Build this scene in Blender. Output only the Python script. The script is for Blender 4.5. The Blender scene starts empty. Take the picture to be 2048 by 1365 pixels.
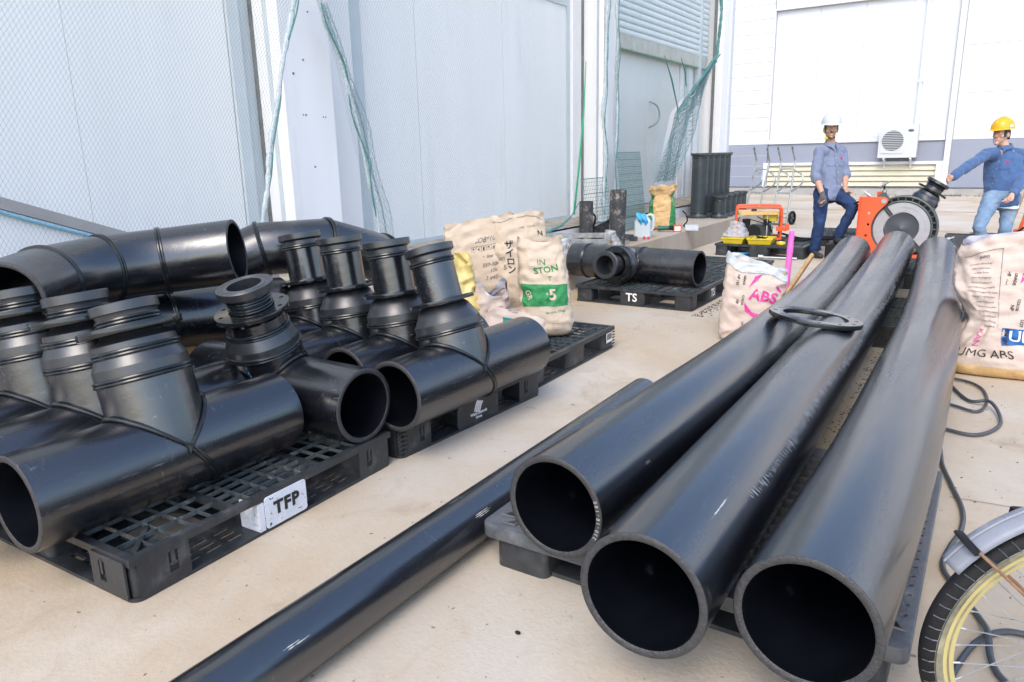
import bpy, bmesh, math, random
from mathutils import Vector, Matrix, noise
R = math.radians
PI = math.pi
scene = bpy.context.scene

# ------------------------------------------------------------------ camera, sky, sun, exposure
cam_data = bpy.data.cameras.new('camera')
cam = bpy.data.objects.new('camera', cam_data)
scene.collection.objects.link(cam)
cam_data.lens = 25.805
cam_data.sensor_width = 36.0
cam_data.sensor_fit = 'HORIZONTAL'
cam_data.clip_start = 0.05
cam_data.clip_end = 500
cx = Vector((0.83911, 0.54355, -0.02110)); cu = Vector((-0.11594, 0.21662, 0.96935)); cb = Vector((0.53146, -0.81095, 0.24478))
cam.matrix_world = Matrix(((cx.x, cu.x, cb.x, 0), (cx.y, cu.y, cb.y, 0), (cx.z, cu.z, cb.z, 1.3), (0, 0, 0, 1)))
scene.camera = cam

world = bpy.data.worlds.new('World')
scene.world = world
world.use_nodes = True
wn = world.node_tree.nodes; wl = world.node_tree.links
bg = wn['Background']
sky = wn.new('ShaderNodeTexSky')
sky.sky_type = 'NISHITA'
sky.sun_disc = False
sky.sun_elevation = R(50)
sky.sun_rotation = R(168)
sky.air_density = 1.0; sky.dust_density = 2.0; sky.ozone_density = 1.0
wl.new(sky.outputs[0], bg.inputs[0])
bg.inputs[1].default_value = 0.15

sun_data = bpy.data.lights.new('sun', 'SUN')
sun_data.energy = 0.5
sun_data.angle = R(28)
sun_data.color = (1.0, 0.955, 0.89)
sun = bpy.data.objects.new('sun', sun_data)
scene.collection.objects.link(sun)
sdir = Vector((0.20, -0.95, 1.05)).normalized()
sun.rotation_euler = sdir.to_track_quat('Z', 'Y').to_euler()
sun.location = sdir * 30
scene.view_settings.view_transform = 'Standard'
scene.view_settings.look = 'None'
scene.view_settings.exposure = 1.5
scene.view_settings.gamma = 1.0
scene.view_settings.use_curve_mapping = False
scene.render.resolution_x = 1024
scene.render.resolution_y = 682

# ------------------------------------------------------------------ materials
def mat(name, col, rough=0.6, metal=0.0, var=0.0, vscale=8.0, bump=0.0, bscale=60.0, spots=None, spec=0.5,
        rvar=0.0, stretch=None, coat=0.0, trans=0.0, alpha=None, sheen=0.0):
    """Principled material: base colour with noise variation, optional second-colour spots, bump, uneven gloss."""
    m = bpy.data.materials.new(name); m.use_nodes = True
    nt = m.node_tree; n = nt.nodes; l = nt.links
    b = n['Principled BSDF']
    b.inputs['Roughness'].default_value = rough
    b.inputs['Metallic'].default_value = metal
    b.inputs['Specular IOR Level'].default_value = spec
    b.inputs['Coat Weight'].default_value = coat
    b.inputs['Transmission Weight'].default_value = trans
    b.inputs['Sheen Weight'].default_value = sheen
    if alpha is not None: b.inputs['Alpha'].default_value = alpha
    tc = n.new('ShaderNodeTexCoord'); mp = n.new('ShaderNodeMapping')
    l.new(tc.outputs['Object'], mp.inputs[0])
    if stretch: mp.inputs['Scale'].default_value = stretch
    src = None
    if var > 0:
        nz = n.new('ShaderNodeTexNoise'); nz.inputs['Scale'].default_value = vscale; nz.inputs['Detail'].default_value = 6
        nz.inputs['Roughness'].default_value = 0.6
        l.new(mp.outputs[0], nz.inputs['Vector'])
        cr = n.new('ShaderNodeValToRGB')
        cr.color_ramp.elements[0].position = 0.3; cr.color_ramp.elements[1].position = 0.7
        cr.color_ramp.elements[0].color = tuple(max(0, c * (1 - var)) for c in col) + (1,)
        cr.color_ramp.elements[1].color = tuple(min(1, c * (1 + var)) for c in col) + (1,)
        l.new(nz.outputs['Fac'], cr.inputs[0])
        src = cr.outputs[0]
        if rvar > 0:
            mr = n.new('ShaderNodeMapRange'); mr.inputs['From Min'].default_value = 0.3; mr.inputs['From Max'].default_value = 0.7
            mr.inputs['To Min'].default_value = rough - rvar; mr.inputs['To Max'].default_value = rough + rvar
            l.new(nz.outputs['Fac'], mr.inputs['Value']); l.new(mr.outputs[0], b.inputs['Roughness'])
    if spots:
        for (scol, sscale, lo, hi, amt) in spots:
            nz2 = n.new('ShaderNodeTexNoise'); nz2.inputs['Scale'].default_value = sscale; nz2.inputs['Detail'].default_value = 8
            nz2.inputs['Roughness'].default_value = 0.65
            l.new(mp.outputs[0], nz2.inputs['Vector'])
            mr2 = n.new('ShaderNodeMapRange'); mr2.inputs['From Min'].default_value = lo; mr2.inputs['From Max'].default_value = hi
            mr2.inputs['To Max'].default_value = amt
            l.new(nz2.outputs['Fac'], mr2.inputs['Value'])
            mx = n.new('ShaderNodeMix'); mx.data_type = 'RGBA'
            l.new(mr2.outputs[0], mx.inputs['Factor'])
            if src is not None: l.new(src, mx.inputs['A'])
            else: mx.inputs['A'].default_value = tuple(col) + (1,)
            mx.inputs['B'].default_value = tuple(scol) + (1,)
            src = mx.outputs['Result']
    if src is not None: l.new(src, b.inputs['Base Color'])
    else: b.inputs['Base Color'].default_value = tuple(col) + (1,)
    if bump > 0:
        nb = n.new('ShaderNodeTexNoise'); nb.inputs['Scale'].default_value = bscale; nb.inputs['Detail'].default_value = 5
        l.new(mp.outputs[0], nb.inputs['Vector'])
        bp = n.new('ShaderNodeBump'); bp.inputs['Strength'].default_value = bump; bp.inputs['Distance'].default_value = 0.02
        l.new(nb.outputs['Fac'], bp.inputs['Height']); l.new(bp.outputs[0], b.inputs['Normal'])
    return m

DUST = (0.32, 0.33, 0.34)
def pe(name, col, rough, dust, along, sheen_w=0.0, ior=1.68):
    st = [1, 1, 1]; st[along] = 0.12
    m = mat(name, col, rough, var=0.35, vscale=9, rvar=0.05, stretch=tuple(st), bump=0.05, bscale=30, coat=0.0,
            spots=[(DUST, 3.5, 0.5, 0.78, dust), (DUST, 42, 0.66, 0.74, 0.35), ((0.55, 0.52, 0.46), 17, 0.74, 0.78, 0.4)], spec=1.0)
    # fine scratches, uneven across the surface, and pin-prick grit
    nt = m.node_tree; n = nt.nodes; l = nt.links; b = n['Principled BSDF']
    b.inputs['IOR'].default_value = ior; b.inputs['Sheen Weight'].default_value = sheen_w; b.inputs['Sheen Roughness'].default_value = 0.45; b.inputs['Sheen Tint'].default_value = (0.75, 0.84, 1, 1)
    prev = b.inputs['Base Color'].links[0].from_socket
    tc0 = n.new('ShaderNodeTexCoord'); oi = n.new('ShaderNodeObjectInfo'); tc_ = n.new('ShaderNodeVectorMath'); tc_.operation = 'ADD'; sc_ = n.new('ShaderNodeVectorMath'); sc_.operation = 'SCALE'; sc_.inputs['Scale'].default_value = 37.0
    cmb = n.new('ShaderNodeCombineXYZ'); l.new(oi.outputs['Random'], cmb.inputs[0]); l.new(oi.outputs['Random'], cmb.inputs[1]); l.new(cmb.outputs[0], sc_.inputs[0]); l.new(tc0.outputs['Object'], tc_.inputs[0]); l.new(sc_.outputs[0], tc_.inputs[1])
    class tc: outputs = {'Object': tc_.outputs[0]}
    vo = n.new('ShaderNodeTexVoronoi'); vo.inputs['Scale'].default_value = 26; l.new(tc.outputs['Object'], vo.inputs['Vector'])
    c1 = n.new('ShaderNodeMapRange'); c1.inputs['From Min'].default_value = 0.06; c1.inputs['From Max'].default_value = 0.03; c1.inputs['To Max'].default_value = 0.5
    l.new(vo.outputs['Distance'], c1.inputs['Value'])
    gate = n.new('ShaderNodeTexNoise'); gate.inputs['Scale'].default_value = 4; l.new(tc.outputs['Object'], gate.inputs['Vector'])
    g1 = n.new('ShaderNodeMapRange'); g1.inputs['From Min'].default_value = 0.56; g1.inputs['From Max'].default_value = 0.62; l.new(gate.outputs['Fac'], g1.inputs['Value'])
    mu = n.new('ShaderNodeMath'); mu.operation = 'MULTIPLY'; l.new(c1.outputs[0], mu.inputs[0]); l.new(g1.outputs[0], mu.inputs[1])
    mx = n.new('ShaderNodeMix'); mx.data_type = 'RGBA'; l.new(mu.outputs[0], mx.inputs['Factor']); l.new(prev, mx.inputs['A'])
    mx.inputs['B'].default_value = (0.35, 0.36, 0.35, 1)
    # scratches: thin ridges of a stretched, turned wave
    mp = n.new('ShaderNodeMapping'); mp.inputs['Rotation'].default_value = (0.4, 0.7, 0.9); mp.inputs['Scale'].default_value = (1, 6, 1)
    l.new(tc.outputs['Object'], mp.inputs[0])
    nz = n.new('ShaderNodeTexNoise'); nz.inputs['Scale'].default_value = 7; nz.inputs['Detail'].default_value = 3; l.new(mp.outputs[0], nz.inputs['Vector'])
    ab = n.new('ShaderNodeMath'); ab.operation = 'SUBTRACT'; ab.inputs[1].default_value = 0.5; l.new(nz.outputs['Fac'], ab.inputs[0])
    ab2 = n.new('ShaderNodeMath'); ab2.operation = 'ABSOLUTE'; l.new(ab.outputs[0], ab2.inputs[0])
    c2 = n.new('ShaderNodeMapRange'); c2.inputs['From Min'].default_value = 0.006; c2.inputs['From Max'].default_value = 0.001; c2.inputs['To Max'].default_value = 0.22
    l.new(ab2.outputs[0], c2.inputs['Value'])
    mu2 = n.new('ShaderNodeMath'); mu2.operation = 'MULTIPLY'; l.new(c2.outputs[0], mu2.inputs[0]); l.new(g1.outputs[0], mu2.inputs[1])
    mx2 = n.new('ShaderNodeMix'); mx2.data_type = 'RGBA'; l.new(mu2.outputs[0], mx2.inputs['Factor']); l.new(mx.outputs['Result'], mx2.inputs['A'])
    mx2.inputs['B'].default_value = (0.30, 0.33, 0.36, 1)
    l.new(mx2.outputs['Result'], b.inputs['Base Color'])
    return m

M = {}
M['pipe'] = pe('dusty_black_pipe_plastic', (0.005, 0.0065, 0.010), 0.25, 0.07, 1, 0.0)
M['tee'] = pe('black_fitting_plastic', (0.005, 0.006, 0.009), 0.26, 0.05, 1, 0.0, 1.6)
M['turned'] = mat('machined_grey_black_plastic', (0.020, 0.022, 0.026), 0.33, var=0.2, vscale=14, bump=0.03, bscale=90, spec=0.9)
M['cut'] = mat('sawn_pipe_end', (0.035, 0.035, 0.037), 0.5, var=0.3, vscale=70, bump=0.3, bscale=160)
M['gloss'] = mat('glossy_black_steel_ring', (0.010, 0.012, 0.013), 0.13, var=0.3, vscale=12, rvar=0.04, spec=0.6)
M['bead'] = mat('weld_bead_plastic', (0.012, 0.015, 0.017), 0.22, var=0.2, vscale=20)
M['bore'] = mat('pipe_bore', (0.003, 0.004, 0.007), 0.35, var=0.4, vscale=9, spots=[((0.15, 0.19, 0.22), 10, 0.66, 0.8, 0.3)])
M['pallet'] = mat('black_pallet_plastic', (0.028, 0.031, 0.034), 0.42, var=0.35, vscale=12, rvar=0.08, bump=0.12, bscale=90,
                  spots=[((0.25, 0.26, 0.27), 9, 0.55, 0.8, 0.35), ((0.30, 0.27, 0.22), 55, 0.66, 0.75, 0.4)])
M['ribs'] = mat('edge_lit_worn_ribs', (0.055, 0.068, 0.072), 0.4, var=0.4, vscale=20, rvar=0.1, spots=[((0.35, 0.36, 0.35), 16, 0.58, 0.72, 0.5)])  # colour raised to stand for light caught on rib edges, besides wear
M['pallet_grey'] = mat('worn_reflection_grey_plastic', (0.075, 0.08, 0.088), 0.36, var=0.25, vscale=14, rvar=0.08, bump=0.12, bscale=100,
                       spots=[((0.3, 0.3, 0.31), 7, 0.5, 0.8, 0.35)])  # lighter grey than the feet stands for reflection on the top deck
M['stencil_white'] = mat('flaking_white_paint', (0.66, 0.69, 0.74), 0.6, var=0.08, vscale=14, bump=0.2, bscale=60,
                         spots=[((0.02, 0.02, 0.02), 60, 0.60, 0.64, 1.0), ((0.02, 0.02, 0.02), 14, 0.66, 0.68, 1.0)])
M['ink'] = mat('black_ink', (0.018, 0.017, 0.016), 0.7)
M['dark_ink'] = mat('faded_ink', (0.09, 0.09, 0.10), 0.8)
M['ink_green'] = mat('green_print', (0.02, 0.20, 0.06), 0.7, var=0.15, vscale=20)
M['ink_teal'] = mat('teal_print', (0.0, 0.19, 0.19), 0.7, var=0.1, vscale=20)
M['ink_pink'] = mat('magenta_print', (0.60, 0.05, 0.27), 0.7, var=0.1, vscale=20)
M['ink_blue'] = mat('blue_print', (0.012, 0.10, 0.30), 0.7, var=0.1, vscale=20)
M['chalk'] = mat('chalk_writing', (0.42, 0.43, 0.42), 0.8)
M['white'] = mat('white_lettering', (0.75, 0.75, 0.74), 0.6)
M['kraft'] = mat('kraft_paper', (0.52, 0.42, 0.315), 0.8, var=0.10, vscale=6, bump=0.5, bscale=14, spots=[((0.40, 0.29, 0.19), 4, 0.55, 0.8, 0.4)])
M['kraft_pink'] = mat('pale_kraft_paper', (0.52, 0.425, 0.365), 0.8, var=0.08, vscale=6, bump=0.5, bscale=14, spots=[((0.44, 0.33, 0.25), 4, 0.55, 0.8, 0.35)])
M['kraft_yellow'] = mat('yellowed_kraft_paper', (0.56, 0.37, 0.17), 0.8, var=0.15, vscale=9, bump=0.6, bscale=18)
M['film_yellow'] = mat('yellow_waxed_paper', (0.62, 0.49, 0.18), 0.4, var=0.15, vscale=8, bump=0.4, bscale=12)
M['liner'] = mat('grey_plastic_liner', (0.42, 0.42, 0.48), 0.35, var=0.15, vscale=9, bump=0.3, bscale=20)
M['liner_white'] = mat('white_woven_liner', (0.50, 0.54, 0.58), 0.45, var=0.08, vscale=25, bump=0.3, bscale=40)
M['clear'] = mat('crumpled_clear_film', (0.55, 0.57, 0.60), 0.2, var=0.2, vscale=20, bump=0.8, bscale=25, alpha=0.42)
M['orange'] = mat('orange_powder_coat', (0.68, 0.095, 0.028), 0.4, var=0.07, vscale=6, rvar=0.05, spots=[((0.25, 0.12, 0.08), 12, 0.66, 0.75, 0.5)])
M['steel'] = mat('zinc_plated_steel', (0.42, 0.43, 0.42), 0.35, metal=0.7, var=0.2, vscale=20, rvar=0.1)
M['cast'] = mat('dark_cast_alloy', (0.075, 0.09, 0.09), 0.42, metal=0.3, var=0.2, vscale=20)
M['insert'] = mat('pale_alloy_insert', (0.36, 0.36, 0.37), 0.5, metal=0.15, var=0.08, vscale=12)
M['yellow'] = mat('yellow_plastic', (0.62, 0.46, 0.02), 0.4, var=0.08, vscale=10)
M['tank'] = mat('amber_yellow_tank', (0.62, 0.42, 0.16), 0.35, var=0.08, vscale=10)
M['rubber'] = mat('black_rubber', (0.010, 0.010, 0.011), 0.65, spec=0.25, var=0.2, vscale=30, bump=0.1)
M['cable'] = mat('dark_grey_cable', (0.055, 0.062, 0.07), 0.45, var=0.15, vscale=40)
M['pink'] = mat('pink_plastic_tube', (0.85, 0.16, 0.52), 0.4, var=0.05, vscale=10)
M['wood'] = mat('pale_wood_handle', (0.52, 0.31, 0.12), 0.55, var=0.2, vscale=10, stretch=(1, 1, 0.15))
M['blue'] = mat('light_blue_pvc', (0.10, 0.42, 0.72), 0.4, var=0.06)
M['cloth_blue'] = mat('bright_blue_cloth', (0.06, 0.37, 0.70), 0.7, var=0.1, vscale=30, bump=0.3, bscale=60)
M['jug'] = mat('translucent_white_plastic', (0.50, 0.56, 0.58), 0.4, var=0.05, vscale=12)
M['green_strip'] = mat('green_strap', (0.02, 0.40, 0.17), 0.45, var=0.08, vscale=12)
M['seal_green'] = mat('weathered_green_seal', (0.16, 0.30, 0.14), 0.6)
M['net'] = mat('green_net_twine', (0.14, 0.25, 0.25), 0.7)
M['net_grey'] = mat('grey_net_twine', (0.22, 0.30, 0.32), 0.7)
M['rope_border'] = mat('net_border_rope', (0.42, 0.47, 0.48), 0.7, var=0.25, vscale=50, spots=[((0.10, 0.26, 0.25), 30, 0.6, 0.66, 0.7)])
M['rope_green'] = mat('dark_green_rope', (0.07, 0.20, 0.19), 0.7, var=0.3, vscale=40)
M['rope_blue'] = mat('blue_rope', (0.20, 0.42, 0.55), 0.7, var=0.2, vscale=80, bump=0.4, bscale=120)
M['tube_old'] = mat('weathered_black_tube', (0.035, 0.036, 0.038), 0.6, var=0.3, vscale=12, bump=0.2,
                    spots=[((0.42, 0.36, 0.30), 9, 0.52, 0.66, 0.75), ((0.2, 0.2, 0.2), 30, 0.55, 0.7, 0.5)])
M['tube_flange'] = mat('flanged_spool_plastic', (0.028, 0.038, 0.042), 0.42, var=0.2, vscale=10, spots=[(DUST, 6, 0.55, 0.8, 0.2)])
M['skin'] = mat('skin', (0.46, 0.26, 0.175), 0.5, var=0.1, vscale=18)
M['skin_light'] = mat('skin_lighter', (0.56, 0.32, 0.23), 0.5, var=0.1, vscale=18)
M['hair'] = mat('black_hair', (0.02, 0.017, 0.016), 0.6)
M['shirt_grey'] = mat('grey_blue_work_shirt', (0.155, 0.185, 0.27), 0.85, var=0.12, vscale=12, bump=0.9, bscale=9, sheen=0.2)
M['shirt_blue'] = mat('blue_work_shirt', (0.042, 0.095, 0.215), 0.85, var=0.15, vscale=12, bump=0.9, bscale=9, sheen=0.2)
M['jeans_dark'] = mat('dark_blue_jeans', (0.010, 0.032, 0.10), 0.85, var=0.35, vscale=10, bump=0.9, bscale=10)
M['jeans_light'] = mat('washed_blue_jeans', (0.15, 0.235, 0.35), 0.85, var=0.2, vscale=9, bump=0.9, bscale=10,
                       spots=[((0.36, 0.36, 0.30), 5, 0.5, 0.7, 0.6)])
M['helmet_white'] = mat('white_helmet_shell', (0.50, 0.555, 0.58), 0.3, var=0.04)
M['helmet_yellow'] = mat('yellow_helmet_shell', (0.66, 0.36, 0.008), 0.28, var=0.05)
M['strap'] = mat('yellow_green_strap', (0.45, 0.52, 0.08), 0.6)
M['strap_grey'] = mat('grey_strap', (0.25, 0.29, 0.30), 0.6)
M['glove'] = mat('dark_grey_glove', (0.09, 0.085, 0.085), 0.8, var=0.2, vscale=50, bump=0.4, bscale=90)
M['shoe'] = mat('black_work_shoe', (0.03, 0.033, 0.036), 0.6, var=0.3, vscale=30, bump=0.3)
M['undershirt'] = mat('white_undershirt', (0.6, 0.62, 0.66), 0.8)
M['cable_tie'] = mat('badge_red', (0.55, 0.05, 0.12), 0.6)
M['wall_door'] = mat('pale_grey_panel', (0.80, 0.80, 0.775), 0.5, var=0.035, vscale=2.5, stretch=(1, 1, .15), spots=[((0.58, 0.57, 0.53), 4, 0.58, 0.8, 0.4)])
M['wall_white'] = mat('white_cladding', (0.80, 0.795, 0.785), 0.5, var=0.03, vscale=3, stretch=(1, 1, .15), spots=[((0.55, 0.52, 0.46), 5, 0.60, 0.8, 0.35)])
M['frame_grey'] = mat('grey_steel_frame', (0.52, 0.57, 0.59), 0.5, var=0.05, vscale=6)
M['dark_gap'] = mat('dark_rubber_seal', (0.14, 0.14, 0.13), 0.7, var=0.3, vscale=12)
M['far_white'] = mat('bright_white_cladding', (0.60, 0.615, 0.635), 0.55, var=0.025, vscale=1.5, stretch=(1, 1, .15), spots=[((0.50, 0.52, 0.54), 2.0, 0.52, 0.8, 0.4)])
M['far_band'] = mat('grey_violet_band', (0.235, 0.255, 0.31), 0.6, var=0.05, vscale=1.2)
M['cream'] = mat('cream_louvre', (0.52, 0.48, 0.35), 0.55, var=0.08, vscale=4)
M['cream_dirty'] = mat('dirty_ledge', (0.36, 0.31, 0.24), 0.8, var=0.35, vscale=9, bump=0.4, bscale=40)
M['taupe'] = mat('taupe_ledge', (0.30, 0.28, 0.27), 0.8, var=0.12, vscale=6, spots=[((0.2, 0.12, 0.09), 12, 0.62, 0.7, 0.5)])
M['brown_tape'] = mat('brown_stripe', (0.22, 0.15, 0.10), 0.7)
M['shutter'] = mat('galvanised_shutter', (0.68, 0.74, 0.75), 0.45, metal=0.1, var=0.06, vscale=5)
M['shutter_rail'] = mat('rusty_shutter_rail', (0.50, 0.50, 0.44), 0.55, var=0.15, vscale=9, spots=[((0.30, 0.20, 0.10), 8, 0.58, 0.68, 0.8)])
M['ac'] = mat('white_air_conditioner', (0.50, 0.51, 0.52), 0.5, var=0.03, vscale=4)
M['ac_dark'] = mat('grille_shadow_badge_grey', (0.07, 0.085, 0.09), 0.6)
M['rim'] = mat('yellow_painted_rim', (0.44, 0.37, 0.15), 0.4, var=0.1, vscale=12, spots=[((0.35, 0.30, 0.18), 14, 0.6, 0.7, 0.5)])
M['tyre_wall'] = mat('cracked_tyre_wall', (0.22, 0.20, 0.13), 0.7, var=0.5, vscale=16, bump=0.3, bscale=60)
M['fender'] = mat('faded_grey_mudguard', (0.20, 0.215, 0.25), 0.45, var=0.12, vscale=9, bump=0.1, spots=[((0.5, 0.5, 0.5), 10, 0.6, 0.7, 0.5)])
M['rust'] = mat('rusty_rod', (0.22, 0.12, 0.07), 0.6, var=0.4, vscale=30)
M['grass'] = mat('moss', (0.10, 0.13, 0.05), 0.9, var=0.3, vscale=20)

def concrete(name, base, warm, dark, sc=1.0, vertical=False):
    m = bpy.data.materials.new(name); m.use_nodes = True
    nt = m.node_tree; n = nt.nodes; l = nt.links; b = n['Principled BSDF']
    b.inputs['Roughness'].default_value = 0.75
    b.inputs['Specular IOR Level'].default_value = 0.3
    tc = n.new('ShaderNodeTexCoord'); mp = n.new('ShaderNodeMapping'); l.new(tc.outputs['Object'], mp.inputs[0])
    if vertical: mp.inputs['Scale'].default_value = (1, 1, 0.15)
    def nz(scale, det=8, ro=0.6, dist=0.0):
        q = n.new('ShaderNodeTexNoise'); q.inputs['Scale'].default_value = scale * sc; q.inputs['Detail'].default_value = det
        q.inputs['Roughness'].default_value = ro; q.inputs['Distortion'].default_value = dist
        l.new(mp.outputs[0], q.inputs['Vector']); return q
    def mr(s, a, c, lo=0.0, hi=1.0):
        q = n.new('ShaderNodeMapRange'); q.inputs['From Min'].default_value = a; q.inputs['From Max'].default_value = c
        q.inputs['To Min'].default_value = lo; q.inputs['To Max'].default_value = hi
        l.new(s, q.inputs['Value']); return q.outputs[0]
    def mix(f, a, bcol, mode='MIX'):
        q = n.new('ShaderNodeMix'); q.data_type = 'RGBA'; q.blend_type = mode
        l.new(f, q.inputs['Factor'])
        if isinstance(a, tuple): q.inputs['A'].default_value = a + (1,)
        else: l.new(a, q.inputs['A'])
        q.inputs['B'].default_value = bcol + (1,)
        return q.outputs['Result']
    c = mix(mr(nz(0.55, 6, 0.6, 0.6).outputs['Fac'], 0.38, 0.66), base, warm)
    c = mix(mr(nz(2.2, 8, 0.7).outputs['Fac'], 0.5, 0.8, 0, 0.4), c, tuple(x * 1.12 for x in base))
    c = mix(mr(nz(1.1, 9, 0.72, 1.4).outputs['Fac'], 0.56, 0.76, 0, 0.65), c, dark)
    c = mix(mr(nz(38, 6, 0.7).outputs['Fac'], 0.35, 0.75, 0, 0.22), c, tuple(x * 0.62 for x in base))
    c = mix(mr(nz(16, 3, 0.5).outputs['Fac'], 0.715, 0.74, 0, 0.75), c, (0.10, 0.085, 0.07))
    c = mix(mr(nz(55, 3, 0.5).outputs['Fac'], 0.70, 0.73, 0, 0.6), c, (0.12, 0.10, 0.08))
    c = mix(mr(nz(3.1, 5, 0.5, 3.0).outputs['Fac'], 0.70, 0.74, 0, 0.35), c, (0.24, 0.26, 0.28))
    c = mix(mr(nz(9, 4, 0.5, 2.0).outputs['Fac'], 0.73, 0.76, 0, 0.5), c, (0.22, 0.25, 0.28))
    c = mix(mr(nz(0.9, 7, 0.65, 0.4).outputs['Fac'], 0.52, 0.72, 0, 0.45), c, tuple(min(1, x * 1.3 + .02) for x in base))
    c = mix(mr(nz(5.5, 9, 0.75, 0.8).outputs['Fac'], 0.54, 0.72, 0, 0.32), c, tuple(x * 0.72 for x in warm))
    if not vertical:
        dz = nz(1.6, 4, 0.6); av = n.new('ShaderNodeMixRGB'); av.inputs[0].default_value = 0.35; l.new(mp.outputs[0], av.inputs[1]); l.new(dz.outputs['Color'], av.inputs[2])
        vr = n.new('ShaderNodeTexVoronoi'); vr.feature = 'DISTANCE_TO_EDGE'; vr.inputs['Scale'].default_value = 0.55; l.new(av.outputs[0], vr.inputs['Vector'])
        gt = mr(nz(0.7, 3).outputs['Fac'], 0.56, 0.62, 0, 0.22); ck = mr(vr.outputs['Distance'], 0.0035, 0.0012)
        mm = n.new('ShaderNodeMath'); mm.operation = 'MULTIPLY'; l.new(gt, mm.inputs[0]); l.new(ck, mm.inputs[1]); c = mix(mm.outputs[0], c, (0.13, 0.10, 0.08))
    l.new(c, b.inputs['Base Color'])
    bp = n.new('ShaderNodeBump'); bp.inputs['Strength'].default_value = 0.25; bp.inputs['Distance'].default_value = 0.01
    l.new(nz(70, 6).outputs['Fac'], bp.inputs['Height']); l.new(bp.outputs[0], b.inputs['Normal'])
    return m
M['ground'] = concrete('stained_concrete', (0.48, 0.435, 0.37), (0.43, 0.325, 0.205), (0.24, 0.155, 0.085))
M['plinth'] = concrete('stained_plinth_concrete', (0.42, 0.37, 0.31), (0.37, 0.28, 0.19), (0.22, 0.19, 0.16), 1.4, True)
M['kerb'] = concrete('grey_kerb_concrete', (0.38, 0.36, 0.34), (0.30, 0.28, 0.26), (0.16, 0.16, 0.15), 2.5)
M['joint'] = mat('slab_joint_filler', (0.12, 0.115, 0.11), 0.9, var=0.3, vscale=20)

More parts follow.
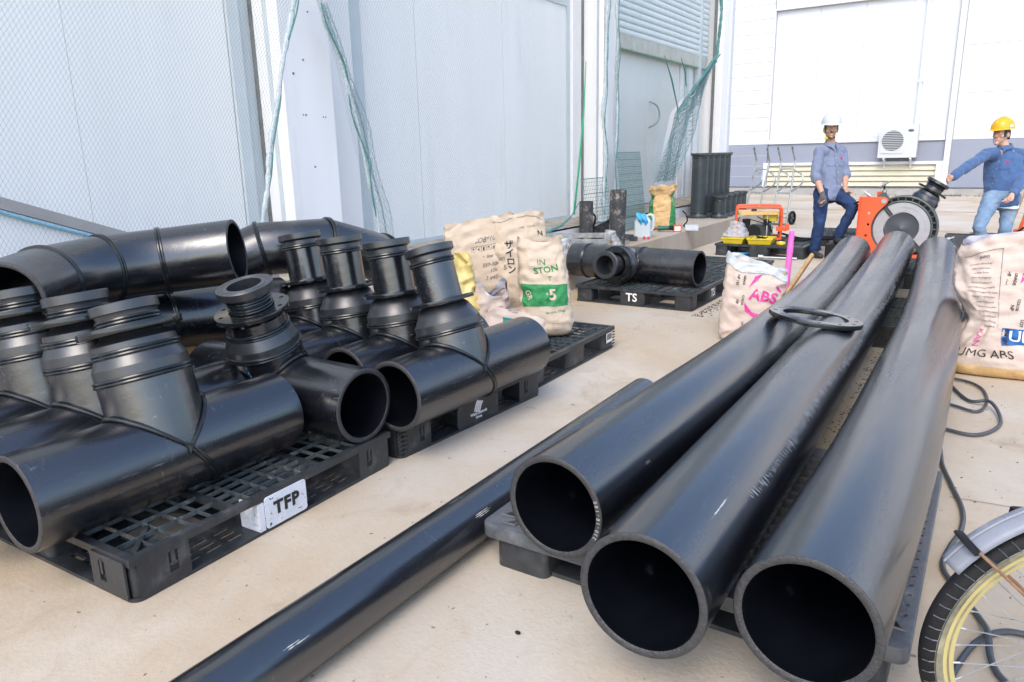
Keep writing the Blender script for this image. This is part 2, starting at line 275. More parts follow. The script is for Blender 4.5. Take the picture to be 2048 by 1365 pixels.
# ------------------------------------------------------------------ mesh helpers
COL = scene.collection
def link(o, parent=None):
    COL.objects.link(o)
    if parent is not None: o.parent = parent
    return o
def finish(me, name, m, parent, sharp=35, smooth=True, kind=None, label=None):
    if smooth:
        me.shade_smooth()
        me.set_sharp_from_angle(angle=R(sharp))
    if m is not None and len(me.materials) == 0: me.materials.append(m)
    o = bpy.data.objects.new(name, me)
    if kind: o['kind'] = kind
    if label: o['label'] = label
    return link(o, parent)
class MB:
    def __init__(s): s.v = []; s.f = []; s.mi = []; s.mats = []; s.cur = 0
    def use(s, m):
        if m not in s.mats: s.mats.append(m)
        s.cur = s.mats.index(m); return s
    def face(s, *ids): s.f.append(tuple(ids)); s.mi.append(s.cur)
    def add(s, vs, fs):
        b = len(s.v); s.v += [tuple(v) for v in vs]
        for f in fs: s.face(*[b + i for i in f])
        return s
    def box(s, x0, x1, y0, y1, z0, z1, mtx=None):
        vs = [Vector(p) for p in ((x0, y0, z0), (x1, y0, z0), (x1, y1, z0), (x0, y1, z0), (x0, y0, z1), (x1, y0, z1), (x1, y1, z1), (x0, y1, z1))]
        if mtx is not None: vs = [mtx @ v for v in vs]
        return s.add(vs, [(0, 3, 2, 1), (4, 5, 6, 7), (0, 1, 5, 4), (1, 2, 6, 5), (2, 3, 7, 6), (3, 0, 4, 7)])
    def bar(s, p0, p1, w, h=None):
        h = h or w; p0 = Vector(p0); p1 = Vector(p1); d = (p1 - p0); L = d.length; q = d.to_track_quat('Z', 'Y').to_matrix().to_4x4()
        return s.box(-w / 2, w / 2, -h / 2, h / 2, 0, L, Matrix.Translation(p0) @ q)
    def prism(s, poly, z0, z1, mtx=None):
        n = len(poly); vs = [Vector((x, y, z0)) for x, y in poly] + [Vector((x, y, z1)) for x, y in poly]
        if mtx is not None: vs = [mtx @ v for v in vs]
        return s.add(vs, [tuple(range(n - 1, -1, -1)), tuple(range(n, 2 * n))] + [(i, (i + 1) % n, n + (i + 1) % n, n + i) for i in range(n)])
    def lathe(s, prof, mtx=None, seg=40, caps=True):
        """profile = list of (radius, height) turned round Z"""
        vs = []
        for r, z in prof:
            for k in range(seg):
                a = 2 * PI * k / seg; vs.append(Vector((r * math.cos(a), r * math.sin(a), z)))
        fs = []
        for i in range(len(prof) - 1):
            for k in range(seg):
                k2 = (k + 1) % seg; fs.append((i * seg + k, i * seg + k2, (i + 1) * seg + k2, (i + 1) * seg + k))
        if caps:
            if prof[0][0] > 1e-6: fs.append(tuple(range(seg - 1, -1, -1)))
            n0 = (len(prof) - 1) * seg
            if prof[-1][0] > 1e-6: fs.append(tuple(range(n0, n0 + seg)))
        if mtx is not None: vs = [mtx @ v for v in vs]
        return s.add(vs, fs)
    def cone(s, p0, r0, p1, r1, seg=16, caps=True):
        p0 = Vector(p0); p1 = Vector(p1); d = p1 - p0
        return s.lathe([(r0, 0), (r1, d.length)], Matrix.Translation(p0) @ d.to_track_quat('Z', 'Y').to_matrix().to_4x4(), seg, caps)
    def sweep(s, pts, r, seg=12, caps=True, closed=False, rads=None, squash=None):
        """mitred tube along a polyline"""
        P = [Vector(p) for p in pts]; n = len(P)
        rads = rads or [r] * n
        t0 = (P[1] - P[0]).normalized()
        up = Vector((0, 0, 1)) if abs(t0.z) < 0.9 else Vector((1, 0, 0))
        u = t0.cross(up).normalized(); w = u.cross(t0).normalized()
        vs = []; prev = t0
        for i in range(n):
            if closed: a = (P[i] - P[i - 1]).normalized(); c = (P[(i + 1) % n] - P[i]).normalized()
            else:
                a = (P[i] - P[i - 1]).normalized() if i > 0 else t0
                c = (P[i + 1] - P[i]).normalized() if i < n - 1 else a
            # frame carried by the incoming direction
            q = prev.rotation_difference(a); u = q @ u; w = q @ w; prev = a
            nb = (a + c).normalized()
            for k in range(seg):
                an = 2 * PI * k / seg
                off = u * (rads[i] * math.cos(an)) + w * (rads[i] * (squash or 1) * math.sin(an))
                dn = a.dot(nb)
                if dn > 0.3: off = off - a * (off.dot(nb) / dn)
                vs.append(P[i] + off)
        fs = []
        for i in range(n if closed else n - 1):
            i2 = (i + 1) % n
            for k in range(seg):
                k2 = (k + 1) % seg; fs.append((i * seg + k, i * seg + k2, i2 * seg + k2, i2 * seg + k))
        if caps and not closed:
            fs.append(tuple(range(seg - 1, -1, -1))); fs.append(tuple(range((n - 1) * seg, n * seg)))
        return s.add(vs, fs)
    def ball(s, c, r, mtx=None, seg=12, rings=8):
        c = Vector(c); r = r if isinstance(r, (tuple, list)) else (r, r, r)
        vs = [Vector((0, 0, -r[2]))]
        for i in range(1, rings):
            ph = -PI / 2 + PI * i / rings
            for k in range(seg):
                a = 2 * PI * k / seg; vs.append(Vector((r[0] * math.cos(ph) * math.cos(a), r[1] * math.cos(ph) * math.sin(a), r[2] * math.sin(ph))))
        vs.append(Vector((0, 0, r[2])))
        fs = [(0, 1 + (k + 1) % seg, 1 + k) for k in range(seg)]
        for i in range(rings - 2):
            for k in range(seg):
                k2 = (k + 1) % seg; fs.append((1 + i * seg + k, 1 + i * seg + k2, 1 + (i + 1) * seg + k2, 1 + (i + 1) * seg + k))
        L = len(vs) - 1; b0 = 1 + (rings - 2) * seg
        fs += [(b0 + k, b0 + (k + 1) % seg, L) for k in range(seg)]
        if mtx is not None: vs = [mtx @ v for v in vs]
        return s.add([v + c for v in vs], fs)
    def mesh(s, name):
        me = bpy.data.meshes.new(name); me.from_pydata(s.v, [], s.f)
        if s.mats:
            for m in s.mats: me.materials.append(m)
            me.polygons.foreach_set('material_index', s.mi)
        me.update(); return me
    def build(s, name, m, parent=None, **k): return finish(s.mesh(name), name, m, parent, **k)

def rrect(x0, x1, y0, y1, r=0.02, n=4):
    out = []
    for cx_, cy_, a0 in ((x1 - r, y1 - r, 0), (x0 + r, y1 - r, 90), (x0 + r, y0 + r, 180), (x1 - r, y0 + r, 270)):
        for i in range(n + 1):
            a = R(a0 + 90 * i / n); out.append((cx_ + r * math.cos(a), cy_ + r * math.sin(a)))
    return out
def circ(r, n=32, x=0, y=0): return [(x + r * math.cos(2 * PI * i / n), y + r * math.sin(2 * PI * i / n)) for i in range(n)]
def plate_mesh(name, outer, holes, t, bevel=0.0):
    """flat plate with real holes, thickness t, lying in XY from z=0 to z=t"""
    cu_ = bpy.data.curves.new(name, 'CURVE'); cu_.dimensions = '2D'; cu_.fill_mode = 'BOTH'
    cu_.extrude = t / 2 - bevel; cu_.bevel_depth = bevel; cu_.bevel_resolution = 1
    for poly in [outer] + list(holes):
        sp = cu_.splines.new('POLY'); sp.points.add(len(poly) - 1)
        for i, (x, y) in enumerate(poly): sp.points[i].co = (x, y, 0, 1)
        sp.use_cyclic_u = True
    o = bpy.data.objects.new(name, cu_)
    me = bpy.data.meshes.new_from_object(o)
    me.transform(Matrix.Translation((0, 0, t / 2)))
    bpy.data.objects.remove(o); bpy.data.curves.remove(cu_)
    me.materials.clear()
    return me
def plate(name, outer, holes, t, m, parent=None, mtx=None, bevel=0.0, **k):
    me = plate_mesh(name, outer, holes, t, bevel)
    if mtx is not None: me.transform(mtx)
    return finish(me, name, m, parent, **k)
def text_mesh(txt, size, depth=0.0, align='CENTER', shear=0.0, spacing=1.0, bold=0.0):
    cu_ = bpy.data.curves.new('text', 'FONT'); cu_.body = txt; cu_.size = size; cu_.extrude = depth
    cu_.align_x = align; cu_.align_y = 'CENTER'; cu_.shear = shear; cu_.space_character = spacing; cu_.offset = bold
    cu_.resolution_u = 3
    o = bpy.data.objects.new('text', cu_); me = bpy.data.meshes.new_from_object(o)
    bpy.data.objects.remove(o); bpy.data.curves.remove(cu_); me.materials.clear()
    return me
def flat_text(name, txt, size, m, parent, mtx, **k):
    me = text_mesh(txt, size, 0.0006, **k); me.transform(mtx)
    return finish(me, name, m, parent, smooth=False)
def basis(o, x, y):
    """matrix taking (x,y) text space to the plane at o with axes x, y"""
    x = Vector(x).normalized(); y = Vector(y); y = (y - x * y.dot(x)).normalized(); z = x.cross(y)
    return Matrix(((x.x, y.x, z.x, o[0]), (x.y, y.y, z.y, o[1]), (x.z, y.z, z.z, o[2]), (0, 0, 0, 1)))
def tag(o, label, cat, group=None, kind=None):
    o['label'] = label; o['category'] = cat
    if group: o['group'] = group
    if kind: o['kind'] = kind
    return o
def thing(name, label, cat, loc=(0, 0, 0), rot=(0, 0, 0), group=None):
    o = bpy.data.objects.new(name, None); o.location = loc; o.rotation_euler = rot; o.empty_display_size = 0.1
    COL.objects.link(o)
    return tag(o, label, cat, group)
def dup(src, label, loc=None, rot=None):
    r = src.copy(); COL.objects.link(r); r['label'] = label
    if loc is not None: r.location = loc
    if rot is not None: r.rotation_euler = rot
    for ch in list(src.children):
        c = ch.copy(); COL.objects.link(c); c.parent = r
        for g in list(ch.children):
            d = g.copy(); COL.objects.link(d); d.parent = c
    return r
def structure(o): o['kind'] = 'structure'; return o

# ------------------------------------------------------------------ the ground and far joints
mb = MB()
mb.add([(-60, -40, 0), (60, -40, 0), (60, 90, 0), (-60, 90, 0)], [(0, 1, 2, 3)])
structure(mb.build('ground', M['ground'], smooth=False))
rng = random.Random(4)
def joint(p0, p1, w):
    mb = MB(); p0 = Vector(p0); p1 = Vector(p1); d = (p1 - p0).normalized(); nrm = Vector((-d.y, d.x, 0)); n = 24
    vs = []
    for i in range(n + 1):
        p = p0.lerp(p1, i / n); ww = w * (0.7 + 0.6 * rng.random())
        vs += [p + nrm * ww / 2, p - nrm * ww / 2]
    mb.add([(v.x, v.y, 0.004) for v in vs], [(2 * i, 2 * i + 1, 2 * i + 3, 2 * i + 2) for i in range(n)])
    structure(mb.build('slab_joint', M['joint'], smooth=False))
joint((-3.4, 13.2, 0), (14, 14.4, 0), 0.035)
joint((-4.6, 17.5, 0), (16, 17.7, 0), 0.05)
joint((-6, 21.2, 0), (16, 21.5, 0), 0.05)
joint((-0.85, 11.6, 0), (-1.2, 21.4, 0), 0.06)
joint((-0.02, 3.05, 0), (3.4, 3.35, 0), 0.004)

# ------------------------------------------------------------------ plinth along the left building
def plinth_piece(name, x0, x1, y0, y1, z0, z1, m):
    mb = MB(); bev = 0.012
    mb.prism([(x0, z0), (x1, z0), (x1, z1 - bev), (x1 - bev, z1), (x0, z1)], y0, y1, Matrix(((1, 0, 0, 0), (0, 0, 1, 0), (0, 1, 0, 0), (0, 0, 0, 1))))
    o = mb.build(name, m, None, smooth=False); structure(o); return o
plinth_piece('platform', -4.3, -3.42, -3.0, 13.6, 0.0, 0.285, M['plinth'])
mb = MB()   # white riser with a sloping dirty ledge on top
M['riser'] = mat('white_painted_riser', (0.66, 0.68, 0.70), 0.6, var=0.06, vscale=5, spots=[((0.40, 0.33, 0.24), 6, 0.6, 0.75, 0.6)])
mb.use(M['riser']); mb.box(-4.6, -4.21, -3.0, 13.4, 0.285, 0.46)
structure(mb.build('riser', None, smooth=False))
mb = MB()
mb.add([(-4.21, -3, 0.464), (-4.21, 13.4, 0.464), (-4.62, 13.4, 0.52), (-4.62, -3, 0.52), (-4.21, -3, 0.44), (-4.21, 13.4, 0.44)],
       [(0, 1, 2, 3), (4, 5, 1, 0)])
structure(mb.build('ledge', M['cream_dirty'], smooth=False))

# ------------------------------------------------------------------ left building
ware = thing('warehouse', 'pale grey warehouse wall along the left with large doors and a half raised shutter', 'building', (-4.6, 6.5, 0))
WX = -4.6
def wbox(name, x0, x1, y0, y1, z0, z1, m, parent=ware, **k):
    mb = MB(); mb.box(x0 + 4.6, x1 + 4.6, y0 - 6.5, y1 - 6.5, z0, z1)
    return mb.build(name, m, parent, smooth=False, **k)
TOP = 6.6
# backing wall, set behind everything
wbox('wall', -9.0, -4.72, -3.0, 13.9, 0.0, TOP, M['wall_door'])
# first sliding door, panels side by side with open seams
ys = [-2.6, -1.35, -0.1, 1.15, 2.40, 3.50]
for a, b_ in zip(ys[:-1], ys[1:]): wbox('door_panel', -4.66, -4.6, a + 0.0015, b_ - 0.0015, 0.5, 5.2, M['wall_door'])
wbox('door_frame', -4.68, -4.575, 3.505, 3.60, 0.5, 5.3, M['frame_grey'])
wbox('door_frame', -4.70, -4.60, 3.605, 3.70, 0.5, 5.3, M['frame_grey'])
wbox('door_seal', -4.60, -4.56, 3.70, 3.728, 0.5, 5.3, M['dark_gap'])
wbox('column_trim', -4.60, -4.45, 3.735, 3.80, 0.5, TOP, M['wall_white'])
wbox('guide_rail', -4.45, -4.41, 3.70, 3.75, 0.5, TOP, M['frame_grey'])
# column
wbox('column', -4.70, -4.30, 3.705, 4.165, 0.46, TOP, M['wall_white'])
for (y, z, s) in ((3.80, 1.90, .010), (3.86, 1.62, .006), (3.885, 1.62, .008), (4.05, 1.61, .005), (4.075, 1.61, .005), (3.98, 2.33, .007), (3.93, 1.25, .008), (3.90, 2.0, .008)):
    mb = MB(); mb.lathe([(s, 0), (s * .8, 0.004), (0.0001, 0.005)], basis((0.3, y - 6.5, z), (0, 1, 0), (0, 0, 1)), 8)
    mb.build('bolt', M['dark_gap'], ware)
# second sliding door
wbox('door_frame', -4.66, -4.50, 4.17, 4.60, 0.5, 5.2, M['wall_white'])
wbox('door_frame', -4.68, -4.575, 4.605, 4.80, 0.5, 5.2, M['frame_grey'])
for a, b_ in ((4.805, 5.52), (5.52, 6.96), (6.96, 8.36)): wbox('door_panel', -4.66, -4.6, a + 0.004, b_ - 0.004, 0.545, 3.02, M['wall_door'])
for a, b_ in ((4.805, 6.96), (6.96, 8.36)): wbox('upper_panel', -4.66, -4.6, a + 0.003, b_ - 0.003, 3.10, TOP, M['wall_white'])
wbox('door_header', -4.62, -4.585, 4.805, 8.36, 3.022, 3.098, M['frame_grey'])
wbox('door_sill', -4.64, -4.585, 4.805, 8.36, 0.505, 0.543, M['frame_grey'])
wbox('door_frame', -4.66, -4.59, 8.362, 8.44, 0.5, TOP, M['frame_grey'])
wbox('door_jamb', -4.66, -4.55, 8.443, 8.66, 0.5, TOP, M['wall_white'])
wbox('door_seal', -4.56, -4.535, 8.665, 8.70, 0.5, TOP, M['dark_gap'])
wbox('pillar', -4.70, -4.36, 8.705, 9.26, 0.46, TOP, M['wall_white'])
wbox('shutter_guide', -4.66, -4.42, 9.265, 9.40, 0.5, TOP, M['frame_grey'])
# third bay: plain double door below the shutter
d3 = wbox('door', -4.74, -4.66, 9.405, 11.02, 0.53, 3.6, M['wall_door'])
d4 = wbox('door', -4.74, -4.66, 11.028, 12.35, 0.53, 3.6, M['wall_door'])
mb = MB(); a = [(-4.66, 11.12, 2.06), (-4.60, 11.12, 2.04)] + [(-4.56, 11.12 + 0.17 * math.sin(PI * t / 8), 2.04 - 0.34 * t / 8) for t in range(1, 8)] + [(-4.60, 11.12, 1.70), (-4.66, 11.12, 1.68)]
mb.sweep([(x + 4.6, y - 6.5, z) for x, y, z in a], 0.014, 10)
mb.build('handle', M['steel'], d4)
wbox('door_frame', -4.70, -4.64, 12.36, 12.55, 0.5, 3.6, M['wall_white'])
wbox('door_frame', -4.70, -4.60, 12.56, 12.66, 0.5, 3.6, M['frame_grey'])
wbox('door_frame', -4.70, -4.63, 12.67, 13.35, 0.5, 3.6, M['wall_white'])
wbox('downpipe', -4.60, -4.52, 12.95, 13.03, 0.5, TOP, M['frame_grey'])
wbox('door_seal', -4.46, -4.43, 13.42, 13.50, 0.5, TOP, M['dark_gap'])
# roller shutter: every slat its own piece, rolled profile
sh_prof = [(0, 0), (0.012, 0.01), (0.018, 0.03), (0.018, 0.062), (0.008, 0.075), (0, 0.082)]
mbp = MB()
n = len(sh_prof); pts0 = [(x, -1.99, z) for x, z in sh_prof]; pts1 = [(x, 1.99, z) for x, z in sh_prof]
mbp.add(pts0 + pts1, [(i, n + i, n + i + 1, i + 1) for i in range(n - 1)])
slat_me = mbp.mesh('slat'); slat_me.materials.append(M['shutter']); slat_me.shade_smooth(); slat_me.set_sharp_from_angle(angle=R(50))
for k in range(30):
    o = bpy.data.objects.new('slat', slat_me); link(o, ware); o.location = (0.04, 11.40 - 6.5, 2.88 + k * 0.0885)
wbox('shutter_bottom_rail', -4.585, -4.54, 9.41, 13.38, 2.70, 2.875, M['shutter_rail'])
wbox('shutter_seal', -4.59, -4.545, 9.41, 13.38, 2.685, 2.697, M['seal_green'])
wbox('pilaster', -4.70, -4.30, 13.50, 13.95, 0.0, TOP, M['wall_white'])
wbox('corner_trim', -4.34, -4.27, 13.83, 13.98, 0.0, TOP, M['far_white'])
wbox('roof_edge', -9.0, -4.2, -3.0, 14.0, TOP, TOP + 0.15, M['frame_grey'])
# white post with ties between the nets
post = thing('white_post', 'slim white vertical post tied with netting on both sides', 'post', (-4.22, 8.62, 0.46))
mb = MB(); mb.box(-0.03, 0.03, -0.07, 0.07, 0, 5.5); mb.build('shaft', M['wall_white'], post, smooth=False)
for z in (0.9, 1.5, 2.1, 2.7):
    mb = MB(); mb.ball((0.034, -0.02, z), (0.006, 0.008, 0.008), seg=8, rings=5); mb.build('bolt', M['dark_gap'], post)

# sloping coping behind the net, far left
cp = thing('sloping_coping', 'taupe sloping ledge with blue rope beneath, behind net at far left', 'ledge', (-4.3, 1.8, 1.1))
mb = MB()
def cop(y): return 1.1 - 0.379 * (y - 1.8) + 0.048
y0, y1 = -2.5, 3.5
mb.add([(0.0, y0 - 1.8, cop(y0) - 1.1), (0.0, y1 - 1.8, cop(y1) - 1.1), (-0.3, y1 - 1.8, cop(y1) - 1.095), (-0.3, y0 - 1.8, cop(y0) - 1.095),
        (0.012, y0 - 1.8, cop(y0) - 1.1 - 0.075), (0.012, y1 - 1.8, cop(y1) - 1.1 - 0.062)], [(0, 3, 2, 1), (4, 0, 1, 5)])
mb.build('coping', M['taupe'], cp, smooth=False)
mb = MB()
mb.add([(0.004, y0 - 1.8, cop(y0) - 1.1 - 0.08), (0.004, y1 - 1.8, cop(y1) - 1.1 - 0.066), (0.004, y1 - 1.8, 0.47 - 1.1), (0.004, y0 - 1.8, 0.47 - 1.1)], [(0, 3, 2, 1)])
mb.build('parapet', M['wall_white'], cp, smooth=False)
mb = MB(); mb.sweep([(0.02, y0 - 1.8 + i * 0.3, cop(y0 + i * 0.3) - 1.1 - 0.085 + 0.004 * math.sin(i * 2)) for i in range(20)], 0.011, 8)
mb.build('rope', M['rope_blue'], cp)

# ------------------------------------------------------------------ far building
Y2 = 23.8
far = thing('far_warehouse', 'bright white warehouse wall with grey band and cream louvre across the yard', 'building', (0, Y2, 0))
def fbox(name, x0, x1, z0, z1, dy0, dy1, m, **k):
    mb = MB(); mb.box(x0, x1, dy0, dy1, z0, z1)
    return mb.build(name, m, far, smooth=False, **k)
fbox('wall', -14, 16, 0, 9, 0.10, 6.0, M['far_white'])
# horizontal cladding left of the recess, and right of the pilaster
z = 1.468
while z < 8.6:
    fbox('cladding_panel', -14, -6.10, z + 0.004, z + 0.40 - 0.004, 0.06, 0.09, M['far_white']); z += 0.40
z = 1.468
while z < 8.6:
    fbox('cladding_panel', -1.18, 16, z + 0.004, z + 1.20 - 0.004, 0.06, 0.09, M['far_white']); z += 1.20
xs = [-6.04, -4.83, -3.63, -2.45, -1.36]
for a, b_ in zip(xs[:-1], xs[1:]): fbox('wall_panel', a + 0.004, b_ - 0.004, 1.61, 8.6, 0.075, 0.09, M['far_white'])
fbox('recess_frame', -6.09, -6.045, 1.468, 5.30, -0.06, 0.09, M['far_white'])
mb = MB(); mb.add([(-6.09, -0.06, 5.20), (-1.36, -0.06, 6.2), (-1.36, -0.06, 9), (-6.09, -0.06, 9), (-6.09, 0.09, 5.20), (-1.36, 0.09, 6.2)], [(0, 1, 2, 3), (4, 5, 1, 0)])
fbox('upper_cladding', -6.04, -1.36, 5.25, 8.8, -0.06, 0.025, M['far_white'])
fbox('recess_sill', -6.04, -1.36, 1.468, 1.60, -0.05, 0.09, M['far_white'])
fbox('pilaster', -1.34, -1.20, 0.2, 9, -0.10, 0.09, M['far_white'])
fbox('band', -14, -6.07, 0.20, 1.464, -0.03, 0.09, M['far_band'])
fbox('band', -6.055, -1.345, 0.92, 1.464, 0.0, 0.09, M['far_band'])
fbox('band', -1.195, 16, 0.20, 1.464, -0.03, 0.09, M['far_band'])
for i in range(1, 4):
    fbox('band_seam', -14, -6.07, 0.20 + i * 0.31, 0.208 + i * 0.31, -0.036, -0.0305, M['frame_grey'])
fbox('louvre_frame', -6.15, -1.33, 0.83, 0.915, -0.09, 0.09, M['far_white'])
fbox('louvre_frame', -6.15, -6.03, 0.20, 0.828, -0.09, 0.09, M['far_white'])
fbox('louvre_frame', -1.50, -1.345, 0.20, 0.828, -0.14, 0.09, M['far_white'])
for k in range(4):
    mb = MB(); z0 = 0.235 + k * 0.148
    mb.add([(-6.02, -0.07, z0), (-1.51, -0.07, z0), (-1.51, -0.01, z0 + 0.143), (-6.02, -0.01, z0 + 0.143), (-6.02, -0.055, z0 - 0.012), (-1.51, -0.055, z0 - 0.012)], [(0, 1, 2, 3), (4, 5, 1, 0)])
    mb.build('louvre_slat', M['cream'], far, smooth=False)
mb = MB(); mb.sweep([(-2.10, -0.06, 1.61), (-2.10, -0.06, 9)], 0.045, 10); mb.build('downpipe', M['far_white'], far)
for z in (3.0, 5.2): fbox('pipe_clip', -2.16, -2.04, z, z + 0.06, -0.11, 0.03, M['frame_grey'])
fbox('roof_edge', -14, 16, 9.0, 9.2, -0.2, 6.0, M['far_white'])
mb = MB(); mb.box(-14, 16, 23.15, 23.76, 0, 0.17); structure(mb.build('kerb', M['kerb'], smooth=False))
mb = MB()
for i in range(260):
    x = -1.9 + rng.random() * 1.1 if rng.random() < 0.6 else -14 + 20 * rng.random()
    y = 23.13 - 0.05 * rng.random(); h = 0.02 + 0.05 * rng.random(); a = rng.random() * PI
    mb.add([(x - 0.012 * math.cos(a), y - 0.012 * math.sin(a), 0), (x + 0.012 * math.cos(a), y + 0.012 * math.sin(a), 0), (x + 0.03 * (rng.random() - .5), y, h)], [(0, 1, 2)])
tag(mb.build('weeds', M['grass'], smooth=False), 'short green weeds along the foot of the far kerb', 'weeds', kind='stuff')

# air conditioner on brackets
ac = thing('air_conditioner', 'white outdoor air conditioning unit with round grille on the grey band', 'air conditioner', (-2.47, 23.42, 1.02))
mb = MB(); mb.prism(rrect(-0.48, 0.48, 0, 0.90, 0.03), 0, 0.30, basis((0, 0.30, 0), (1, 0, 0), (0, 0, 1))); mb.build('casing', M['ac'], ac)
mb = MB(); mb.prism(rrect(-0.42, 0.16, 0.12, 0.80, 0.05), 0, 0.018, basis((0, 0, 0), (1, 0, 0), (0, 0, 1))); mb.build('grille_panel', M['ac'], ac)
mb = MB(); mb.lathe([(0.27, 0), (0.27, 0.008)], basis((-0.13, -0.0195, 0.46), (1, 0, 0), (0, 0, 1)), 36); g = mb.build('fan_shade_disc', M['ac_dark'], ac)  # dark disc laid on for the shade inside the fan hollow
mb = MB()
for i in range(-5, 6):
    z = i * 0.048; hw = math.sqrt(max(0.0, 0.272 ** 2 - z * z))
    mb.box(-0.13 - hw, -0.13 + hw, -0.036, -0.029, 0.46 + z - 0.007, 0.46 + z + 0.007)
mb.build('grille_slats', M['ac'], ac, smooth=False)
mb = MB(); mb.ball((0.30, -0.004, 0.72), (0.075, 0.006, 0.035)); mb.build('badge', M['ac_dark'], ac)
for x in (-0.32, 0.34):
    mb = MB(); mb.box(x - 0.02, x + 0.02, 0.0, 0.34, -0.045, -0.005); mb.bar((x, 0.04, -0.04), (x, 0.34, -0.24), 0.035); mb.box(x - 0.025, x + 0.025, 0.30, 0.35, -0.28, -0.01)
    mb.build('bracket', M['far_white'], ac, smooth=False)

# ------------------------------------------------------------------ nets
def net_mesh(name, surf, nu, nv, w, m, parent, diamond=True, jit=0.0, holes=()):
    """knotted net: thin twine ribbons between grid knots of surf(u,v)"""
    r_ = random.Random(7); P = {}
    def pt(i, j):
        if (i, j) not in P:
            p = Vector(surf(i / nu, j / nv)); P[(i, j)] = p + Vector((0, (r_.random() - .5) * jit, (r_.random() - .5) * jit))
        return P[(i, j)]
    vs = []; fs = []
    def rib(a, b_):
        d = b_ - a
        if d.length < 1e-5: return
        s = d.cross(Vector((1, 0, 0))).normalized() * (w / 2); q = len(vs)
        off = Vector((w * 0.35, 0, 0))
        vs.extend([a - s, a + s, b_ + s, b_ - s]); fs.append((q, q + 1, q + 2, q + 3))
    for j in range(nv):
        for i in range(nu + 1):
            if diamond:
                if (i + j) % 2: continue
                if any((i / nu - hu) ** 2 + ((j / nv - hv) * 0.8) ** 2 < hr * hr for hu, hv, hr in holes): continue
                if i < nu: rib(pt(i, j), pt(i + 1, j + 1))
                if i > 0: rib(pt(i, j), pt(i - 1, j + 1))
            else:
                rib(pt(i, j), pt(i, j + 1))
                if i < nu: rib(pt(i, j), pt(i + 1, j))
    me = bpy.data.meshes.new(name); me.from_pydata([tuple(v) for v in vs], [], fs); me.materials.append(m)
    o = bpy.data.objects.new(name, me); o['kind'] = 'stuff'; return link(o, parent)
def interp(tab, z):
    """piecewise-linear y(z) through (y,z) points, z descending"""
    if z >= tab[0][1]: return tab[0][0] + (z - tab[0][1]) * (tab[0][0] - tab[1][0]) / (tab[0][1] - tab[1][1])
    for (ya, za), (yb, zb) in zip(tab[:-1], tab[1:]):
        if z >= zb: return yb + (ya - yb) * (z - zb) / (za - zb)
    return tab[-1][0]
NX = -4.15
n1 = thing('safety_net', 'fine diamond netting hung across the left door up to the white column', 'net', (0, 0, 0))
e1 = [(3.95, 3.2), (3.717, 2.353), (3.538, 1.861), (3.452, 1.568), (3.374, 1.275), (3.279, 0.949), (3.22, 0.6)]
def s1(u, v):
    z = 0.42 + v * 3.6; ye = interp(e1, z); y = 0.2 + (ye - 0.2) * u
    return (NX + 0.03 * math.sin(y * 2.3 + z) + 0.02 * math.sin(z * 3), y, z)
net_mesh('netting', s1, 262, 160, 0.0013, M['net_grey'], n1)
def border(name, tab, x, parent, m, r=0.013, amp=0.01, zmax=4.2, seed=1):
    zs = []; z = tab[-1][1]
    while z < zmax: zs.append(z); z += 0.04
    q = random.Random(seed)
    mb = MB(); mb.sweep([(x + amp * math.sin(z * 7 + seed), interp(tab, z) + amp * math.sin(z * 11 + seed * 2), z) for z in zs], r, 8, rads=[r * (0.75 + 0.6 * q.random()) for _ in zs])
    return mb.build(name, m, parent)
border('border_rope', e1, NX + 0.02, n1, M['rope_border'], 0.017, 0.006, seed=1)
border('lacing_cord', [(y + 0.004, z) for y, z in e1], NX + 0.037, n1, M['rope_green'], 0.005, 0.012, seed=4)
n2 = thing('safety_net', 'netting with a bunched left edge over the middle door between column and post', 'net', (0, 0, 0))
e2 = [(3.83, 3.0), (3.949, 2.387), (3.997, 2.23), (4.114, 1.972), (4.206, 1.624), (4.303, 1.256), (4.373, 0.826), (4.44, 0.5)]
def s2(u, v):
    z = 0.47 + v * 3.6; ya = interp(e2, z); y = ya + (8.5 - ya) * u
    return (NX - 0.04 + 0.035 * math.sin(y * 2.1 + z * 0.6) + 0.03 * math.sin(z * 2 + y * 0.7), y, z)
net_mesh('netting', s2, 330, 196, 0.0014, M['net_grey'], n2, jit=0.006)
border('border_rope', e2, NX + 0.02, n2, M['rope_border'], 0.014, 0.006, seed=2)
border('lacing_cord', [(y - 0.012, z) for y, z in e2], NX + 0.035, n2, M['rope_green'], 0.006, 0.014, seed=6)
def s2b(u, v):      # gathered fold of the same net
    z = 0.47 + v * 1.9; ya = interp(e2, z); w = 0.02 + 0.12 * (1 - v) ** 0.7 + 0.02 * math.sin(z * 9)
    return (NX + 0.01 + 0.02 * math.sin(u * 9), ya + w * (0.35 + u * 0.9), z)
net_mesh('gathered_fold', s2b, 26, 90, 0.0018, M['net'], n2, jit=0.018)
mb = MB()
bl = [(NX + 0.03, 6.2, 0.40), (NX + 0.04, 6.9, 0.455), (NX + 0.04, 7.35, 0.52), (NX + 0.02, 7.62, 0.60), (NX, 7.84, 0.74)]
mb.sweep(bl, 0.02, 8, rads=[0.022, 0.02, 0.016, 0.008, 0.004]); mb.build('bottom_hem', M['rope_green'], n2)
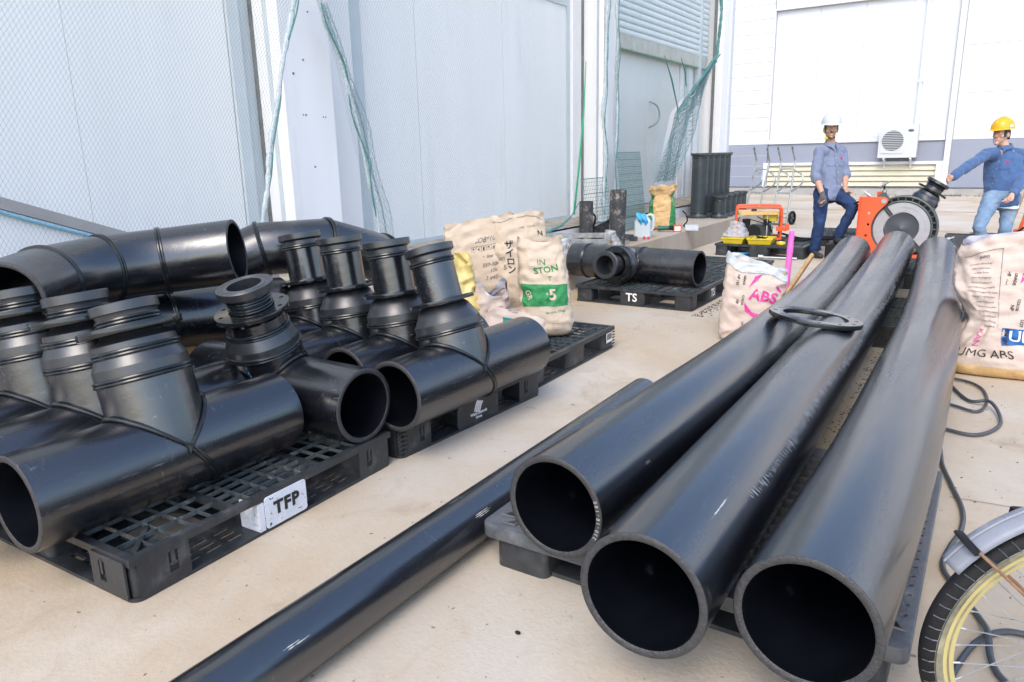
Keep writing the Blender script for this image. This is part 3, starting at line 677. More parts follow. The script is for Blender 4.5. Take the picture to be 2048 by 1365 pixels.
# net over the shutter bay, gathered to the right
n3 = thing('shutter_net', 'green netting over the shutter bay, gathered into a knot at the right', 'net', (0, 0, 0))
e3 = [(12.496, 3.647), (12.492, 2.821), (11.762, 2.46), (10.647, 1.842), (10.239, 1.406), (10.013, 0.927), (9.95, 0.5)]
def s3(u, v):
    z = 0.5 + v * 3.5; ye = interp(e3, z); y = 8.72 + (ye - 8.72) * u
    return (NX + 0.05 + 0.04 * math.sin(y * 3 + z * 2), y, z)
net_mesh('netting', s3, 250, 190, 0.0018, M['net'], n3, jit=0.012)
e3r = [(12.50, 3.6), (12.50, 2.83), (12.034, 2.555), (11.808, 2.091), (11.517, 1.632), (10.95, 1.15), (10.731, 0.9)]
def s4(u, v):
    z = 0.90 + v * 1.80; a = interp(e3, z); b_ = interp(e3r, z)
    wv = 0.03 * math.sin(u * 14 + z * 5)
    return (NX + 0.10 + wv, a + (b_ - a) * u + 0.03 * math.sin(z * 6 + u * 3), z)
net_mesh('hanging_flap', s4, 44, 84, 0.008, M['net'], n3, jit=0.03)
net_mesh('hanging_flap', lambda u, v: (s4(u * .62, v)[0] + .03, s4(u * .62, v)[1], s4(u * .62, v)[2]), 34, 80, 0.008, M['net'], n3, jit=0.035)
border('border_rope', [(y, z) for y, z in e3[:3]], NX + 0.09, n3, M['rope_green'], 0.022, 0.02, zmax=4.2, seed=3)
mb = MB(); mb.sweep([(NX + .12, 12.49, 2.82), (NX + .12, 11.76, 2.46), (NX + .13, 11.2, 2.17), (NX + .13, 10.66, 1.85), (NX + .13, 10.62, 1.78)], 0.02, 8, rads=[.010, .016, .016, .012, .009]); mb.build('gathered_fold', M['rope_green'], n3)
for pts in ([(NX + .06, 10.25, 2.6), (NX + .08, 10.5, 2.3), (NX + .08, 10.75, 1.95), (NX + .07, 10.85, 1.72)], [(NX + .06, 10.9, 2.62), (NX + .07, 11.05, 2.45), (NX + .07, 11.12, 2.25)]):
    mb = MB(); mb.sweep(pts, 0.01, 6, rads=[.004, .014, .010, .004][:len(pts)]); mb.build('hanging_strand', M['rope_green'], n3)
border('side_rope', [(8.60, 4.0), (8.56, 2.5), (8.50, 1.9), (8.55, 1.2), (8.52, .55)], NX - .01, n2, M['rope_border'], 0.018, 0.008, seed=5)
border('side_rope', [(8.80, 4.0), (8.80, 2.5), (8.84, 1.9), (8.80, 1.2), (8.78, .55)], NX + .02, n3, M['rope_border'], 0.020, 0.01, seed=8)
border('side_cord', [(8.78, 4.0), (8.80, 2.5), (8.81, 1.9), (8.77, 1.2), (8.74, .55)], NX + .05, n3, M['rope_green'], 0.006, 0.010, seed=9)
border('side_cord', [(8.60, 4.0), (8.56, 2.5), (8.50, 1.9), (8.55, 1.2), (8.52, .55)], NX + .02, n2, M['rope_green'], 0.006, 0.012, seed=12)
# green strap leaning by the second door
gs = thing('green_strap', 'bright green strap hanging beside the dark door jamb', 'strap', (-4.22, 7.85, 0.60))
mb = MB(); mb.sweep([(0, 0, 0), (0.02, 0.10, 0.6), (0.02, 0.21, 1.2), (0, 0.30, 1.75)], 0.017, 8, squash=0.4, rads=[.022, .021, .015, .008]); mb.build('strap', M['green_strip'], gs)
# leaning wire mesh sheets
def wire_sheet(label, y0, y1, zt, nx, nz, skew=0.0):
    t = thing('wire_mesh_panel', label, 'mesh panel', (-4.16, y0, 0.29), group='wire mesh sheets leaning on the wall')
    mb = MB(); w = y1 - y0
    for i in range(nx + 1): mb.bar((0.05, w * i / nx, 0), (-0.02, w * i / nx + skew, zt), 0.003)
    for j in range(nz + 1): mb.bar((0.05 - 0.07 * j / nz, skew * j / nz, zt * j / nz), (0.05 - 0.07 * j / nz, w + skew * j / nz, zt * j / nz), 0.004 if j % 4 else 0.009)
    mb.build('wires', M['net'], t, smooth=False)
    return t
wire_sheet('fine wire mesh sheet leaning on the wall left of the brown sack', 9.05, 9.80, 1.02, 30, 44, -0.12)
wire_sheet('small wire mesh sheet leaning behind the tall scuffed tube', 8.05, 8.75, 0.72, 16, 16, -0.1)

# ------------------------------------------------------------------ pallets
def grid_ribs(mb, x0, x1, y0, y1, nx, ny, z0, z1, w=0.006):
    for i in range(nx + 1):
        x = x0 + (x1 - x0) * i / nx; mb.box(x - w / 2, x + w / 2, y0, y1, z0, z1)
    for j in range(ny + 1):
        y = y0 + (y1 - y0) * j / ny; mb.box(x0, x1, y - w / 2, y + w / 2, z0 + 0.001, z1 - 0.0012)
def slot_block(parent, x0, x1, y0, y1, m, name='block'):
    """hollow foot with a latch slot through its side walls"""
    sx = x1 - x0; sy = y1 - y0
    mb = MB(); mb.prism(rrect(x0 + 0.008, x1 - 0.008, y0 + 0.008, y1 - 0.008, 0.02), 0.014, 0.122)
    return mb.build(name, m, parent)
def make_pallet(name, label, loc, rotz, sx=1.10, sy=1.10, m=None, slots=True, group='black plastic pallets'):
    """origin at the corner nearest the camera-right: spans x in [-sx,0], y in [0,sy]"""
    m = m or M['pallet']
    t = thing(name, label, 'pallet', loc, (0, 0, rotz), group)
    H = 0.15; B = 0.17
    # top deck: rim, cross bands, ribs
    mb = MB(); z0, z1 = 0.124, H
    rim = 0.028
    mb.box(-sx, 0, 0, rim, z0, z1); mb.box(-sx, 0, sy - rim, sy, z0, z1); mb.box(-sx, -sx + rim, rim, sy - rim, z0, z1); mb.box(-rim, 0, rim, sy - rim, z0, z1)
    for c in (sx * 0.33, sx * 0.67): mb.box(-c - 0.012, -c + 0.012, rim, sy - rim, z0, z1 - 0.002)
    for c in (sy * 0.33, sy * 0.67): mb.box(-sx + rim, -rim, c - 0.012, c + 0.012, z0, z1 - 0.003)
    mb.build('deck_frame', m, t, smooth=False)
    mb = MB()
    xs_ = [rim, sx * 0.33, sx * 0.67, sx - rim]; ys_ = [rim, sy * 0.33, sy * 0.67, sy - rim]
    for a in range(3):
        for b_ in range(3):
            n_x = 4 if (a + b_) % 2 == 0 else 7; n_y = 5
            grid_ribs(mb, -xs_[a + 1], -xs_[a], ys_[b_], ys_[b_ + 1], n_x, n_y, z0 + 0.006, z1 - 0.004, 0.0036)
    mb.build('deck_ribs', M['ribs'], t, smooth=False, kind='stuff')
    mb = MB()
    for (x, y, sxn, syn) in ((-0.17, 0.17, 1, -1), (-0.17, sy - 0.17, 1, 1), (-sx + 0.17, 0.17, -1, -1), (-sx + 0.17, sy - 0.17, -1, 1)):
        mb = MB(); mb.bar((x, y, z1 - 0.012), (x + sxn * 0.13, y + syn * 0.13, z1 - 0.012), 0.016, 0.014); mb.build('corner_brace', m, t, smooth=False)
    # nine feet; outer faces carry a latch slot
    cxs = (-B / 2, -sx / 2, -sx + B / 2); cys = (B / 2, sy / 2, sy - B / 2)
    for ix, x in enumerate(cxs):
        for iy, y in enumerate(cys):
            hx = B / 2 + (0.04 if ix == 1 else 0); hy = B / 2 + (0.04 if iy == 1 else 0)
            mb = MB(); mb.prism(rrect(x - hx + 0.008, x + hx - 0.008, y - hy + 0.008, y + hy - 0.008, 0.025), 0.0135, 0.1235)
            mb.build('foot', m, t)
    if slots:   # face plates with real slots and latch tongues on the two visible sides
        def face(o, xdir, L0, L1, hole):
            mt = basis(o, xdir, (0, 0, 1))
            plate('side_plate', rrect(L0, L1, 0.012, 0.1375, 0.006, 2), [hole] if hole else [], 0.007, m, t, mt)
        sl = lambda c: [(c - 0.016, 0.045), (c + 0.016, 0.045), (c + 0.016, 0.115), (c - 0.016, 0.115)]
        for a, b_ in ((0.022, B + 0.03), (sy - B - 0.03, sy - 0.022)):
            c = (a + b_) / 2 + (0.03 if a < 0.5 else -0.03); face((-0.0065, 0, 0), (0, 1, 0), a, b_, sl(c))
            mb = MB(); mb.box(-0.004, 0.003, c - 0.006, c + 0.006, 0.07, 0.122); mb.box(-0.004, 0.003, c - 0.012, c + 0.012, 0.068, 0.077); mb.build('latch', m, t, smooth=False)
            mb = MB(); mb.box(-0.0045, -0.0035, c - 0.017, c + 0.017, 0.044, 0.116); mb.build('slot_shade', M['ink'], t, smooth=False)  # black sheet behind the slot stands for the shade inside it
        for a, b_ in ((-B - 0.03, -0.022), (-sx + 0.022, -sx + B + 0.03)):
            c = (a + b_) / 2 + (-0.03 if a > -0.5 else 0.03); face((0, -0.0005, 0), (1, 0, 0), a, b_, sl(c))
            mb = MB(); mb.box(c - 0.006, c + 0.006, -0.009, -0.002, 0.07, 0.122); mb.build('latch', m, t, smooth=False)
            mb = MB(); mb.box(c - 0.017, c + 0.017, 0.0035, 0.0045, 0.044, 0.116); mb.build('slot_shade', M['ink'], t, smooth=False)
    # bottom deck: perforated sheet
    holes = []
    for a in range(2):
        for b_ in range(2):
            X0 = -B - 0.06 - a * (sx / 2 - 0.02); 
    hx0, hx1 = -sx / 2 + 0.14, -B - 0.025
    def slots_in(x0, x1, y0, y1, along_y):
        out = []
        if along_y:
            nrow = max(1, int((y1 - y0) / 0.085)); ncol = max(1, int((x1 - x0) / 0.034))
        else:
            nrow = max(1, int((y1 - y0) / 0.034)); ncol = max(1, int((x1 - x0) / 0.085))
        for i in range(ncol):
            for j in range(nrow):
                ax = x0 + (x1 - x0) * i / ncol + 0.008; bx = x0 + (x1 - x0) * (i + 1) / ncol - 0.008
                ay = y0 + (y1 - y0) * j / nrow + 0.008; by = y0 + (y1 - y0) * (j + 1) / nrow - 0.008
                out.append([(ax, ay), (bx, ay), (bx, by), (ax, by)])
        return out
    cx1, cx2 = -B - 0.03, -sx / 2 + 0.14; cx3, cx4 = -sx / 2 - 0.14, -sx + B + 0.03
    cy1, cy2 = B + 0.03, sy / 2 - 0.14; cy3, cy4 = sy / 2 + 0.14, sy - B - 0.03
    for (a, b_) in ((cy1, cy2), (cy3, cy4)):
        holes += slots_in(-B + 0.01, -0.045, a, b_, True) + slots_in(-sx + 0.045, -sx + B - 0.01, a, b_, True)
    for (a, b_) in ((cx2, cx1), (cx4, cx3)):
        holes += slots_in(a, b_, 0.045, B - 0.01, False) + slots_in(a, b_, sy - B + 0.01, sy - 0.045, False)
    big = []
    for (xa, xb) in ((cx2, cx1), (cx4, cx3)):
        for (ya, yb) in ((cy1, cy2), (cy3, cy4)): big.append(rrect(xa + 0.01, xb - 0.01, ya + 0.01, yb - 0.01, 0.03, 2))
    plate('bottom_deck', rrect(-sx, 0, 0, sy, 0.035), holes + big, 0.0125, m, t, smooth=False)
    return t
pA = make_pallet('pallet', 'black plastic pallet stencilled TFP under the nearest black tees', (-2.05, 1.012, 0), R(2.0), 1.20, 1.20)
# white sprayed centre block and stencil
mb = MB(); mb.prism(rrect(0.505, 0.700, 0.0135, 0.135, 0.012), 0, 0.003, basis((0.001, 0, 0), (0, 1, 0), (0, 0, 1)))
mb.build('painted_panel', M['stencil_white'], pA)
mb = MB(); mb.box(-0.10, 0.0012, 0.478, 0.503, 0.0135, 0.12); mb.build('painted_panel', M['stencil_white'], pA, smooth=False)
flat_text('lettering', 'TFP', 0.068, M['ink'], pA, basis((0.0052, 0.603, 0.077), (0, 1, 0), (0, 0, 1)), bold=0.003, spacing=1.15)
pB = make_pallet('pallet', 'black plastic pallet with white wing logo on its middle block', (-2.085, 2.262, 0), R(-3.5), 1.10, 1.10)
mb = MB()   # wing emblem: curved white feathers
for k in range(4):
    a0 = [(0.0 + 0.006 * k, -0.03 + 0.004 * k)]
    pts = [(-0.035 + 0.02 * k * .6, -0.02)]
    outer = [(-0.036 + 0.012 * k + 0.03 * t, -0.026 + 0.055 * math.sin(t * PI / 2) - 0.004 * k) for t in [i / 6 for i in range(7)]]
    inner = [(x + 0.009, y - 0.004 - 0.006 * i / 6) for i, (x, y) in enumerate(outer)]
    mb.add([(x, y, 0) for x, y in outer] + [(x, y, 0) for x, y in inner], [(i, 7 + i, 8 + i, i + 1) for i in range(6)])
me = mb.mesh('emblem'); me.transform(basis((0.0016, 0.55, 0.098), (0, 1, 0), (0, 0, 1))); finish(me, 'emblem', M['white'], pB, smooth=False)
mb = MB(); mb.prism(rrect(0.39, 0.71, 0.0135, 0.124, 0.02), 0, 0.006, basis((-0.0055, 0, 0), (0, 1, 0), (0, 0, 1))); mb.build('centre_plate', M['pallet'], pB)
flat_text('lettering', 'Wind Controls', 0.021, M['white'], pB, basis((0.0022, 0.55, 0.058), (0, 1, 0), (0, 0, 1)), bold=0.0006)
flat_text('lettering', 'Group', 0.018, M['white'], pB, basis((0.0022, 0.55, 0.038), (0, 1, 0), (0, 0, 1)), bold=0.0005)
pC = make_pallet('pallet', 'black plastic pallet with a white barcode label beneath the paper sacks', (-2.085, 3.385, 0), R(1.0), 1.10, 1.12, slots=False)
mb = MB(); mb.box(0.0, 0.0015, 0.985, 1.075, 0.055, 0.12); mb.build('barcode_label', M['white'], pC, smooth=False)
mb = MB()
for i in range(14): mb.box(0.0015, 0.0022, 0.993 + i * 0.0055, 0.993 + i * 0.0055 + (0.002 if i % 3 else 0.0035), 0.075, 0.115)
mb.build('barcode', M['ink'], pC, smooth=False)
mb = MB()
for zz in range(5):
    for yy in (1.113, 0.005): mb.box(-0.005, 0.004, yy - 0.03, yy + 0.004, 0.03 + zz * 0.02, 0.036 + zz * 0.02)
mb.build('corner_ridges', M['pallet'], pC, smooth=False)
mb = MB()
for zz in range(5): mb.box(-0.004, 0.006, -0.003, 0.045, 0.03 + zz * 0.021, 0.037 + zz * 0.021)
mb.build('corner_ridges', M['pallet'], pB, smooth=False)
pD = dup(pC, 'black plastic pallet marked TS on two sides, carrying the lying tee', (-2.03, 5.85, 0), (0, 0, 0))
for ch in list(pD.children):
    if ch.name.startswith('barcode') or ch.name.startswith('corner_ridges'): bpy.data.objects.remove(ch)
flat_text('lettering', 'TS', 0.10, M['white'], pD, basis((-0.55, 0.0062, 0.072), (1, 0, 0), (0, 0, 1)), bold=0.002)
flat_text('lettering', 'TS', 0.10, M['white'], pD, basis((-0.0062, 0.56, 0.072), (0, 1, 0), (0, 0, 1)), bold=0.002)
mb = MB(); mb.box(-0.655, -0.445, 0.0068, 0.0085, 0.014, 0.1238); mb.build('centre_plate', M['pallet'], pD, smooth=False)
def plain_copy(label, loc, rz=0.0):
    p = dup(pD, label, loc, (0, 0, rz))
    for ch in list(p.children):
        if ch.name.startswith('lettering'): bpy.data.objects.remove(ch)
    return p
plain_copy('black plastic pallet lying directly behind the TS pallet', (-1.99, 7.02, 0), R(-3))
plain_copy('black plastic pallet carrying the generator and yellow trays', (-1.88, 9.36, 0), R(0))
plain_copy('black plastic pallet behind the man in the white helmet', (-0.95, 10.95, 0), R(8))
plain_copy('black plastic pallet under the pipes midway, beside the large sack', (0.02, 5.32, 0), R(0))
plain_copy('black plastic pallet under the far ends of the three big pipes', (0.02, 7.75, 0), R(0))
plain_copy('black plastic pallet behind the man in the yellow helmet', (0.85, 10.75, 0), R(0))
# the heavier grey pallet under the near ends of the big pipes
pR = thing('heavy_pallet', 'worn pallet, its overhanging top coloured grey for reflection, under the near ends of three big pipes', 'pallet', (-0.665, 2.34, 0))
hx, hy = 0.615, 0.59
holes = []
for i in range(19): holes.append(circ(0.0085, 12, hx - 0.024, -hy + 0.15 + i * 0.052)); holes.append(circ(0.0095, 12, -hx + 0.13, -hy + 0.10 + i * 0.055))
for i in range(17):
    if i not in (7, 8, 9): pass
for a in range(9):
    for b_ in range(14):
        x0 = -hx + 0.20 + a * 0.098; y0 = -hy + 0.11 + b_ * 0.069
        holes.append([(x0 + .006, y0 + .005), (x0 + .092, y0 + .005), (x0 + .092, y0 + .064), (x0 + .006, y0 + .064)])
def logo(cx_, cy_, s, fl):
    tri = [[(-.045, .005), (.005, .005), (.045, .05), (-.02, .05)], [(-.005, -.05), (.045, -.05), (.045, .0), (.03, .0)]]
    return [[(cx_ + fl * x * s, cy_ + y * s) for x, y in q] for q in tri]
holes += [[(hx - .100, -hy + .14), (hx - .075, -hy + .14), (hx - .075, -hy + .25), (hx - .100, -hy + .25)]]
holes = [h for h in holes if not (max(p[0] for p in h) > hx - 0.112 and len(h) == 4 and False)]
lg = logo(-hx + 0.07, -hy + 0.075, 0.8, 1) + logo(hx - 0.052, -hy + 0.075, 0.70, -1)
plate('top_deck', rrect(-hx, hx, -hy, hy, 0.03), holes + lg, 0.045, M['pallet_grey'], pR, Matrix.Translation((0, 0, 0.105)), bevel=0.003)
for q in lg:
    mb = MB(); mb.sweep([(x, y, 0.151) for x, y in q], 0.004, 6, closed=True); mb.build('emblem_rib', M['pallet_grey'], pR, smooth=False)
for x in (-hx + 0.135, 0, hx - 0.135):
    for y in (-hy + 0.115, 0, hy - 0.115):
        mb = MB(); w = 0.095
        ox = 0.0 if x == 0 else (0.0)
        mb.prism(rrect(x - w, x + w, y - w, y + w, 0.025), 0.0, 0.104)
        mb.build('foot', M['pallet'], pR)
for x in (-hx + 0.12, 0, hx - 0.12):
    
    for ya, yb in ((-hy + 0.215, -0.098), (0.098, hy - 0.215)):
        mb = MB(); mb.box(x - 0.06, x + 0.06, ya, yb, 0.002, 0.014); mb.build('runner', M['pallet'], pR, smooth=False)
for y in (-hy + 0.12, hy - 0.12):
    
    for xa, xb in ((-hx + 0.232, -0.098), (0.098, hx - 0.232)):
        mb = MB(); mb.box(xa, xb, y - 0.07, y + 0.07, 0.002, 0.016); mb.build('runner', M['pallet'], pR, smooth=False)

# ------------------------------------------------------------------ straight pipes
def pipe_thing(name, label, pts, r, wall, m=None, group=None, seg=72, cat='pipe'):
    m = m or M['pipe']; P = [Vector(p) for p in pts]; base = Vector((P[0].x, P[0].y, P[0].z - r))
    t = thing(name, label, cat, base, group=group)
    L = [p - base for p in P]
    mb = MB(); mb.sweep(L, r, seg, caps=False); mb.build('pipe_wall', m, t, sharp=80)
    mb = MB(); mb.sweep(L, r - wall, seg, caps=False); me = mb.mesh('bore'); me.flip_normals(); finish(me, 'bore', M['bore'], t, sharp=80)
    for p, q in ((L[0], L[1]), (L[-1], L[-2])):
        d = (p - q).normalized(); mt = Matrix.Translation(p) @ d.to_track_quat('Z', 'Y').to_matrix().to_4x4()
        mb = MB(); c = 0.003
        mb.lathe([(r, -0.001), (r - 0.0006, c * .3), (r - c, c), (r - wall + c, c), (r - wall, 0)], mt, seg, caps=False); mb.build('pipe_end', M['cut'], t, sharp=60)
    return t
def curve_pts(ctrl, n):
    out = []
    C_ = [Vector(c) for c in ctrl]; C_ = [2 * C_[0] - C_[1]] + C_ + [2 * C_[-1] - C_[-2]]
    segs = len(C_) - 3
    for k in range(n + 1):
        t = k / n * segs; i = min(int(t), segs - 1); u = t - i; p0, p1, p2, p3 = C_[i:i + 4]
        out.append(0.5 * ((2 * p1) + (p2 - p0) * u + (2 * p0 - 5 * p1 + 4 * p2 - p3) * u * u + (3 * p1 - p0 - 3 * p2 + p3) * u ** 3))
    return out
r315 = 0.1575
GP = 'three big black pipes lying side by side'
p1 = pipe_thing('large_pipe', 'leftmost of the three big black pipes, with chalk numbers on its rim', curve_pts([(-0.975, 1.692, .307), (-0.945, 2.5, .307), (-0.922, 3.5, .307), (-0.935, 4.9, .307), (-1.01, 6.3, .312), (-1.11, 7.75, .325)], 26), r315, 0.020, group=GP)
p2 = pipe_thing('large_pipe', 'middle of the three big black pipes, with scraped stripe along its side', curve_pts([(-0.583, 1.41, .307), (-0.590, 2.3, .307), (-0.602, 3.3, .307), (-0.640, 4.8, .310), (-0.695, 6.4, .325), (-0.765, 8.05, .355)], 26), r315, 0.020, group=GP)
p3 = pipe_thing('large_pipe', 'rightmost of the three big black pipes, bowing beside the paper sack', curve_pts([(-0.240, 1.497, .307), (-0.215, 2.4, .307), (-0.220, 3.4, .307), (-0.238, 4.7, .307), (-0.300, 6.1, .312), (-0.415, 7.95, .325)], 26), r315, 0.020, group=GP)
# chalk numbers round the rim of the left pipe
def rim_text(parent, txt, cen, axis, r, a0, da, size):
    d = Vector(axis).normalized(); u = d.cross(Vector((0, 0, 1))).normalized(); w = u.cross(d)
    for i, ch in enumerate(txt):
        if ch == ' ': continue
        a = R(a0 + da * i); rad = u * math.cos(a) + w * math.sin(a); tan = (-u * math.sin(a) + w * math.cos(a)) * (1 if da > 0 else -1)
        o = Vector(cen) + d * 0.0045 + rad * r
        me = text_mesh(ch, size, 0.0003); me.transform(basis(o, tan, tan.cross(-d))); finish(me, 'chalk_mark', M['chalk'], parent, smooth=False)
ax1 = Vector((-0.975, 1.692, 0)) - Vector((-0.945, 2.5, 0))
rim_text(p1, '230-10-100', (0, 0, r315), ax1, r315 - 0.010, 203, -4.9, 0.0155)
# scraped stripe, small gouges
def gouge(parent, base, a_deg, y0, y1, w, m, n=10, seed=1, x_of=lambda y: 0.0, r=r315, name='scuff'):
    q = random.Random(seed); vs = []; fs = []
    for i in range(n + 1):
        y = y0 + (y1 - y0) * i / n; ww = w * (0.15 + q.random()) * math.sin(PI * (i + .4) / (n + .8))
        for s in (-1, 1):
            a = R(a_deg) + s * ww / r / 2 + 0.01 * q.random(); rr = r + 0.0006
            vs.append((x_of(y) + rr * math.sin(a), y, r + rr * math.cos(a)))
    fs = [(2 * i, 2 * i + 1, 2 * i + 3, 2 * i + 2) for i in range(n)]
    mb = MB(); mb.add(vs, fs); mb.build(name, m, parent, smooth=False)
M['scuff'] = mat('pale_scuff', (0.32, 0.34, 0.37), 0.6, var=0.3, vscale=60)
M['scuff_light'] = mat('light_gouge', (0.45, 0.44, 0.40), 0.6, var=0.2, vscale=60)
q = random.Random(3)
x2 = lambda y: -0.0085 * y - .0035 * max(0, y - 1.9) ** 1.5
mb = MB()
for i in range(330):
    y = 0.45 + i * 0.011 + q.uniform(-.004, .004); cc = 54 + 3 * math.sin(i * .05) + q.uniform(-2, 2); hw = q.uniform(3, 9) * (1 if 40 < i < 260 else .6); sl = .012 + q.uniform(-.003, .006); th = q.uniform(.0006, .0022)
    vs = []
    for k in range(5):
        a = R(cc - hw + 2 * hw * k / 4); w_ = th * math.sin(PI * (k + .3) / 4.6); yy = y + sl * (k / 4 - .5)
        for sg in (-1, 1): vs.append((x2(yy) + (r315 + .0009) * math.sin(a), yy + sg * w_, r315 + (r315 + .0009) * math.cos(a)))
    mb.add(vs, [(2 * k, 2 * k + 1, 2 * k + 3, 2 * k + 2) for k in range(4)])
mb.build('scrape_marks', M['scuff'], p2, smooth=False, kind='stuff')
gouge(p2, 0, 36, 0.20, 0.34, 0.006, M['scuff_light'], 14, 3, x2)
gouge(p3, 0, 40, 0.16, 0.20, 0.012, M['scuff_light'], 5, 6, lambda y: 0.02 * y)
gouge(p3, 0, 34, 0.55, 0.60, 0.006, M['scuff_light'], 5, 7, lambda y: 0.02 * y)
gouge(p1, 0, 58, 0.05, 0.10, 0.010, M['scuff_light'], 6, 5)
p4 = pipe_thing('slim_pipe', 'long slim black pipe lying on the concrete between the two pallet rows', [(-1.394, 0.30, .09), (-1.394, 1.5, .09), (-1.402, 2.6, .09), (-1.410, 3.38, .09)], 0.089, 0.012, seg=56)
mb = MB()
for k in range(5): mb.box(-0.0, 0.001, 0, 0.001, 0, 0.001)
for k, (y, L) in enumerate(((1.78, .07), (1.77, .09), (1.79, .06), (0.98, .05), (0.99, .07))):
    gouge(p4, 0, 50 + 3.5 * (k % 3), y - 0.3, y - 0.3 + L, 0.004, M['scuff_light'], 6, k + 20, lambda y: 0.0, r=0.089, name='printed_mark')

# loose backing ring on top of the pipes
def flange_plate(name, ro, ri, t, nb, rb, rh, m, parent, mtx):
    holes = [circ(ri, 56)] + [circ(rh, 12, rb * math.cos(2 * PI * (i + .5) / nb), rb * math.sin(2 * PI * (i + .5) / nb)) for i in range(nb)]
    return plate(name, circ(ro, 64), holes, t, m, parent, mtx, bevel=0.002)
fr = thing('backing_ring', 'loose black steel flange ring resting across the two left big pipes', 'flange ring', (-0.70, 3.86, 0.463))
fr.rotation_euler = (R(-4), R(6.0), 0)
flange_plate('ring', 0.222, 0.158, 0.024, 12, 0.193, 0.011, M['gloss'], fr, Matrix.Identity(4))

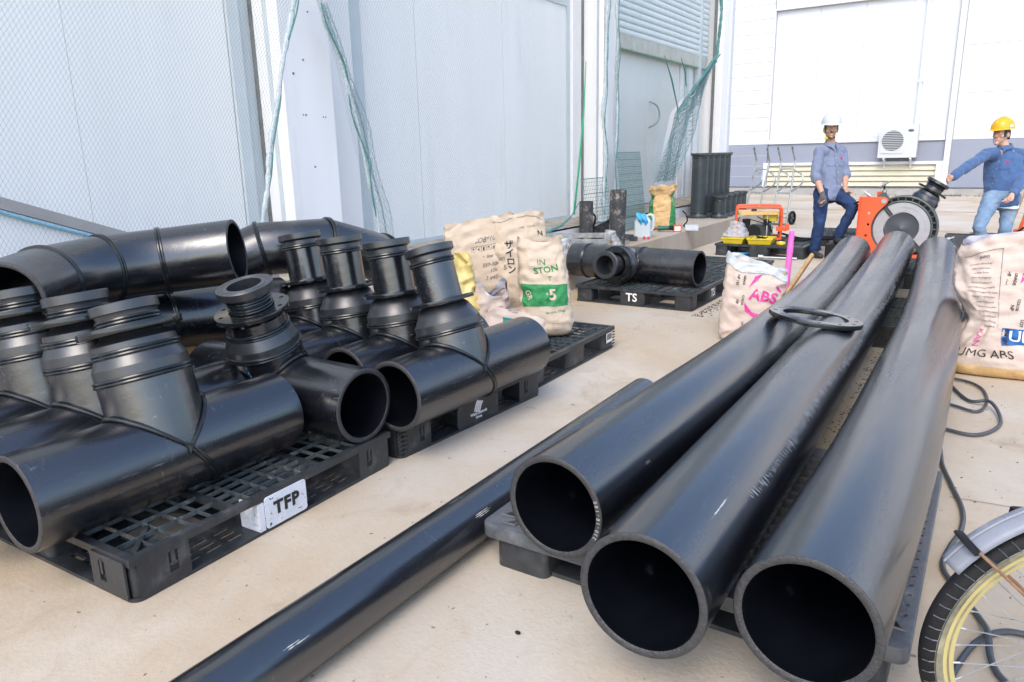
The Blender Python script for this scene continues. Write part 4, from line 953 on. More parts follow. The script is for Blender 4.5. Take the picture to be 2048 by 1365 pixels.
# ------------------------------------------------------------------ tees
def tee(name, label, loc, rotz, tilt, style, y_lo, y_hi, group='black plastic tee fittings'):
    """origin at the run's centre; run along local Y, branch along local Z, whole thing rolled by tilt about the run"""
    t = thing(name, label, 'pipe fitting', loc, (0, tilt, rotz), group)
    r = r315; w = 0.022; seg = 64
    mb = MB(); mb.sweep([(0, y_lo, 0), (0, y_hi, 0)], r, seg, caps=False); mb.build('run_pipe', M['tee'], t, sharp=80)
    mb = MB(); mb.sweep([(0, y_lo, 0), (0, y_hi, 0)], r - w, seg, caps=False); me = mb.mesh('bore'); me.flip_normals(); finish(me, 'bore', M['bore'], t, sharp=80)
    for y, s in ((y_lo, -1), (y_hi, 1)):
        mt = basis((0, y, 0), (1, 0, 0), (0, 0, 1 if s < 0 else -1))
        mb = MB(); mb.lathe([(r, -0.001), (r - .002, .002), (r - w + .002, .002), (r - w, 0)], mt, seg, caps=False); mb.build('pipe_end', M['cut'], t, sharp=60)
    # mitre weld bead: two half ellipses, then the butt bead round the belly
    for off, rr in ((-0.006, 0.0075), (0.006, 0.0075)):
        ring = []
        for k in range(72):
            a = 2 * PI * k / 72
            y = (r + .002) * math.cos(a); x = (r + .002) * math.sin(a); z = abs(y)
            ring.append((x, y + (off if y > 0 else -off) * 1.0, z + off))
        mb = MB(); mb.sweep(ring, rr, 8, closed=True); mb.build('weld_bead', M['bead'], t)
    for off in (-0.006, 0.006):
        mb = MB(); mb.sweep([((r + .002) * math.cos(a), off - .13 * math.sin(a), (r + .002) * math.sin(a)) for a in [PI + PI * k / 30 for k in range(31)]], 0.007, 8); mb.build('weld_bead', M['bead'], t)
    def ringbead(rad, z):
        mb = MB()
        for dz in (-0.006, 0.006): mb.sweep([(rad * math.cos(2 * PI * k / 56), rad * math.sin(2 * PI * k / 56), z + dz) for k in range(56)], 0.0068, 8, closed=True)
        mb.build('weld_bead', M['bead'], t)
    I = Matrix.Identity(4)
    # branch barrel starts on the mitre surface of the run, so nothing stands inside the bore
    def branch(top, m):
        vs = []; n = 64
        for zi in (0, 1):
            for k in range(n):
                a = 2 * PI * k / n; x = r * math.sin(a); y = r * math.cos(a); vs.append((x, y, (abs(y) if zi == 0 else top)))
        mb = MB(); mb.add(vs, [(k, n + k, n + (k + 1) % n, (k + 1) % n) for k in range(n)]); me = mb.mesh('branch_pipe'); me.flip_normals()
        finish(me, 'branch_pipe', m, t, sharp=80)
    if style == 'short':
        branch(0.275, M['tee']); ringbead(r + .002, 0.28)
        mb = MB(); mb.lathe([(r, .285), (r, .325), (.140, .362), (.138, .37)], I, seg, caps=False); mb.build('reducer', M['turned'], t, sharp=25)
        ringbead(.140, .372)
        mb = MB(); mb.lathe([(.139, .376), (.137, .405), (.106, .428), (.100, .44), (.100, .47)], I, seg, caps=False); mb.build('neck', M['turned'], t, sharp=25)
        flange_plate('backing_ring', .170, .108, .026, 8, .140, .011, M['gloss'], t, Matrix.Translation((0, 0, .436)))
        ringbead(.101, .478)
        mb = MB(); mb.lathe([(.100, .48), (.100, .495), (.104, .506), (.112, .508), (.112, .538), (.109, .541), (.076, .541), (.076, .45)], I, seg, caps=False); mb.build('stub_flange', M['turned'], t, sharp=25)
    elif style == 'long':
        branch(0.195, M['tee']); ringbead(r + .002, 0.20)
        mb = MB(); mb.lathe([(r + .001, .205), (r + .001, .245), (.148, .262), (.12, .315), (.103, .33)], I, seg, caps=False); mb.build('reducer', M['turned'], t, sharp=22)
        flange_plate('backing_ring', .152, .104, .020, 8, .132, .009, M['gloss'], t, Matrix.Translation((0, 0, .332)))
        mb = MB(); mb.lathe([(.101, .33), (.101, .53)], I, seg, caps=False); mb.build('neck_pipe', M['tee'], t)
        ringbead(.102, .532)
        mb = MB(); mb.lathe([(.1005, .536), (.1005, .565), (.113, .572), (.118, .576), (.118, .604), (.115, .607), (.080, .607), (.080, .50)], I, seg, caps=False); mb.build('stub_flange', M['turned'], t, sharp=25)
    elif style == 'open':
        branch(0.200, M['tee']); ringbead(r + .002, 0.205)
        mb = MB(); mb.lathe([(r, .21), (r, .245), (.133, .295)], I, seg, caps=False); mb.build('reducer', M['turned'], t, sharp=22)
        ringbead(.133, .298)
        mb = MB(); mb.lathe([(.130, .302), (.126, .35), (.10, .37), (.09, .375)], I, seg, caps=False); mb.build('neck', M['tee'], t, sharp=30)
        flange_plate('backing_ring', .158, .098, .022, 8, .134, .011, M['gloss'], t, Matrix.Translation((0, 0, .372)))
        mb = MB(); mb.lathe([(.086, .37), (.086, .455)], I, seg, caps=False); mb.build('neck_pipe', M['turned'], t)
        ringbead(.089, .405); ringbead(.088, .435)
        mb = MB(); mb.lathe([(.087, .455), (.10, .462), (.121, .468), (.121, .498), (.119, .501), (.110, .5005), (.108, .4985), (.105, .501), (.097, .5005), (.095, .4985), (.092, .501), (.073, .501), (.073, .30)], I, seg, caps=False); mb.build('stub_flange', M['turned'], t, sharp=20)
        mb = MB(); mb.lathe([(.073, .34), (0.0005, .34)], I, seg, caps=False); mb.build('bore', M['bore'], t)
        for z0, z1 in ((.176, .190), (.150, .165), (.128, .146), (.112, .124)):
            a_ = R(-18 - (0.176 - z0) * 60); a2 = a_ + .02; rr = r + .0008; mb = MB()
            mb.add([(-rr * math.cos(a_), -rr * math.sin(a_) * -1, z0), (-rr * math.cos(a2), rr * math.sin(a2), z0), (-rr * math.cos(a2), rr * math.sin(a2), z1), (-rr * math.cos(a_), rr * math.sin(a_), z1)], [(0, 1, 2, 3)]); mb.build('cyan_print', M['blue'], t, smooth=False)
    return t
ZR = 0.15 + r315 + 0.001
tee('tee_fitting', 'nearest black tee, its run reaching the left picture edge over the TFP pallet', (-2.380, 1.37, ZR), 0, R(-15), 'short', -0.495, 0.49)
tee('tee_fitting', 'second black tee from the front at left, half hidden by the nearest tee', (-2.715, 1.36, ZR), R(1), R(-11), 'short', -0.56, 0.52)
tee('tee_fitting', 'black tee with its flange cut by the left picture edge', (-3.05, 1.32, ZR), R(2), R(-11), 'short', -0.56, 0.56)
tee('tee_fitting', 'black tee lying crossways with open flange top and bolt ring', (-2.635, 2.078, ZR), R(90), R(-14), 'open', -0.535, 0.475)
tee('tee_fitting', 'black tee nearest the paper sacks, above the wing logo pallet', (-2.055, 2.68, ZR), R(-2), R(-16), 'long', -0.455, 0.56)
tee('tee_fitting', 'black tee just left of the one nearest the sacks', (-2.425, 2.72, ZR), R(-1), R(-9), 'long', -0.43, 0.53)
tee('tee_fitting', 'black tee third from the sacks in the long necked row', (-2.785, 2.74, ZR), R(-1), R(-8), 'long', -0.44, 0.53)
tee('tee_fitting', 'black tee farthest left of the long necked row, in front of the elbow', (-3.135, 2.80, ZR), R(-1), R(-10), 'long', -0.46, 0.50)

# the lying tee on the TS pallet, run along X, branch pointing at the camera
tt = thing('lying_tee', 'black tee lying on the TS pallet with its flanged branch towards the camera', 'pipe fitting', (-2.72, 6.26, ZR), (0, 0, R(-4)))
mb = MB(); mb.sweep([(-0.66, 0, 0), (0.62, 0, 0)], r315, 64, caps=False); mb.build('run_pipe', M['tee'], tt, sharp=80)
mb = MB(); mb.sweep([(-0.66, 0, 0), (0.62, 0, 0)], r315 - .02, 64, caps=False); me = mb.mesh('bore'); me.flip_normals(); finish(me, 'bore', M['bore'], tt, sharp=80)
for x, s in ((-0.66, -1), (0.62, 1)):
    mb = MB(); mb.lathe([(r315, -.001), (r315 - .002, .002), (r315 - .018, .002), (r315 - .02, 0)], basis((x, 0, 0), (0, s, 0), (0, 0, 1)), 64, caps=False); mb.build('pipe_end', M['cut'], tt, sharp=60)
for x in (-0.50, -0.488, 0.075, 0.087):
    mb = MB(); mb.sweep([(x, (r315 + .002) * math.cos(2 * PI * k / 56), (r315 + .002) * math.sin(2 * PI * k / 56)) for k in range(56)], .007, 8, closed=True); mb.build('weld_bead', M['bead'], tt)
bm_ = basis((-0.05, 0, 0), (1, 0, 0.0), (0.0, 0.10, 1)) 
def lat(name, prof, m, sharp=25):
    mb = MB(); mb.lathe(prof, bm_, 56, caps=False); mb.build(name, m, tt, sharp=sharp)
lat('branch_pipe', [(.155, .02), (.155, .18)], M['tee']); lat('reducer', [(.157, .18), (.157, .215), (.135, .25), (.11, .28)], M['turned'])
flange_plate('backing_ring', .160, .105, .02, 8, .134, .01, M['gloss'], tt, bm_ @ Matrix.Translation((0, 0, .282)))
lat('neck_pipe', [(.092, .27), (.092, .44)], M['tee']); lat('stub_flange', [(.092, .44), (.105, .452), (.120, .456), (.120, .485), (.117, .488), (.085, .488), (.080, .47), (.080, .28), (0.001, .28)], M['turned'])
mb = MB()
for z in (.185, .197): mb.sweep([bm_ @ Vector((.157 * math.cos(2 * PI * k / 56), .157 * math.sin(2 * PI * k / 56), z)) for k in range(56)], .006, 8, closed=True)
mb.build('weld_bead', M['bead'], tt)

# ------------------------------------------------------------------ segmented elbows
def elbow(label, pts, beads=True, open0=True, open1=True):
    base = Vector(pts[0]); base.z -= r315
    t = thing('elbow_fitting', label, 'pipe fitting', base, group='segmented black elbows')
    L = [Vector(p) - base for p in pts]
    mb = MB(); mb.sweep(L, r315, 64, caps=False); mb.build('elbow_wall', M['tee'], t, sharp=80)
    mb = MB(); mb.sweep(L, r315 - .02, 64, caps=False); me = mb.mesh('bore'); me.flip_normals(); finish(me, 'bore', M['bore'], t, sharp=80)
    for p, q_, on in ((L[0], L[1], open0), (L[-1], L[-2], open1)):
        d = (p - q_).normalized(); mb = MB(); mb.lathe([(r315, -.001), (r315 - .002, .002), (r315 - .018, .002), (r315 - .02, 0)], Matrix.Translation(p) @ d.to_track_quat('Z', 'Y').to_matrix().to_4x4(), 64, caps=False); mb.build('pipe_end', M['cut'], t, sharp=60)
    for i in range(1, len(L) - 1):
        a = (L[i] - L[i - 1]).normalized(); c = (L[i + 1] - L[i]).normalized(); nb = (a + c).normalized()
        u = a.cross(Vector((0, 0, 1)));
        if u.length < .1: u = a.cross(Vector((1, 0, 0)))
        u.normalize(); w = u.cross(a)
        for off in (-.006, .006):
            ring = []
            for k in range(56):
                an = 2 * PI * k / 56; o_ = (u * math.cos(an) + w * math.sin(an)) * (r315 + .002); o_ = o_ - a * (o_.dot(nb) / a.dot(nb)); ring.append(L[i] + o_ + nb * off)
            mb = MB(); mb.sweep(ring, .007, 8, closed=True); mb.build('weld_bead', M['bead'], t)
    return t
elbow('upper segmented black elbow stacked at the far left with its open end to the right', [(-3.12, 2.30, .870), (-3.40, 2.08, .835), (-3.46, 1.82, .825), (-3.38, 1.52, .81), (-3.12, 1.24, .80)])
elbow('lower segmented black elbow lying beneath the upper one at far left', [(-3.36, 2.74, .50), (-3.46, 2.42, .505), (-3.53, 2.12, .515), (-3.55, 1.80, .52), (-3.50, 1.48, .52), (-3.32, 1.1, .52)])
elbow('arched segmented black elbow behind the long necked tees, below the white column', [(-3.95, 2.35, .55), (-3.65, 2.87, .79), (-3.38, 3.12, .80), (-3.42, 3.62, .66), (-3.50, 3.95, .46)])

for yy, lb in ((1.50, 'timber bearer under the lower black elbow, nearer the camera'), (2.30, 'timber bearer under the lower black elbow, farther back')):
    tb = thing('timber_bearer', lb, 'timber', (-3.50, yy, .286)); mb = MB(); mb.box(-.22, .02, -.045, .045, 0, .058); mb.build('block', M['wood'], tb, smooth=False)

# ------------------------------------------------------------------ paper sacks
class Sack:
    def __init__(s, w, d, h, wt, dt, lean=(0, 0), amp=0.012, seed=0, rim=None, p=0.62, twist=0.0, fold=None):
        s.__dict__.update(locals())
    def th(s, sx): return 2 * PI - math.acos(max(-1, min(1, math.copysign(abs(sx) ** (1 / s.p), sx))))
    def S(s, th, v, off=0.0):
        v_ = max(0.0, v); k = v_ ** 1.5
        W = (s.w * (1 - k) + s.wt * k) / 2; Dp = (s.d * (1 - k) + s.dt * k) / 2
        if v_ < 0.12: q = math.sqrt(max(0, 1 - (1 - v_ / 0.12) ** 2)); W *= 0.80 + 0.20 * q; Dp *= 0.65 + 0.35 * q
        c, sn = math.cos(th), math.sin(th)
        x = W * math.copysign(abs(c) ** s.p, c); y = Dp * math.copysign(abs(sn) ** s.p, sn)
        tw = s.twist * v_; x, y = x * math.cos(tw) - y * math.sin(tw), x * math.sin(tw) + y * math.cos(tw)
        z = s.h * v_
        if s.rim and v_ > 0.6: z += s.rim(th) * (v_ - 0.6) / 0.4
        q = Vector((x * 5.5 + s.seed * 3.1, y * 5.5, z * 5.5)); q2 = q * 2.3
        n1 = 1 - 2 * abs(noise.noise(q)); n2 = 1 - 2 * abs(noise.noise(q2)); n3 = noise.noise(q2 * 2.6)
        a = s.amp * min(1, v_ * 6 + 0.2); n1 = n1 if n1 < .55 else .55 - (n1 - .55) * 1.2; disp = a * (n1 * 1.0 + n2 * 0.6 + n3 * 0.3) + off
        nn = Vector((c / max(W, .01), sn / max(Dp, .01))).normalized()
        nx, ny = nn.x, nn.y; nx, ny = nx * math.cos(tw) - ny * math.sin(tw), nx * math.sin(tw) + ny * math.cos(tw)
        if s.fold: fx, fy = s.fold(v_)
        else: fx = fy = 0.0
        return Vector((x + nx * disp + s.lean[0] * v_ + fx, y + ny * disp + s.lean[1] * v_ + fy, z + 0.3 * a * n2))
    def mesh(s, name, m, parent, nu=72, nv=56, v0=0.0, v1=1.0, off=0.0, bottom=True):
        mb = MB(); vs = [s.S(2 * PI * i / nu, v0 + (v1 - v0) * j / nv, off) for j in range(nv + 1) for i in range(nu)]
        fs = [(j * nu + i, j * nu + (i + 1) % nu, (j + 1) * nu + (i + 1) % nu, (j + 1) * nu + i) for j in range(nv) for i in range(nu)]
        mb.add(vs, fs)
        if bottom: mb.face(*range(nu - 1, -1, -1))
        return mb.build(name, m, parent, sharp=60)
    def put(s, name, me, x0, z0, m, parent, ang=0.0, off=0.0035):
        """lay a flat print (metres) on the front of the sack, centred at x0,z0"""
        bm = bmesh.new(); bm.from_mesh(me)
        bmesh.ops.triangulate(bm, faces=bm.faces)
        for _ in range(2):
            long = [e for e in bm.edges if e.calc_length() > 0.025]
            if long: bmesh.ops.subdivide_edges(bm, edges=long, cuts=1)
            bmesh.ops.triangulate(bm, faces=bm.faces)
        ca, sa = math.cos(ang), math.sin(ang)
        for v in bm.verts:
            x = x0 + v.co.x * ca - v.co.y * sa; z = z0 + v.co.x * sa + v.co.y * ca
            vv = z / s.h; k = max(0, vv) ** 1.5; W = (s.w * (1 - k) + s.wt * k) / 2
            v.co = s.S(s.th(max(-.999, min(.999, x / W))), vv, off)
        bm.to_mesh(me); bm.free()
        return finish(me, name, m, parent, smooth=False)
    def text(s, txt, size, x0, z0, m, parent, ang=0.0, bold=0.0, name='lettering', **k):
        return s.put(name, text_mesh(txt, size, 0, bold=bold, **k), x0, z0, m, parent, ang)
    def patch(s, name, poly, m, parent, x0=0, z0=0, off=0.0025):
        mb = MB(); xs_ = [p[0] for p in poly]; me = mb.add([(x, y, 0) for x, y in poly], [tuple(range(len(poly)))]).mesh(name)
        bm = bmesh.new(); bm.from_mesh(me); bmesh.ops.triangulate(bm, faces=bm.faces)
        for _ in range(5):
            long = [e for e in bm.edges if e.calc_length() > 0.018]
            if long: bmesh.ops.subdivide_edges(bm, edges=long, cuts=1)
            bmesh.ops.triangulate(bm, faces=bm.faces)
        bm.to_mesh(me); bm.free()
        return s.put(name, me, x0, z0, m, parent, 0.0, off)
SG = 'open paper sacks'
# green-banded sack
a = Sack(.33, .25, .62, .27, .13, lean=(-0.04, .06), amp=.017, seed=1, rim=lambda th: .012 * math.sin(th * 2 + 1) + .008 * math.sin(5 * th))
t = thing('paper_sack', 'kraft paper sack with green band and ISTON lettering at the front right', 'sack', (-2.40, 4.09, .152), (0, 0, R(33)), SG)
t['label'] = 'kraft paper sack with a wide green band and green lettering, in front of the others'
a.mesh('sack_body', M['kraft'], t)
a.patch('green_band', [(-.139, .20), (.139, .20), (.139, .335), (-.139, .345)], M['ink_green'], t)
a.text('IN', .055, -.005, .485, M['ink_green'], t); a.text('STON', .058, .02, .435, M['ink_green'], t, .12, .0012); a.text('T', .04, .04, .375, M['ink_green'], t)
a.text('5', .095, .05, .27, M['kraft'], t, bold=.003, name='numeral').location = (0.0, -0.001, 0.0)
a.text('GR', .045, -.10, .275, M['kraft'], t, -1.3, .001); a.text('Nr area 25kgs', .022, .06, .165, M['ink_green'], t, .1)
for k in range(4): a.text('polymer resin granules net', .0075, .07, .055 + .012 * k, M['dark_ink'], t, .05)
# tall one lettered Asahi
b = Sack(.36, .22, .74, .36, .10, lean=(-.03, .07), amp=.018, seed=3, rim=lambda th: .02 * math.sin(th + 2) + .012 * math.sin(4 * th))
t = thing('paper_sack', 'tallest kraft paper sack, lettered Asahi, standing behind the green banded one', 'sack', (-2.79, 4.42, .152), (0, 0, R(36)), SG)
b.mesh('sack_body', M['kraft'], t)
b.text('Asahi', .055, .075, .535, M['ink'], t, .02, .0008); b.text('N', .045, .145, .60, M['ink'], t, 0, .001); b.text('TYPE', .016, .02, .645, M['dark_ink'], t); b.text('COLOR', .016, .085, .645, M['dark_ink'], t)
for i, ch in enumerate('ザイロン'): b.text(ch, .062, -.075 + .003 * i, .535 - .058 * i, M['ink'], t, 0, .0012)
b.patch('seam_stitch', [(-.17, .690), (-.06, .715), (.06, .715), (.17, .690), (.17, .693), (.06, .718), (-.06, .718), (-.17, .693)], M['dark_ink'], t)
b.text('5', .04, -.11, .38, M['dark_ink'], t); b.text('-500T', .03, -.14, .44, M['dark_ink'], t, .1)
# wide one with hand writing
c = Sack(.50, .20, .70, .48, .09, lean=(.0, .06), amp=.017, seed=5, rim=lambda th: .045 * math.cos(th) + .02 * math.sin(3 * th))
t = thing('paper_sack', 'wide kraft paper sack with handwriting and a row of small handling symbols', 'sack', (-3.05, 4.26, .152), (0, 0, R(36)), SG)
c.mesh('sack_body', M['kraft'], t)
for txt, x, z, sz in (('SOB*100T', .06, .565, .045), ('550-10m', .075, .40, .036), ('10k', .09, .36, .036), ('3 #45', .075, .31, .036), ('a  liter', .055, .455, .03)): c.text(txt, sz, x, z, M['dark_ink'], t, .15, shear=.4)
for k in range(5):
    x = -.045 + k * .036; z = .498 + k * .0045
    c.patch('handling_symbol', [(x - .016, z - .016), (x + .016, z - .013), (x + .016, z - .0115), (x - .016, z - .0145)], M['ink'], t); c.patch('handling_symbol', [(x - .016, z + .014), (x + .016, z + .017), (x + .016, z + .0185), (x - .016, z + .0155)], M['ink'], t)
    c.patch('handling_symbol', [(x - .0165, z - .016), (x - .015, z - .016), (x - .015, z + .015), (x - .0165, z + .015)], M['ink'], t)
    c.patch('handling_symbol', [[(x - .009, z), (x, z + .011), (x + .009, z)], [(x - .008, z - .007), (x + .008, z - .007), (x + .004, z + .008)], [(x - .005, z - .01), (x + .006, z - .008), (x + .006, z + .01), (x - .003, z + .008)]][k % 3], M['ink'], t)
c.patch('handling_symbol', [(-.15, .46), (-.12, .445), (-.10, .46), (-.10, .463), (-.12, .449), (-.148, .464)], M['ink'], t)
c.text('TOTAL', .022, -.19, .40, M['dark_ink'], t, -1.5)
# folded teal-printed sack lying in front
d = Sack(.42, .20, .17, .36, .10, amp=.013, seed=8, rim=lambda th: .03 * math.sin(2 * th), lean=(.02, .02), p=.7)
t = thing('paper_sack', 'crumpled low paper sack with teal quarter ring print lying before the others', 'sack', (-2.55, 3.92, .155), (0, 0, R(28)), SG)
d.mesh('sack_body', M['kraft_pink'], t, nv=30)
arc = [(.03 + .11 * math.cos(a), .13 + .11 * math.sin(a)) for a in [PI + PI * i / 10 * .85 for i in range(11)]] + [(.05 + .045 * math.cos(a), .125 + .045 * math.sin(a)) for a in [PI + PI * i / 10 * .85 for i in range(10, -1, -1)]]
d.patch('teal_print', arc, M['ink_teal'], t); d.text('AKULON', .016, -.02, .165, M['dark_ink'], t, -.1)
mb = MB()
t2 = thing('paper_sack', 'small rumpled brown paper sack squeezed between the teal print and writing sacks', 'sack', (-2.80, 4.02, .155), (0, 0, R(50)), SG)
e = Sack(.24, .20, .27, .20, .15, amp=.02, seed=11, rim=lambda th: .05 * math.sin(th * 2 + 1)); e.mesh('sack_body', M['kraft_pink'], t2, nv=36)
e.mesh('inner_liner', M['liner'], t2, nv=10, v0=.86, v1=1.06, off=-.01, bottom=False)
t2 = thing('waxed_paper_bag', 'yellow waxed paper bag collapsed behind the tee flange and beside the sacks', 'bag', (-2.93, 3.90, .155), (0, 0, R(40)))
e = Sack(.26, .22, .46, .14, .06, amp=.028, seed=14, rim=lambda th: .06 * math.sin(th + .5), lean=(-.05, .03)); e.mesh('bag_body', M['film_yellow'], t2, nv=44)
t2 = thing('clear_bag', 'crumpled clear plastic bag tucked beside the green banded sack', 'bag', (-2.62, 4.75, .285), (0, 0, 0)); t2.location = (-3.50, 6.25, .285)
e = Sack(.16, .14, .22, .08, .07, amp=.03, seed=17); e.mesh('bag_body', M['clear'], t2, nv=30)
# left magenta sack beside the pipes
a = Sack(.40, .20, .52, .37, .16, lean=(.03, .05), amp=.018, seed=21, rim=lambda th: -.065 * math.cos(th) + .012 * math.sin(4 * th))
t = thing('paper_sack', 'pale paper sack with magenta ABS print and white liner, left of the big pipes', 'sack', (-1.36, 5.12, 0), (0, 0, R(14)))
a.mesh('sack_body', M['kraft_pink'], t)
a.mesh('inner_liner', M['liner_white'], t, nv=14, v0=.93, v1=1.05, off=.006, bottom=False)
a.text('ABS', .10, .065, .325, M['ink_pink'], t, -.16, .003, spacing=1.05)
a.patch('magenta_bar', [(-.035, .38), (-.005, .46), (.045, .475), (.0, .42)], M['ink_pink'], t); a.patch('magenta_bar', [(-.055, .285), (-.045, .22), (.05, .16), (.085, .19), (.0, .22)], M['ink_pink'], t)
a.patch('magenta_bar', [(.13, .40), (.17, .36), (.17, .385), (.14, .42)], M['ink_pink'], t)
for txt, x, z, sz in (('GRADE', -.068, .43, .020), ('HP 181', -.108, .425, .024), ('COLOR', -.065, .295, .020), ('NP', -.100, .285, .024), ('LOT', -.05, .13, .020)): a.text(txt, sz, x, z, M['ink'], t, -PI / 2 - .05, .0004)
# large right sack
fold = lambda v: (0.035 * math.sin(v * 6.0), -0.03 * math.sin(v * 5.0))
a = Sack(.50, .34, .80, .41, .20, lean=(-.01, .03), amp=.022, seed=31, rim=lambda th: .055 * math.cos(th) + .012 * math.sin(3 * th), fold=None)
_S = a.S
def pinch(th, v, off=0.0):
    p = _S(th, v, off); k = math.exp(-((v - .40) / .16) ** 2); left = max(0.0, -p.x) / .2
    p.x += 0.10 * k * min(1.0, left); p.x += 0.05 * (max(0.0, .30 - v) / .30) * (1 + p.x / .2)
    return p
a.S = pinch
t = thing('paper_sack', 'large pale paper sack leaning on the rightmost big pipe, marked UMG ABS', 'sack', (.085, 5.02, 0), (0, 0, R(5)))
a.mesh('sack_body', M['kraft_pink'], t, nu=96, nv=80)
a.mesh('inner_liner', M['liner'], t, nv=8, v0=.93, v1=1.015, off=-.006, bottom=False)
a.mesh('sack_base', M['kraft_yellow'], t, nu=96, nv=8, v0=0.0, v1=0.085, off=.003, bottom=False)
a.text('UMG ABS', .062, -.07, .145, M['ink'], t, .02, 0.0); a.text('JG', .08, .20, .15, M['ink'], t, 0, .002, shear=.3)
a.patch('blue_panel', [(.015, .20), (.19, .215), (.19, .29), (.015, .30)], M['ink_blue'], t)
a.put('lettering', text_mesh('UN', .085, 0, bold=.0015), .11, .252, M['white'], t, 0, .0055); a.put('lettering', text_mesh('ABS MG', .026, 0, bold=.0005), .036, .25, M['ink'], t, 1.5, .0055)
a.text('KAN', .05, -.14, .235, M['ink_pink'], t, -1.4)
a.text('A', .11, .165, .50, M['ink_pink'], t, -.1, .003); a.patch('magenta_bar', [(.075, .545), (.175, .64), (.19, .70), (.085, .60)], M['ink_pink'], t); a.patch('magenta_bar', [(.10, .44), (.165, .37), (.19, .39), (.14, .41)], M['ink_pink'], t)
for txt, x, z, sz in (('GRADE', .05, .57, .019), ('HP 181', .018, .57, .024), ('COLOR', .075, .43, .019), ('NP', .05, .415, .024), ('LOT', .10, .33, .022)): a.text(txt, sz, x, z, M['ink'], t, -PI / 2 - .1, .0004)
for k in range(14):
    q = random.Random(k); a.text(''.join(q.choice('abcdefghilmnoprstu ') for _ in range(q.randint(14, 26))), .0135, -.115 + .004 * k * .5, .655 - .027 * k, M['dark_ink'], t, -.02 + .01 * (k % 3))
a.text('INFO', .02, -.10, .69, M['dark_ink'], t, 0, .0005)
a.patch('print_border', [(-.19, .715), (-.02, .725), (-.018, .30), (-.0155, .30), (-.0175, .728), (-.19, .718)], M['dark_ink'], t)
# green and brown sack on the platform
a = Sack(.36, .26, .56, .26, .20, amp=.018, seed=41, rim=lambda th: .02 * math.sin(3 * th) + .015 * math.cos(th), p=.8)
_S3 = a.S
def waist(th, v, off=0.0):
    p = _S3(th, v, off); k = 1 + 0.32 * max(0, v - .82) / .18 - .10 * math.exp(-((v - .78) / .08) ** 2); p.x *= k; p.y *= k
    p.z += 0.006 * math.sin(p.z * 90) ; return p
a.S = waist
t = thing('paper_sack', 'brown paper sack with green sides standing open on the platform', 'sack', (-3.77, 9.52, .287), (0, 0, R(20)))
a.mesh('sack_body', M['kraft_yellow'], t)
for x, s in ((-1, 1), (1, 1)): a.patch('green_side', [(x * .095, .02), (x * .172, .02), (x * .152, .50), (x * .118, .50)] if x > 0 else [(-.172, .12), (-.105, .12), (-.115, .50), (-.14, .50)], M['ink_green'], t)
a.text('MASTER C', .03, -.135, .35, M['kraft'], t, 1.3); a.text('ZEND ORG', .026, .135, .36, M['kraft'], t, -1.4)
t = thing('crumpled_packing', 'crumpled pink lining paper filling the mouth of the brown sack', 'paper', (-3.77, 9.52, .83))
mb = MB()
for i in range(14):
    q = random.Random(i); mb.ball((q.uniform(-.08, .08), q.uniform(-.05, .05), q.uniform(-.03, .03)), (q.uniform(.03, .06), q.uniform(.03, .05), q.uniform(.015, .03)), Matrix.Rotation(q.random() * 3, 4, 'Y'), 7, 5)
M['packing'] = mat('pinkish_paper', (0.60, 0.42, 0.35), 0.8, var=0.15, vscale=20, bump=0.5, bscale=40)
mb.build('crumpled_paper', M['packing'], t, smooth=False)
t['label'] = 'crumpled pinkish paper filling the mouth of the green sided sack'

# ------------------------------------------------------------------ tubes, spools and odds on the platform
def tube(name, label, loc, r, h, m, lean=0.0, wall=0.012):
    t = thing(name, label, 'tube', loc, (0, lean, 0))
    mb = MB(); mb.lathe([(r - wall, h), (r, h), (r, 0), (r - wall, 0)], Matrix.Identity(4), 32, caps=False); mb.build('tube_wall', m, t)
    mb = MB(); mb.lathe([(r - wall, h - .001), (r - wall, 0.01), (0.0005, 0.01)], Matrix.Identity(4), 32, caps=False); mb.build('bore', M['bore'], t)
    return t
tube('upright_tube', 'shorter dark upright tube standing by the green strap', (-4.08, 7.90, .286), .083, .47, M['tube_old'])
tube('upright_tube', 'taller scuffed upright tube on the platform edge behind the lying tee', (-3.55, 7.62, .286), .092, .62, M['tube_old'], R(1.2))
def spool(label, loc, r, rf, h, group, name):
    t = thing(name, label, 'flanged pipe', loc, group=group)
    mb = MB(); mb.lathe([(rf, 0), (rf, .028), (rf - .004, .032), (r + .015, .034), (r, .06)], Matrix.Identity(4), 40); mb.build('bottom_flange', M['tube_flange'], t, sharp=25)
    mb = MB(); mb.lathe([(r, .055), (r, h - .055)], Matrix.Identity(4), 40, caps=False); mb.build('pipe_wall', M['tube_flange'], t)
    mb = MB(); mb.lathe([(r, h - .06), (r + .012, h - .034), (rf - .02, h - .03), (rf - .02, h - .002), (rf - .023, h), (r - .02, h), (r - .02, h - .3)], Matrix.Identity(4), 40, caps=False); mb.build('top_flange', M['tube_flange'], t, sharp=25)
    for z in (.075, h - .075):
        mb = MB(); mb.sweep([((r + .001) * math.cos(2 * PI * k / 40), (r + .001) * math.sin(2 * PI * k / 40), z) for k in range(40)], .005, 6, closed=True); mb.build('weld_bead', M['bead'], t)
    return t
s0 = spool('tall flanged black pipe standing nearest in its row of five', (-3.93, 11.45, .286), .125, .172, .99, 'tall flanged pipes standing in a row', 'tall_flanged_pipe')
for k, lb in enumerate(('tall flanged black pipe second from the front of its row', 'tall flanged black pipe in the middle of its row of five', 'tall flanged black pipe second from the back of its row', 'tall flanged black pipe standing farthest back in its row')):
    dup(s0, lb, (-3.96 - .03 * k, 11.45 + .385 * (k + 1), .286))
